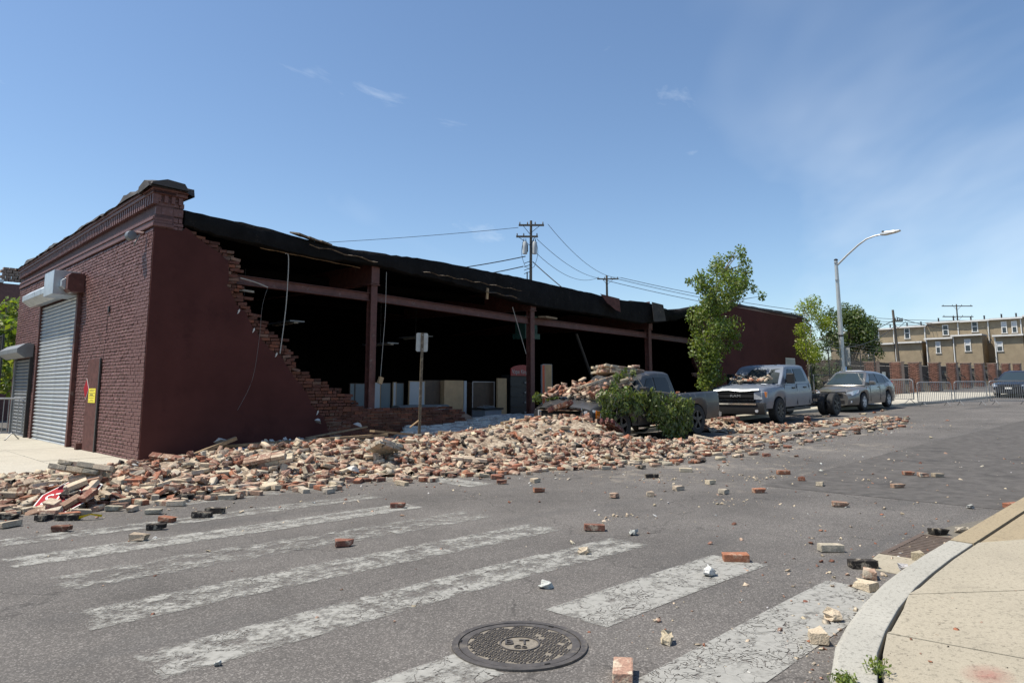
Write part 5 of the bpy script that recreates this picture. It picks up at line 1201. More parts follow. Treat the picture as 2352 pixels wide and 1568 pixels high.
# ------------------------------------------------------------------ vehicles (local: x from nose 0 to tail, y across, z up)
def arch_z(x, wheels, r, zs):
    z=zs
    for xc in wheels:
        if abs(x-xc)<r: z=max(z,.36+math.sqrt(max(r*r-(x-xc)**2,0))*.98)
    return z
def body_loft(mb, L, wf, zt, crown, wheels, ra, sill, extra=(), dent=0.0):
    """wf(x): half width; zt(x): shoulder height; crown(x): rise of the centre line above the shoulder"""
    xs=set(np.round(np.linspace(0,L,26),3))|set(extra)
    for xc in wheels:
        for k in range(13): xs.add(round(xc-ra*math.cos(math.pi*k/12)*.999,3))
        xs.add(round(xc-ra-.002,3)); xs.add(round(xc+ra+.002,3))
    xs=sorted(x for x in xs if 0<=x<=L); rings=[]
    for x in xs:
        w=wf(x); zb=arch_z(x,wheels,ra,sill(x)); t=zt(x); c=crown(x); zb=min(zb,t-.16)
        half=[(w-.05,zb),(w-.005,zb+(t-zb)*.25),(w+.005,zb+(t-zb)*.5),(w-.005,zb+(t-zb)*.75),(w-.035,t-.035),(w-.09,t),(w*.72,t+c*.55),(w*.38,t+c*.9),(0,t+c)]
        dn=lambda: rng.normal(0,dent) if dent and x<1.45 else 0
        ring=[(x,-a,b+(dn() if i>4 else 0)) for i,(a,b) in enumerate(half)]+[(x,a,b+(dn() if i>4 else 0)) for i,(a,b) in list(enumerate(half))[:-1][::-1]]
        rings.append(ring)
    mb.loft(rings); return mb
def wheel(root, x, y, r, w, m_rim, side, spokes=5):
    t=MB().lathe([(r*.62,-w/2),(r*.93,-w/2),(r,-w/2+.03),(r,w/2-.03),(r*.93,w/2),(r*.62,w/2),(r*.60,w/2-.05),(r*.60,-w/2+.05),(r*.62,-w/2)],(0,0,0),'y',26,caps=False).build('wheel','tyre',root,smooth=True,loc=(x,y,r))
    s=side
    rm=MB(); rm.lathe([(r*.63,s*(w/2-.05)),(r*.63,s*(w/2-.005)),(r*.56,s*(w/2-.01)),(r*.55,s*(w/2-.05))],(0,0,0),'y',24)
    for k in range(spokes):
        a=2*math.pi*k/spokes+.3; rm.box((math.cos(a)*r*.34,s*(w/2-.02),math.sin(a)*r*.34),(r*.56,.03,r*.19),(0,-a,0))
    rm.lathe([(r*.15,s*(w/2-.045)),(r*.15,s*(w/2-.0))],(0,0,0),'y',12); rm.build('rim',m_rim,t)
    MB().lathe([(r*.55,s*(w/2-.07)),(r*.55,s*(w/2-.06))],(0,0,0),'y',20).build('brake_disc','dark_steel',t)
    return t
def greenhouse(root, m, base, roof, wins, glass, wglass=None, crush=None, name='cab', drop=0.0):
    """base=(x0,x1,z,w) roof=(x2,x3,z,w); drop lowers the roof towards the tail"""
    x0,x1,zb,wb=base; x2,x3,zr,wr=roof; mb=MB(); rings=[]
    cr0=crush or (lambda x,y,z:(x,y,z))
    def cr(x,y,z):
        u=max(0,min(1,(x-x2)/max(.01,x3-x2))); return cr0(x,y,z-drop*(max(0,u-.25)/.75)**2*max(0,(z-zb)/(zr-zb)))
    for (xa,xb,z,w) in ((x0,x1,zb-.06,wb+.005),(x0,x1,zb,wb),(x0+(x2-x0)*.5,x1+(x3-x1)*.5,zb+(zr-zb)*.5,wb+(wr-wb)*.5+.012),(x2-.06,x3+.04,zr-.05,wr+.01),(x2+.03,x3-.03,zr-.005,wr-.06),(x2+.12,x3-.12,zr+.025,wr*.6)):
        ring=[]; q=[k/6 for k in range(7)]
        for (px,py) in [(xa+(xb-xa)*k,-w) for k in q]+[(xb+.02,-w*.4),(xb+.02,w*.4)]+[(xa+(xb-xa)*k,w) for k in q[::-1]]+[(xa-.05,w*.4),(xa-.05,-w*.4)]: ring.append(cr(px,py,z))
        rings.append(ring)
    mb.loft(rings,close=True); cab=mb.build(name,m,root,smooth=True,bevel=.02)
    yz=lambda z: wb+(wr-wb)*(z-zb)/(zr-zb)+.014
    for poly in wins:
        for s in (-1,1):
            m2=MB(); n=len(poly); pts=[cr(px,s*(yz(pz)+.006),pz) for px,pz in poly]; pin=[cr(px,s*(yz(pz)-.03),pz) for px,pz in poly]
            m2.v=pts+pin; m2.f=[tuple(range(n)),tuple(range(2*n-1,n-1,-1))]+[(i,(i+1)%n,n+(i+1)%n,n+i) for i in range(n)]
            m2.build('side_window',glass,cab)
    if wglass:
        n=5; g1=MB(); rr=[]
        for b in np.linspace(.06,.93,5):
            z=zb+(zr-.04-zb)*b; xx=x0+(x2-x0)*b*.98; w=(wb+(wr-wb)*b)-.09
            rr.append([cr(xx-.088+.045*(abs(a))**2,a*w,z) for a in np.linspace(-1,1,7)])
        o=len(g1.v); g1.loft(rr,caps=False); 
        g1.build('windscreen',wglass,cab,smooth=True)
        rr=[]
        for b in (.2,.85):
            z=zb+(zr-zb)*b; xx=x1+(x3-x1)*b; w=(wb+(wr-wb)*b)-.18
            rr.append([cr(xx+.042-.02*abs(a),a*w,z) for a in np.linspace(-1,1,5)])
        MB().loft(rr,caps=False).build('rear_window',glass,cab)
    return cab
def mirror(root,x,y,z,s,m,size=(.12,.2,.16)):
    o=MB().box((x,y+s*size[1]/2,z),size).build('door_mirror',m,root,bevel=.03); MB().box((x+size[0]/2+.003,y+s*size[1]/2,z),(.004,size[1]*.8,size[2]*.75)).build('mirror_glass','car_glass_pale',o); MB().b2((x-.02,y-.03,z-.08),(x+.04,y+.05*1,z-.03)).build('arm','black_plastic',o)
def door_seam(root,xs,y,z0,z1):
    for x in xs:
        for s in (-1,1): MB().b2((x-.006,s*y-.004,z0),(x+.006,s*y+.012,z1)).build('door_gap','black_void',root)

# --- pickup buried under bricks
t1=thing('pickup_truck','grey pickup truck crushed under bricks and a leafy fallen branch','pickup truck',(8.25,-2.9,g(11)),0); t1.rotation_euler=(0,-.022,0)
L1=5.62; WH1=(.98,4.42)
zt1=lambda x: float(np.interp(x,[0,.1,.5,1.3,1.5,3.55,3.62,5.62],[.84,.93,.99,1.04,1.06,1.08,1.12,1.14])); cw1=lambda x: float(np.interp(x,[0,.2,1.0,1.5,3.5,3.6,5.5,5.62],[.05,.08,.03,.02,.0,-.30,-.30,-.28]))
wf1=lambda x: float(np.interp(x,[0,.15,.5,5.3,5.62],[.90,.96,1.0,1.0,.97]))
b1=body_loft(MB(),L1,wf1,zt1,cw1,WH1,.48,lambda x:.40,(3.55,3.6,3.62),dent=.018).build('body','paint_pewter',t1,smooth=True)
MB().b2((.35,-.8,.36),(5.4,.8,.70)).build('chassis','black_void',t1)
def crush1(x,y,z):
    k=max(0,min(1,(2.6-x)/1.3)); return (x+.05*k*math.sin(y*3), y, z-(.20*k*max(0,z-1.1)/.6)+.02*math.sin(x*9+y*7)*max(0,z-1.2))
cab1=greenhouse(t1,'paint_pewter',(1.50,3.50,1.06,.93),(2.25,3.30,1.68,.78),[[(1.95,1.12),(2.52,1.12),(2.52,1.55),(2.32,1.55)],[(2.60,1.12),(3.20,1.12),(3.22,1.40),(3.14,1.55),(2.60,1.55)]],'car_glass','broken_glass',crush1)
MB().b2((-.035,-.60,.50),(-.002,.60,.83)).build('grille','black_void',t1)
for (a,b) in (((-.07,-.66,.80),(-.0,.66,.87)),((-.07,-.66,.46),(-.0,.66,.51)),((-.07,-.67,.512),(-.0,-.60,.798)),((-.07,.60,.512),(.0,.67,.798))): MB().b2(a,b).build('grille_surround','chrome',t1,bevel=.02)
MB().loft([[(.0,y,.30),(-.13-.03*math.cos(y*1.3),y,.30),(-.16-.03*math.cos(y*1.3),y,.42),(-.13,y,.50),(.0,y,.50)] for y in np.linspace(-.97,.97,9)],close=True).build('front_bumper','chrome',t1,smooth=True)
for s in (-1,1):
    h=MB().loft([[(-.03+.0,s*.68,.56),(-.03,s*.68,.80),(.02,s*.68,.80),(.02,s*.68,.56)],[(.02,s*.90,.60),(.05,s*.90,.83),(.1,s*.88,.83),(.1,s*.88,.60)],[(.20,s*.985,.64),(.24,s*.985,.80),(.28,s*.95,.80),(.28,s*.95,.64)]],close=True).build('headlight','lamp_lens',t1,bevel=.01)
    MB().loft([[(.075,s*.945,.63),(.10,s*.945,.82),(.10,s*.93,.82)],[(.17,s*.985,.65),(.20,s*.985,.80),(.20,s*.97,.80)]],close=True).build('turn_lens','amber',h)
    MB().b2((5.58,s*.90-.05,.62),(5.64,s*.90+.08,1.0)).build('tail_light','red_lens',t1)
    for xc in WH1: wheel(t1,xc,s*.86,.40,.26,'dark_steel',s)
    MB().b2((1.6,s*.985,.32),(4.0-.2,s*1.03,.36)).build('running_board','chrome',t1)
    MB().b2((1.75,s*1.002,.60),(3.45,s*1.012,.66)).build('trim_strip','chrome',t1)
    mirror(t1,1.85,s*.95,1.20,s,'black_plastic',(.14,.22,.24))
door_seam(t1,(1.62,2.56,3.52),.995,.44,1.05)
for s in (-1,1):
    for x in (2.38,3.3): MB().b2((x-.08,s*1.0-.01,.93),(x+.08,s*1.0+.02,.97)).build('door_handle','black_plastic',t1)
MB().loft([[(5.62,y,.42),(5.76,y,.44),(5.78,y,.54),(5.62,y,.58)] for y in np.linspace(-.95,.95,5)],close=True).build('rear_bumper','chrome',t1)

def heap_on(items,label,grp):
    V,F,C=merge([(*BV[vi],rotm(*rt),np.array([x,y,z]),brick_col(kd)) for (x,y,z,rt,kd,vi) in items])
    tag(raw_obj('brick_rubble',V,F,'loose_brick',colr=C),label,'rubble',kind='stuff'); return
    for (x,y,z,rt,kd,vi) in items:
        o=bpy.data.objects.new('loose_brick',brick_mesh_shared(vi,kd,int(rng.integers(0,5)))); col.objects.link(o); o.location=(x,y,z); o.rotation_euler=rt; tag(o,label,'brick',grp)
# bricks and bonded slabs over bonnet and roof of the pickup
it=[]
for _ in range(110):
    x=rng.uniform(8.45,9.9); y=rng.uniform(-3.7,-2.1); zz_=g(11)+1.06+.05+ (x-8.5)*.17+rng.uniform(0,.22)*(.4+.6*min(1,(x-8.45)/.5))
    it.append((x,y,zz_,(rng.normal(0,.35),rng.normal(0,.35),rng.uniform(0,6.28)),str(rng.choice(['cream','tan','red','tan'])),int(rng.integers(0,11))))
heap_on(it,'bricks lying over the bonnet of the buried pickup','bricks on the pickup bonnet')
chunk((9.55,-3.15,1.55),(R(-10),R(-14),R(-10)),(7,5,6),['cream','tan','grey','cream'],'large mortared brick slab resting on the pickup windscreen')
chunk((10.45,-3.05,1.86),(R(-6),R(6),R(-14)),(7,3,6),['cream','tan','grey'],'bonded brick slab lying on the crushed pickup roof')
chunk((9.15,-3.45,1.33),(R(5),R(-10),R(12)),(6,3,3),['cream','grey'],'lower course of mortared bricks above the pickup bonnet')
it=[(rng.uniform(10.3,11.3),rng.uniform(-3.5,-2.4),g(11)+1.80+rng.uniform(0,.08),(rng.normal(0,.2),rng.normal(0,.2),rng.uniform(0,6)),str(rng.choice(['cream','tan','brown'])),int(rng.integers(0,11))) for _ in range(14)]
heap_on(it,'loose bricks on the roof of the buried pickup','bricks on the pickup roof')
it=[(rng.uniform(12.3,13.4),rng.uniform(-3.4,-2.2),g(11)+1.06+rng.uniform(0,.12),(rng.normal(0,.3),rng.normal(0,.3),rng.uniform(0,6)),str(rng.choice(['cream','tan','red'])),int(rng.integers(0,11))) for _ in range(16)]
heap_on(it,'bricks piled in the bed of the buried pickup','bricks in the pickup bed')

# --- silver cab-chassis truck
t2=thing('cab_chassis_truck','silver crew-cab truck without a bed, windscreen smashed in by bricks','truck',(17.15,-2.72,g(19)-.02),0); t2.rotation_euler=(0,-.028,0)
WH2=(1.02,); L2=3.62
zt2=lambda x: float(np.interp(x,[0,.08,.5,1.15,1.3,3.62],[1.02,1.12,1.17,1.21,1.23,1.24])); cw2=lambda x: float(np.interp(x,[0,.2,.8,1.25,1.4,3.62],[.05,.07,.06,.02,.0,.0]))
wf2=lambda x: float(np.interp(x,[0,.12,.5,3.5,3.62],[.90,.97,1.0,1.0,.98]))
b2_=body_loft(MB(),L2,wf2,zt2,cw2,WH2,.50,lambda x:.48,(1.15,1.3),dent=.014).build('body','paint_silver',t2,smooth=True)
def crush2(x,y,z):
    k=max(0,min(1,(2.1-x)/.9)); return (x+.04*k*math.sin(y*4),y,z-.10*k*max(0,z-1.25)/.6*(1+.7*math.sin((y+1)*1.5))+.012*math.sin(x*11+y*9)*max(0,z-1.3))
cab2=greenhouse(t2,'paint_silver',(1.22,3.60,1.24,.94),(1.92,3.30,1.86,.80),[[(1.62,1.30),(2.32,1.30),(2.32,1.72),(2.05,1.73)],[(2.46,1.30),(3.30,1.30),(3.20,1.64),(3.10,1.73),(2.46,1.73)]],'car_glass','broken_glass',crush2)
MB().loft([[( .0,y,.30),(-.10-.05*math.cos(y*1.4),y,.32),(-.15-.05*math.cos(y*1.4),y,.48),(-.12-.04*math.cos(y*1.4),y,.66),(.0,y,.68)] for y in np.linspace(-.99,.99,9)],close=True).build('front_bumper','black_plastic',t2,smooth=True)
MB().loft([[(-.17-.05*math.cos(y*1.4),y,.615),(-.18-.05*math.cos(y*1.4),y,.66),(-.13,y,.665)] for y in np.linspace(-.75,.75,9)],close=True).build('bumper_trim','chrome',t2)
MB().b2((-.05,-.64,.70),(-.003,.64,1.04)).build('grille','black_void',t2)
for z_ in (.74,.965): MB().b2((-.065,-.63,z_),(-.045,.63,z_+.03)).build('grille_bar','chrome' if z_<.8 else 'black_plastic',t2)
MB().b2((-.075,-.60,.845),(-.052,.60,.93)).build('grille_bar','black_plastic',t2)
text_mesh('lettering','RAM',.115,'chrome_flat',t2,(-.085,.0,.888),(R(90),0,R(-90)),.02,1.6)
MB().loft([[(-.09,y,1.055+.02*math.sin(y*6)),(-.06,y,1.10+.02*math.sin(y*6)),(.02,y,1.12)] for y in np.linspace(-.80,.80,9)],caps=False).build('bonnet_lip','galvanised',t2)
for s in (-1,1):
    h=MB().loft([[(-.06,s*.62,.78),(-.06,s*.62,1.0),(.0,s*.62,1.0),(.0,s*.62,.78)],[(-.01,s*.86,.77),(.0,s*.86,1.03),(.06,s*.84,1.03),(.06,s*.84,.77)],[(.14,s*.978,.82),(.17,s*.978,1.02),(.22,s*.94,1.02),(.22,s*.94,.82)]],close=True).build('headlight','lamp_lens',t2,bevel=.012)
    MB().loft([[(.07,s*.945,.84),(.08,s*.945,1.02),(.08,s*.92,1.02)],[(.13,s*.975,.85),(.16,s*.975,1.01),(.16,s*.96,1.01)]],close=True).build('turn_lens','amber',h)
    MB().lathe([(.055,-.01),(.06,.01)],(-.16,s*.74,.43),'x',14).build('fog_lamp','lamp_lens',t2)
    wheel(t2,1.02,s*.87,.40,.27,'dark_steel',s,8)
    MB().b2((1.55,s*.9-.06,.34),(3.5,s*.96+.05,.42)).build('running_board','black_plastic',t2)
    mirror(t2,1.72,s*.95,1.42,s,'black_plastic',(.12,.26,.34))
    for x in (2.12,3.05): MB().b2((x-.11,s*1.0-.01,1.07),(x+.11,s*1.0+.02,1.12)).build('door_handle','black_plastic',t2)
    for y_ in (.80,.98): wheel(t2,5.42,s*(y_-.10 if y_<.9 else y_+.06),.41,.24,'dark_steel',s,6)
door_seam(t2,(1.40,2.38,3.40),.995,.52,1.22)
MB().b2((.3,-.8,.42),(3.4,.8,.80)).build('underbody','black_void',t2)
fr=MB()
for s in (-1,1): fr.b2((3.3,s*.43-.04,.62),(6.1,s*.43+.04,.80))
for x in (3.8,4.6,5.9): fr.b2((x-.05,-.389,.66),(x+.05,.389,.77))
fr.build('chassis_frame','dark_steel',t2); MB().tube([(5.42,-.9,.42),(5.42,.9,.42)],.09,10).build('rear_axle','dark_steel',t2)
for k in range(5): MB().lathe([(.045,0),(.04,.03),(.0,.045)],(2.06,-.44+.22*k,1.855-.04*(1-abs(k-2)/2)),'z',10).build('roof_marker_lamp','amber' if False else 'black_plastic',t2)
it=[]
for _ in range(40):
    x=17.15+rng.uniform(.5,1.75); y=-2.72+rng.uniform(-.72,.75); it.append((x,y,g(19)+1.30+.10*(x-17.6)+rng.uniform(0,.14),(rng.normal(0,.4),rng.normal(0,.4),rng.uniform(0,6.28)),str(rng.choice(['cream','cream','tan','red','grey'])),int(rng.integers(0,11))))
heap_on(it,'bricks heaped on the bonnet of the silver truck','bricks on the silver truck bonnet')
it=[(17.15+rng.uniform(4.2,5.8),-2.72+rng.uniform(-.5,.6),g(21)+.92+rng.uniform(0,.06),(rng.normal(0,.15),rng.normal(0,.15),rng.uniform(0,6.28)),str(rng.choice(['cream','tan'])),int(rng.integers(0,11))) for _ in range(18)]
heap_on(it,'bricks lying on the bare frame behind the silver cab','bricks on the bare truck frame')

# --- grey crossover, dark sedan, white car
def car(name,label,loc,rz,L,W,H,paint,wheels,r,belt,glassm,hatch=True,lens=True):
    t=thing(name,label,'car',loc,rz)
    zt=lambda x: float(np.interp(x,[0,.08*L,.25*L,.33*L,.8*L,.93*L,L],[belt*.66,belt*.80,belt*.94,belt,belt*1.04,belt*1.03,belt*.9]))
    cw=lambda x: float(np.interp(x,[0,.08*L,.25*L,.33*L,L],[.05,.09,.05,0,0])); w=W/2
    wf=lambda x: float(np.interp(x,[0,.03*L,.10*L,.2*L,.85*L,.96*L,L],[.66*w,.82*w,.94*w,w,w,.93*w,.80*w]))
    body_loft(MB(),L,wf,zt,cw,wheels,r*1.17,lambda x:.24,(),0).build('body',paint,t,smooth=True)
    x0,x1=.25*L,.93*L if hatch else .86*L; x2,x3=.43*L,(.84*L if hatch else .72*L); wb,wr=w*.92,w*.70
    def sw(a,b,c,d):
        z0=belt+.05; z1=H-.10; return [(a,z0),(b,z0),(d,z1),(c,z1)]
    greenhouse(t,paint,(x0,x1,belt,wb),(x2,x3,H,wr),[sw(.36*L,.55*L,.455*L,.55*L),sw(.565*L,.74*L,.565*L,.74*L)]+([[(.75*L,belt+.07),(.86*L,belt+.12),(.80*L,H-.13),(.75*L,H-.11)]] if hatch else []),'car_glass',glassm,drop=(.13 if hatch else .10))
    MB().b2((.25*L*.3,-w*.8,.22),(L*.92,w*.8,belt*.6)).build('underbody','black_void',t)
    gr=MB().loft([[(-.02+.12*abs(y)**1.5,y*w*.55,belt*.60),(-.03+.12*abs(y)**1.5,y*w*.55,belt*.76),(.05,y*w*.55,belt*.76),(.05,y*w*.55,belt*.60)] for y in np.linspace(-1,1,7)],close=True).build('grille','black_plastic',t)
    for k in range(4): MB().b2((-.045,-w*.42,belt*(.62+.035*k)),(-.02,w*.42,belt*(.63+.035*k))).build('grille_bar','chrome',gr)
    MB().b2((-.01,-w*.5,.30),(.06,w*.5,.42)).build('air_intake','black_plastic',t); MB().b2((-.05,-.15,.46),(-.03,.15,.56)).build('number_plate','sign_white',t)
    for s in (-1,1):
        MB().loft([[(.04,s*w*.60,belt*.60),(.05,s*w*.60,belt*.72),(.12,s*w*.60,belt*.72)],[(.16,s*w*.82,belt*.62),(.20,s*w*.82,belt*.80),(.3,s*w*.78,belt*.80)],[(.42,s*w*.955,belt*.72),(.50,s*w*.95,belt*.84),(.52,s*w*.90,belt*.82)]],close=True).build('headlight','lamp_lens',t)
        MB().lathe([(.05,-.02),(.06,.02)],(.10,s*w*.72,.36),'x',12).build('fog_lamp','lamp_lens',t)
        for xc in wheels: wheel(t,xc,s*(w-.13),r,.22,'alloy',s)
        mirror(t,.36*L,s*w*.93,belt+.08,s,paint,(.16,.22,.15))
        for x in (.54*L,.73*L): MB().b2((x-.09,s*w-.012,belt*.88),(x+.09,s*w+.02,belt*.91)).build('door_handle',paint,t)
        MB().b2((L-.12,s*w*.72-.1,belt*.85),(L+.0,s*w*.72+.1,belt*1.1)).build('tail_light','red_lens',t)
    for x in (.33*L,.555*L,.76*L):
        for s in (-1,1): MB().b2((x-.005,s*w-.006,.34),(x+.005,s*w+.006,belt*.99)).build('door_gap','black_void',t)
    return t
rg_=car('crossover_car','grey crossover car parked behind the silver truck','',0,4.65,1.80,1.56,'paint_grey',(.92,3.62),.35,1.0,'car_glass_pale') if False else None
rogue=car('crossover_car','grey crossover car parked at the kerb behind the silver truck',(24.95,-2.85,g(27)),0,4.7,1.80,1.55,'paint_grey',(.92,3.62),.35,1.0,'car_glass_pale'); rogue.rotation_euler=(0,-.028,R(-2))
for (y,z_) in ((-.45,1.42),(-.30,1.44)): MB().box((1.86,y,z_-.06),(.02,.10,.05),(0,.5,0)).build('windscreen_sticker','sign_white',rogue)
it=[(24.75+rng.uniform(-.3,.25),-2.9+rng.uniform(-.6,.3),g(25)+.78+rng.uniform(0,.10)-.0,(rng.normal(0,.2),rng.normal(0,.2),rng.uniform(0,6.28)),'cream',int(rng.integers(0,11))) for _ in range(0)]
sedan=car('sedan_car','dark blue-grey sedan parked nose-on behind the right barricade',(41.3,-5.95,g(42)),R(-4),4.7,1.82,1.45,'paint_dark',(.92,3.6),.34,.92,'car_glass_pale',hatch=False)
white=car('hatchback_car','white car mostly hidden behind the grey crossover',(31.0,-1.0,g(32)+.13),R(4),4.4,1.75,1.52,'paint_white',(.9,3.5),.33,.95,'car_glass')

# ------------------------------------------------------------------ street furniture
sgn=thing('sign_post','weathered steel post with the blank back of a rectangular sign','sign post',(4.86,-1.85,.14))
MB().b2((-.028,-.02,0),(.028,.012,2.47)).build('post','post_steel',sgn)
pl_=MB(); 
def rrect(w,h,r,n=4):
    out=[]
    for (cx,cy,a0) in ((w/2-r,h/2-r,0),(-w/2+r,h/2-r,90),(-w/2+r,-h/2+r,180),(w/2-r,-h/2+r,270)):
        for k in range(n+1): a=R(a0+90*k/n); out.append((cx+r*math.cos(a),cy+r*math.sin(a)))
    return out
o=MB().prism([(a,b+2.27) for a,b in rrect(.26,.40,.035)],'y',.014,.018).build('sign_plate','sign_back',sgn); 
for k in range(18): MB().box((0,-.0215,.3+.11*k),(.010,.003,.012)).build('post_hole','black_void',sgn)
for z_ in (2.12,2.42): MB().lathe([(.012,-.03),(.012,-.018)],(0,0,z_),'y',8).build('bolt','zinc',sgn)
sgn.rotation_euler=(0,R(1.0),R(-22))
MB().tube([(-.03,-.03,.62),(-.22,-.05,.48)],.016,6).build('snapped_lath','plain_board',sgn)

lamp=thing('street_lamp','tall silver street lamp with a curved arm reaching over the road','street lamp',(28.6,-2.0,g(28.6)+.13))
MB().tube([(0,0,0),(0,0,3.5),(-.05,0,6.55)],[.115,.10,.075],14).build('pole','lamp_steel',lamp,smooth=True)
MB().lathe([(.17,0),(.17,.05),(.12,.10)],(0,0,0),'z',14).build('base_flange','lamp_steel',lamp)
MB().lathe([(.085,6.55),(.088,6.60),(.03,6.64)],(-.05,0,0),'z',12).build('pole_cap','dark_steel',lamp)
arm=MB().tube([(-.05,-.06,6.35),(-.02,-.5,6.75),(.0,-1.0,7.15),(.0,-1.35,7.36),(.0,-1.7,7.45),(.0,-2.0,7.47)],[.045,.042,.04,.036,.034,.032],10).build('arm','lamp_steel',lamp,smooth=True)
hdl=MB().loft([[(-.09,-1.95,7.43),(.09,-1.95,7.43),(.09,-1.95,7.52),(-.09,-1.95,7.52)],[(-.16,-2.15,7.42),(.16,-2.15,7.42),(.14,-2.15,7.55),(-.14,-2.15,7.55)],[(-.17,-2.55,7.47),(.17,-2.55,7.47),(.14,-2.55,7.56),(-.14,-2.55,7.56)],[(-.12,-2.75,7.51),(.12,-2.75,7.51),(.10,-2.75,7.56),(-.10,-2.75,7.56)]],close=True).build('lamp_head','lamp_steel',lamp,bevel=.015)
MB().lathe([(.05,7.56),(.05,7.62)],(0,-2.05,0),'z',10).build('photocell','dark_steel',lamp)
for z_ in (5.6,6.4): MB().b2((-.15,-.05,z_),(.09,.05,z_+.07)).build('bracket_clamp','zinc',lamp)
MB().lathe([(.105,3.05),(.112,3.07),(.112,3.12),(.105,3.14)],(0,0,0),'z',12).build('band_clamp','dark_steel',lamp)
MB().prism([(.02*math.cos(a),1.95+.42*k) for k,a in ((0,0),(1,0))]+[(.05,2.37),(.05,1.95)],'x',.13,.55).build('sign_plate','sign_back',lamp) if False else MB().b2((.06,-.32,1.75),(.075,-.11,2.55)).build('sign_plate','sign_back',lamp)

def barricade(label,loc,rz,L=2.1):
    t=thing('crowd_barrier',label,'barrier',loc,rz,'steel crowd barriers')
    h=1.05; r=.12; z0=.17; pts=[]
    for (cx,cz,a0) in ((L/2-r,h-r,0),(-L/2+r,h-r,90),(-L/2+r,z0+.02,180),(L/2-r,z0+.02,270)):
        if a0>=180: pts.append((cx+(r if a0==270 else -r),0,z0)); continue
        for k in range(5): a=R(a0+90*k/4); pts.append((cx+r*math.cos(a),0,cz+r*math.sin(a)))
    pts=[(L/2,0,z0)]+pts[:10]+[(-L/2,0,z0)]
    MB().tube(pts,.024,8).build('frame','zinc',t,smooth=True); MB().tube([(-L/2,0,z0),(L/2,0,z0)],.017,8).build('bottom_rail','zinc',t)
    n=17
    me=None
    for k in range(n):
        x=-L/2+L*(k+1)/(n+1); top=h-.01
        if abs(x)>L/2-r: top=h-r+math.sqrt(max(0,r*r-(abs(x)-(L/2-r))**2))-.01
        MB().tube([(x,0,z0),(x,0,top)],.011,6).build('bar','zinc',t)
    for s in (-1,1):
        MB().tube([(s*(L/2-.22),-.30,0.0),(s*(L/2-.22),-.25,.02),(s*(L/2-.22),0,z0+.01),(s*(L/2-.22),.25,.02),(s*(L/2-.22),.30,0)],.014,6).build('foot','zinc',t)
    MB().tube([(L/2,0,.45),(L/2+.05,0,.45),(L/2+.05,0,.52)],.01,5).build('hook','zinc',t)
    return t
def bar_at(p,q,label):
    c=((p[0]+q[0])/2,(p[1]+q[1])/2); a=math.atan2(q[1]-p[1],q[0]-p[0]); L=math.hypot(q[0]-p[0],q[1]-p[1]); x,y=c
    z=g(x)+(.13 if y>kerb_y(x) else 0); return barricade(label,(x,y,z+.002),a,L)
bar_at((31.7,-2.55),(30.95,-4.15),'steel crowd barrier nearest the grey crossover, half on the pavement')
bar_at((31.0,-4.3),(32.0,-5.4),'second steel crowd barrier from the grey crossover')
bar_at((32.1,-5.5),(32.95,-6.55),'third steel crowd barrier, just left of the dark sedan')
bar_at((33.05,-6.65),(34.1,-7.9),'steel crowd barrier standing in front of the dark sedan')
bb=barricade('steel crowd barrier leaning before the small grey shutter',(-1.15,8.9,.127),R(140),2.2)

# utility poles and wires
def upole(name,label,base,h,arms,trans=False,lean=(0,0),rz=R(-45),pk=1.0):
    t=thing(name,label,'utility pole',base,rz)
    MB().tube([(0,0,0),(lean[0]*.5,lean[1]*.5,h/2),(lean[0],lean[1],h)],[.13*pk,.11*pk,.085*pk],12).build('pole','pole_wood',t,smooth=True)
    for (z,w,off) in arms:
        a=MB().b2((-w/2+off,-.20+lean[1],z-.06),(w/2+off,-.08+lean[1],z+.06)).build('crossarm','pole_wood',t)
        for k in range(4):
            x=-w/2+off+w*(k+.15)/3.3; MB().lathe([(.03,.06),(.05,.12),(.03,.16),(.045,.20),(.02,.24)],(x,-.14+lean[1],z),'z',8).build('insulator','dark_steel',a)
        for s in (-1,1): MB().tube([(s*.55+off,-.14,z-.06),(0,-.12,z-.6)],.02,5).build('brace','dark_steel',t)
    if trans:
        for s in (-1,1):
            tr=MB().lathe([(.14,0),(.17,.02),(.18,.4),(.18,.80),(.14,.86)],(s*.33,-.05,h-2.35),'z',16).build('transformer','transformer',t,smooth=True)
            for dx in (-.07,.07): MB().lathe([(.025,0),(.035,.08),(.02,.15),(.015,.22)],(s*.33+dx,-.05,h-1.49),'z',8).build('bushing','dark_steel',tr)
            MB().b2((s*.14-.03,-.1,h-2.2),(s*.14+.03,.0,h-1.7)).build('bracket','dark_steel',t)
            cable('riser_cable',[(s*.45,-.1,h-1.5),(s*.56,-.1,h-2.3),(s*.32,-.1,h-3.2),(s*.08,-.1,h-3.3)],.016,'cable',t)
        for k in range(4): MB().box((-.20,-.1,h-2.95-.24*k),(.40,.04,.04),(0,-.35,0)).build('service_clamp','dark_steel',t)
        MB().b2((-.22,-.1,h-7),(-.13,.02,h-3.6)).build('conduit','galvanised_old',t)
    return t
upole('utility_pole','tall utility pole with two grey transformers behind the warehouse roof',(29.9,18.7,.3),12.7,((12.35,1.75,.12),(11.55,1.5,-.18)),True,(.10,0))
upole('utility_pole','shorter-looking utility pole with one crossarm, farther behind the warehouse',(55.3,31.4,.5),13.1,((12.7,2.3,.1),),False,pk=1.3)
upole('utility_pole','slim weathered utility pole standing before the tan row houses',(57.2,3.85,1.3),6.5,((5.6,.6,.1),),False,(-.25,0))
upole('utility_pole','distant utility pole with two crossarms above the row house roofs',(116.9,12.6,2),12.2,((11.9,4.6,0),(10.3,4.6,0)),False)
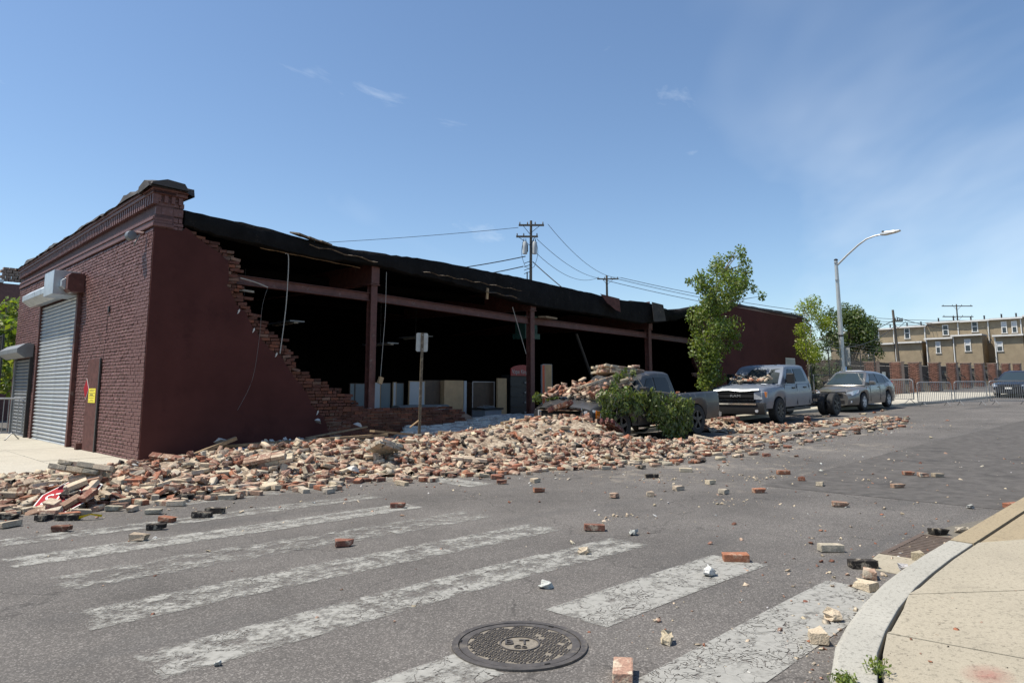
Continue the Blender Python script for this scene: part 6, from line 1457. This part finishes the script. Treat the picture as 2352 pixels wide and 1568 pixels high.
def wire(p,q,sag,label,r=.018):
    p,q=Vector(p),Vector(q); pts=[p+(q-p)*t-Vector((0,0,sag*4*t*(1-t))) for t in np.linspace(0,1,18)]
    return simple('overhead_wire',MB().tube(pts,r,5),'cable',label,'wire')
wire((30.8,17.8,12.75),(56.3,30.3,13.35),1.0,'upper power line running from the transformer pole to the far pole')
wire((30.2,18.3,11.7),(55.9,30.8,13.35),1.0,'middle power line running from the transformer pole to the far pole')
wire((29.9,18.5,11.0),(54.6,32.1,13.35),1.0,'lower power line running from the transformer pole to the far pole')
wire((56.3,30.3,13.35),(110,8,11),1.5,'upper power line descending behind the tall tree',.03)
wire((55.9,30.8,13.3),(106,9,10.4),1.5,'middle power line descending behind the tall tree',.03)
wire((54.6,32.1,13.3),(102,10,9.9),1.5,'lower power line descending behind the tall tree',.03)
wire((29.3,19.2,12.5),(14,42,12.2),.3,'thin wire running left from the transformer pole top')
wire((29.7,18.9,10.5),(23.5,25.2,9.2),.15,'thick black service cable running left from the transformer pole',.035)
wire((29.6,19.0,9.8),(24.5,24.2,8.7),.15,'lower black service cable running left from the transformer pole',.035)
wire((30.0,18.5,10.1),(31.5,11.9,4.9),.25,'black cable dropping right from the transformer pole to the roof',.035)
wire((57.2,3.85,7.2),(100,6,9.2),.6,'cable from the slim pole to the row houses',.03)
wire((57.0,3.9,7.0),(52,9,4.5),.3,'cable dropping left from the slim pole into the tree',.03)
wire((57.0,3.85,6.6),(31,-.2,3.5),.6,'sagging cable above the black fence by the lamp post',.02)

# ------------------------------------------------------------------ trees and foliage
def limb(mb,p,q,r0,r1,n=5):
    p,q=Vector(p),Vector(q); pts=[p+(q-p)*t+Vector((rng.normal(0,.02),rng.normal(0,.02),0))*(1 if 0<t<1 else 0) for t in np.linspace(0,1,n)]
    mb.tube(pts,[r0+(r1-r0)*t for t in np.linspace(0,1,n)],7)
TALL=[(19.75,-1.77,6.51,.23),(19.45,-1.05,6.14,.32),(19.02,-1.14,5.73,.38),(20.33,-1.64,6.12,.23),(20.0,-1.4,5.55,.36),(20.76,-1.45,5.46,.27),(21.57,-1.25,6.04,.14),(20.47,-1.11,5.01,.36),(21.29,-1.81,4.97,.17),(18.82,-1.87,5.17,.48),(18.04,-1.06,5.17,.31),(17.31,-1.47,5.4,.18),(17.09,-1.14,5.14,.14),(17.48,-1.9,4.95,.27),(18.3,-1.45,4.57,.5),(19.59,-1.18,4.68,.36),(17.33,-1.67,4.48,.24),(17.95,-.95,3.99,.43),(18.9,-1.0,4.14,.35),(18.54,-1.87,3.61,.41),(17.62,-1.87,3.51,.36),(18.99,-1.36,3.75,.19),(17.95,-.96,3.07,.37),(17.01,-1.52,3.1,.18),(17.42,-1.68,2.74,.36),(18.48,-1.48,2.86,.34),(19.06,-1.87,2.96,.16),(17.1,-1.68,2.36,.3),(17.99,-1.46,2.38,.27),(16.64,-1.4,2.61,.12),(17.28,-1.67,1.95,.33),(18.09,-1.67,1.78,.21),(16.91,-1.68,1.62,.27),(17.54,-1.44,1.55,.24)]
tr=thing('street_tree','slim upright leafy tree rising in front of the roof end','tree',(17.6,-1.4,g(17.6)+.13))
rel=lambda cl,b:[(c[0]-b[0],c[1]-b[1],c[2]-b[2],c[3]) for c in cl]
tb=tuple(tr.location); mb=MB(); stem=[(0,0,0),(-.05,-.05,1.0),(.15,0,2.4),(.6,.05,4.0),(1.5,0,5.3),(2.1,-.2,6.1)]
mb.tube(stem,[.085,.075,.06,.045,.025,.01],8)
for c in rel(TALL,tb):
    k=min(range(len(stem)),key=lambda i: abs(stem[i][2]-max(.4,c[2]-.5))); limb(mb,stem[k],c[:3],.022,.006,4)
mb.build('trunk','bark',tr)
cr_=[(c[0],c[1],c[2],c[3]*.92) for c in rel(TALL,tb)]
mid=[((a[0]+b[0])/2,(a[1]+b[1])/2,(a[2]+b[2])/2,(a[3]+b[3])/2*.75) for i,a in enumerate(cr_) for b in cr_[i+1:] if .3<math.dist(a[:3],b[:3])<.95]
leaves('crown',cr_+mid,12500,.078,'leaf_tall',tr,up=.25,droop=.25,spread=1.25)
LIME=[(26.81,-1.57,5.16,.39),(27.53,-.85,5.12,.4),(28.48,-.94,4.86,.36),(28.16,-1.44,4.37,.36),(26.28,-1.2,3.96,.34),(25.89,-1.25,3.37,.26),(27.12,-1.05,3.23,.5),(28.24,-.91,3.18,.4),(26.42,-1.61,2.91,.34),(26.03,-1.67,2.71,.23),(28.09,-.86,3.87,.28),(27.6,-1.2,2.9,.3),(28.7,-1.3,4.5,.3)]
tl=thing('street_tree','small lime-green street tree with two pale stems beside the far corner','tree',(26.7,-1.2,g(26.7)+.13)); tb=tuple(tl.location); mb=MB()
limb(mb,(0,0,0),(.05,0,1.3),.05,.042); limb(mb,(.05,0,1.3),(-.35,-.1,2.6),.034,.02); limb(mb,(-.35,-.1,2.6),(-.1,0,4.3),.02,.008); limb(mb,(.05,0,1.3),(.45,.1,2.2),.034,.025); limb(mb,(.45,.1,2.2),(1.2,.2,4.2),.022,.008); limb(mb,(.3,.1,1.9),(1.3,.1,2.8),.02,.008)
for c in rel(LIME,tb): limb(mb,(.2*(1 if c[0]>0 else -1),0,max(1.6,c[2]-.5)),c[:3],.012,.004,3)
mb.build('trunk','bark_pale',tl); leaves('crown',rel(LIME,tb),4200,.085,'leaf_lime',tl,up=.5,droop=.2,aspect=.7)
MB().tube([(.35,-.1,0),(.30,-.1,1.4)],.03,8).build('tree_guard','zinc',tl)
def big_tree(label,base,clumps,n,size,m,trunk_h,r0=.2,aspect=1.0):
    t=thing('tree',label,'tree',base); mb=MB(); limb(mb,(0,0,0),(.1,.1,trunk_h),r0,r0*.6)
    for c in clumps[:14]: limb(mb,(.1,.1,trunk_h*.9),c[:3],r0*.4,.02)
    mb.build('trunk','bark',t); leaves('crown',clumps,n,size,m,t,up=.35,aspect=aspect); return t
cl=[]
for _ in range(46):
    a=rng.uniform(0,6.28); zz_=rng.uniform(.9,6.4); rr_=2.25*math.sqrt(max(.05,1-((zz_-3.0)/3.9)**2))*rng.uniform(.35,1.0); cl.append((rr_*math.cos(a),rr_*math.sin(a),zz_,rng.uniform(.5,.85)))
big_tree('broad dark green tree behind the lamp post',(52.5,5.9,g(52)),cl,17000,.16,'leaf_dark',2.0,.25,.7)
cl=[(rng.normal(0,1.6),rng.normal(0,1.0),rng.uniform(3.6,5.5),rng.uniform(.5,.8)) for _ in range(16)]
big_tree('dark tree top showing over the far end of the warehouse roof',(45.2,7.9,1.0),cl,3500,.2,'leaf_back',3.4,.2)
cl=[(rng.normal(0,1.4),rng.normal(0,1.6),rng.uniform(2.4,5.0),rng.uniform(.45,.8)) for _ in range(20)]
big_tree('leafy green tree behind the chain-link fence at the left edge',(-.6,17.8,.1),[(c[0]-0.3,c[1],c[2]-.8,c[3]) for c in cl],3800,.19,'leaf_vine',2.2,.14)
# fallen branch draped over the pickup
FALL=[(8.32,-4.05,1.21,.14),(8.55,-4.0,1.06,.16),(8.89,-3.99,1.2,.18),(9.31,-4.0,1.25,.18),(9.75,-4.0,1.19,.19),(9.05,-4.08,.95,.14),(8.54,-4.08,.77,.14),(8.7,-4.1,.52,.1),(9.56,-4.1,.98,.15),(10.21,-4.06,1.19,.19),(10.29,-4.1,.93,.23),(10.66,-4.12,.71,.26),(11.17,-4.05,1.02,.24),(11.46,-4.15,.74,.24),(11.24,-4.15,.42,.22),(10.84,-4.12,.44,.17),(11.79,-4.08,.9,.18),(12.12,-4.0,1.06,.11),(11.76,-4.1,.51,.16),(9.38,-4.12,.72,.05),(8.31,-4.1,.87,.08),(9.33,-3.7,1.68,.09),(9.77,-3.6,1.80,.10),(9.07,-3.8,1.45,.1),(10.14,-3.6,1.80,.08),(11.43,-4.1,.28,.11),(9.0,-3.85,1.3,.14),(10.6,-4.0,1.15,.16),(8.9,-2.0,1.25,.16),(8.4,-2.0,1.2,.12),(9.6,-4.1,1.08,.12),(11.0,-4.12,.7,.22),(11.5,-4.12,.95,.2)]
fb=thing('fallen_branch','leafy green branch fallen across the side of the buried pickup','branch',(10.2,-4.0,1.1)); tb=tuple(fb.location); mb=MB()
mb.tube([(2.0,.15,-.1),(1.2,.05,.20),(.3,-.02,.26),(-.6,.0,.22),(-1.6,.05,.1)],[.02,.018,.014,.010,.005],6)
for c in rel(FALL,tb): limb(mb,(c[0]*.8,0,.2),c[:3],.008,.003,4)
mb.tube([(.2,-.05,.22),(.7,-.16,-.2),(1.1,-.2,-.5)],.008,5)
mb.build('stem','bark_pale',fb); leaves('foliage',rel(FALL,tb),4600,.085,'leaf_fallen',fb,up=.0,droop=1.4,aspect=.7,flat=(1.2,.5,1.0),spread=1.4,shade=(.5,1.45))

# ------------------------------------------------------------------ far end of the street: lot fence, stair piers, row houses
def link_fence(name,label,p,q,z0,h,m,pitch=.09,posts=3,barb=True,r=.004):
    p,q=Vector((*p,z0)),Vector((*q,z0)); d=(q-p); L=d.length; u=d/L; t=thing(name,label,'fence',p)
    mb=MB(); n=Vector((-u.y,u.x,0))*r
    k=-h
    while k<L:
        for s in (1,-1):
            a0,a1=k,k+h
            lo,hi=max(0,a0),min(L,a1)
            if hi-lo<.02: continue
            za=(lo-a0) if s>0 else h-(lo-a0); zb_=(hi-a0) if s>0 else h-(hi-a0)
            A_=u*lo+Vector((0,0,za)); B_=u*hi+Vector((0,0,zb_)); w=Vector((0,0,r*1.2))
            mb.add([A_-w,B_-w,B_+w,A_+w],[(0,1,2,3)]); mb.add([A_-n,B_-n,B_+n,A_+n],[(0,1,2,3)])
        k+=pitch
    mb.build('wire_mesh',m,t)
    for i in range(posts):
        x=u*(L*i/(posts-1)); mb2=MB().tube([x,x+Vector((0,0,h+.05))],.03,8); pst=mb2.build('post','link_wire',t)
        if barb: MB().tube([x+Vector((0,0,h+.05)),x+Vector((u.y*.3,-u.x*.3,h+.40))],.018,6).build('barb_arm','link_wire',pst)
    MB().tube([Vector((0,0,h)),u*L+Vector((0,0,h))],.02,6).build('top_rail','link_wire',t); MB().tube([Vector((0,0,h*.5)),u*L+Vector((0,0,h*.5))],.016,6).build('mid_rail','link_wire',t)
    if barb:
        for j in range(3): MB().tube([Vector((u.y*.1*(j+1),-u.x*.1*(j+1),h+.14*(j+1)))+u*0,u*L+Vector((u.y*.1*(j+1),-u.x*.1*(j+1),h+.14*(j+1)))],.006,4).build('barbed_wire','link_wire',t)
    return t
link_fence('chain_link_fence','tall black chain-link fence with barbed wire beyond the warehouse end',(29.9,-.05),(39.0,-.05),g(34)+.1,2.55,'link_wire',.12,5)
lf2=link_fence('chain_link_fence','chain-link fence left of the small grey shutter',(-.3,11.9),(-.3,19.5),.12,2.9,'link_wire',.085,4,False,.005)
simple('blue_notice',MB().b2((33.9,-.10,2.0),(34.45,-.085,2.62)),'blue_sign','small blue notice hung on the black chain-link fence','sign')
lot=MB().b2((29.8,-.02,.0),(39,14,g(34)+.10)).build('lot_ground','soil',kind='structure')
# overgrown shrubs inside the lot
cl=[(rng.uniform(30.5,38.5)-34,rng.uniform(1.0,3.5),rng.uniform(.3,1.9),rng.uniform(.35,.6)) for _ in range(34)]
sh=thing('overgrown_shrub','dark overgrown shrub filling the lot behind the black fence','shrub',(34,0,g(34)+.1)); leaves('foliage',cl,6500,.14,'leaf_back',sh,up=.3)
mb=MB()
for c in cl[:12]: limb(mb,(c[0],c[1],0),c[:3],.02,.008,3)
mb.build('stem','bark',sh)
simple('tan_shed',MB().prism([(34.8,g(35)),(34.8,2.2),(35.6,2.75),(36.6,2.9),(36.6,g(35))],'y',4.5,7.0),'stucco_tan','low tan shed wall glimpsed behind the white car','shed')

PX=[39.2,43.8,47.6,52.3,57.1,61.3,66.0,71.0,76.9,82.4]
pv,pt=brick_geo(.215,.10,.068,bev=.006,jit=.002)
def pier_brick_mesh(k):
    me=bpy.data.meshes.new('brick'); me.from_pydata(pv.tolist(),[],pt.tolist()); a=me.color_attributes.new('Col','FLOAT_COLOR','POINT')
    c=np.array([*(np.array([.21,.11,.082])*rng.uniform(.7,1.25)),.6]); a.data.foreach_set('color',np.tile(c,(len(pv),1)).astype(np.float32).ravel()); me.materials.append(MATS['pier_brick']); return me
pbm=[pier_brick_mesh(k) for k in range(10)]
nthn=['nearest','second','third','fourth','fifth','sixth','seventh','eighth','ninth','farthest']
for i,x in enumerate(PX):
    zt_=g(x)+1.75+.25; t=thing('brick_stair_pier',f'red brick stair pier, {nthn[i]} in the row below the tan houses','brick pier',(x,0,g(x)+.05),0,'brick stair piers')
    hgt=2.05-.02*i; MB().b2((.012,-.05,0),(.62,.60,hgt-.02)).build('pier_core','pier_mortar',t)
    bits=[]
    nr=int(hgt/.078)
    for r_ in range(nr):
        for c_ in range(3):
            y=-.06+(c_+(.5 if r_%2 else 0))*.222; 
            if y>.45: continue
            bits.append((.03,y+.11,.04+r_*.078,R(90)))
    if i<2:
        for (bx,by,bz2,rz_) in bits:
            o=bpy.data.objects.new('brick',pbm[int(rng.integers(0,10))]); col.objects.link(o); o.parent=t; o.location=(bx-.02,by,bz2); o.rotation_euler=(0,0,rz_)
    else:
        V,F,C=merge([(pv,pt,rotm(0,0,rz_),np.array([bx-.02,by,bz2]),np.array([*(np.array([.21,.11,.082])*rng.uniform(.7,1.25)),.6])) for (bx,by,bz2,rz_) in bits]); tag(raw_obj('brick_courses',V,F,'pier_brick',t,C),kind='stuff')
    MB().b2((-.04,-.09,hgt-.015),(.66,.65,hgt+.05)).build('cap_stone','pier_mortar',t)
    # railing descending to the pavement
    if i<9:
        rl=MB().tube([(2.0,2.2,hgt-.10),(2.0,1.0,hgt-.2),(2.0,-.2,hgt-1.1),(2.0,-.25,.4)],.028,6); rl.tube([(2.0,1.2,hgt-.6),(2.0,.5,hgt-.65),(2.0,-.2,hgt-1.4)],.014,5)
        for k in range(6): yy=-.1+.22*k; rl.tube([(2.0,yy,.3),(2.0,yy,min(hgt-.2,hgt-.95+max(0,yy+.2)*1.07))],.009,4)
        rl.build('handrail','black_iron',t)
        for k in range(8): MB().b2((1.0,.35+k*.30,0),(2.4,.65+k*.30,.20*(k+1))).build('step','gutter_mud',t)
for i in range(9):
    if i in (0,): 
        simple('notice_board',MB().b2((39.9,-.14,1.35),(40.5,-.12,2.45)),'sign_back','pale notice board fixed beside the nearest brick pier','sign')
yard=MB(); yard.prism([(39.2,.5),(39.2,3.2),(99,3.6),(99,.5)],'y',2.2,40).build('yard_terrace','soil',kind='structure')
# tan row houses facing down the street (wall plane x = 100)
K=104.3/89.3
def hy(y): return (y+13.77)*K-13.77
def hz(z): return (z-1.4)*K+1.4
def window(parent,x,y0,y1,z0,z1,frame='trim_white',blind=True):
    f=MB()
    for (a,b) in (((x-.07,y0,z0),(x-.005,y0+.10,z1)),((x-.07,y1-.10,z0),(x-.005,y1,z1)),((x-.07,y0+.10,z1-.10),(x-.005,y1-.10,z1)),((x-.09,y0-.05,z0-.08),(x-.005,y1+.05,z0)),((x-.065,y0+.10,(z0+z1)/2-.04),(x-.005,y1-.10,(z0+z1)/2+.04))): f.b2(a,b)
    w=f.build('window',frame,parent)
    MB().b2((x-.03,y0+.10,z0),(x-.015,y1-.10,(z0+z1)/2-.04)).build('pane','window_glass',w)
    MB().b2((x-.03,y0+.10,(z0+z1)/2+.04),(x-.015,y1-.10,z1-.10)).build('pane','blind' if blind else 'window_glass',w)
HX=100
houses=[ # y left, y right, roof z, windows, ext(yl,yr,zroof,win), label
 (19.5,15.4,8.45,[],None,'tan row house end mostly hidden behind the dark green tree'),
 (15.4,12.0,8.62,[(14.4,13.8,7.2,8.3)],(15.2,12.3,6.85,None),'tan row house with one window right of the dark green tree'),
 (12.0,8.75,8.70,[(11.1,10.5,7.3,8.5)],(12.2,9.4,6.9,None),'tan row house behind the slim utility pole'),
 (8.75,5.45,9.0,[(7.2,6.6,7.5,8.6)],(8.95,6.35,7.2,(8.0,7.5,5.5,6.8)),'tan row house with dark water stains below its lower roof'),
 (5.45,2.65,8.95,[(4.4,3.8,7.7,8.8)],(6.3,3.55,7.42,(5.2,4.6,5.6,6.9)),'tan row house with white gutter pipe and projecting lower wing'),
 (2.65,-.25,9.0,[(1.7,1.2,7.4,8.6),(.8,.3,7.4,8.6)],(2.45,-.1,7.2,(2.3,1.7,5.5,6.5)),'tan row house with a pair of upper windows above the sedan'),
 (-.25,-3.2,9.15,[(-.9,-1.4,7.5,8.7)],(-.5,-2.6,7.3,None),'tan row house cut off by the right edge of the view'),
]
for (yl,yr,zr,wins,ext,lab) in houses:
    a,b=hy(yl),hy(yr); t=thing('row_house',lab,'house',(HX,(a+b)/2,2.0),0,'tan row houses'); ox,oy,oz=HX,(a+b)/2,2.0
    Lc=lambda y: hy(y)-oy; Zc=lambda z: hz(z)-oz
    MB().b2((0,Lc(yr)+.002,-1),(8,Lc(yl)-.002,Zc(zr)-.2)).build('wall','stucco_tan',t)
    rf=MB().b2((-.35,Lc(yr)+.004,Zc(zr)-.2+.001),(8,Lc(yl)-.004,Zc(zr))).build('roof','roof_grey',t); MB().b2((-.42,Lc(yr)+.006,Zc(zr)-.22),(-.352,Lc(yl)-.006,Zc(zr)-.03)).build('gutter','trim_white',t)
    for k in range(2): yy=Lc(yr)+(.25+.45*k)*(Lc(yl)-Lc(yr)); MB().lathe([(.09,0),(.09,.55),(.13,.60)],(1.2,yy,Zc(zr)),'z',8).build('vent_pipe','dark_steel',rf)
    for (w0,w1,z0,z1) in wins: window(t,0,Lc(w1),Lc(w0),Zc(z0),Zc(z1),blind=(w0<2))
    MB().tube([(-.08,Lc(yr)+.25,Zc(zr)-.25),(-.08,Lc(yr)+.25,Zc(zr)-3.0)],.07,8).build('downpipe','trim_white',t)
    if ext:
        e0,e1,ez_,ew=ext; k2=101.3/89.3; ey=lambda y:(y+13.77)*k2-13.77-oy; ez2=lambda z:(z-1.4)*k2+1.4-oz
        wg=MB().b2((-3,ey(e1),-1),(-.003,ey(e0),ez2(ez_)-.18)).build('rear_wing','stucco_tan',t)
        MB().b2((-3.3,ey(e1)-.12,ez2(ez_)-.179),(-.42,ey(e0)+.12,ez2(ez_))).build('wing_roof','roof_grey',wg); MB().b2((-3.38,ey(e1)-.12,ez2(ez_)-.20),(-3.302,ey(e0)+.12,ez2(ez_)+.0)).build('gutter','trim_white',wg)
        MB().tube([(-3.08,ey(e0)-.1,ez2(ez_)-.2),(-3.08,ey(e0)-.1,0)],.07,8).build('downpipe','trim_white',wg)
        if ew: window(wg,-3.0,ey(ew[1]),ey(ew[0]),ez2(ew[2]),ez2(ew[3]))
simple('brick_chimney',MB().prism([(-15.2,8),(-15.2,13.6),(-15.0,14.0),(-14.0,14.6),(-13.9,8)],'x',98,100),'roof_grey','grey slate gable corner at the right edge beyond the houses','roof') if False else None
# building and chimney stack behind the left tree
lb=thing('back_building','low brick outbuilding with a ragged brick parapet at the left edge','building',(1.0,25.5,0))
MB().b2((-8,0,0),(1.6,6,6.3)).build('wall','maroon_brick',lb); MB().b2((-8.2,-.2,6.301),(.6,.3,6.45)).build('flashing','galvanised',lb)
for r_ in range(5):
    for c_ in range(6): MB().box((.7+c_*.23-(.1 if r_%2 else 0),.3,6.50+r_*.13),(.20,.3,.11),(0,0,rng.normal(0,.06))).build('brick','pier_mortar',lb)
simple('torn_tarp',MB().loft([[(-.32,12.6,2.9),(-.34,13.6,2.8)],[(-.36,12.5,2.4),(-.30,13.7,2.3)],[(-.33,12.4,1.9),(-.36,13.5,2.0)]],caps=False),'plaster_scrap','torn white tarp hanging on the chain-link fence at the left edge','tarp')
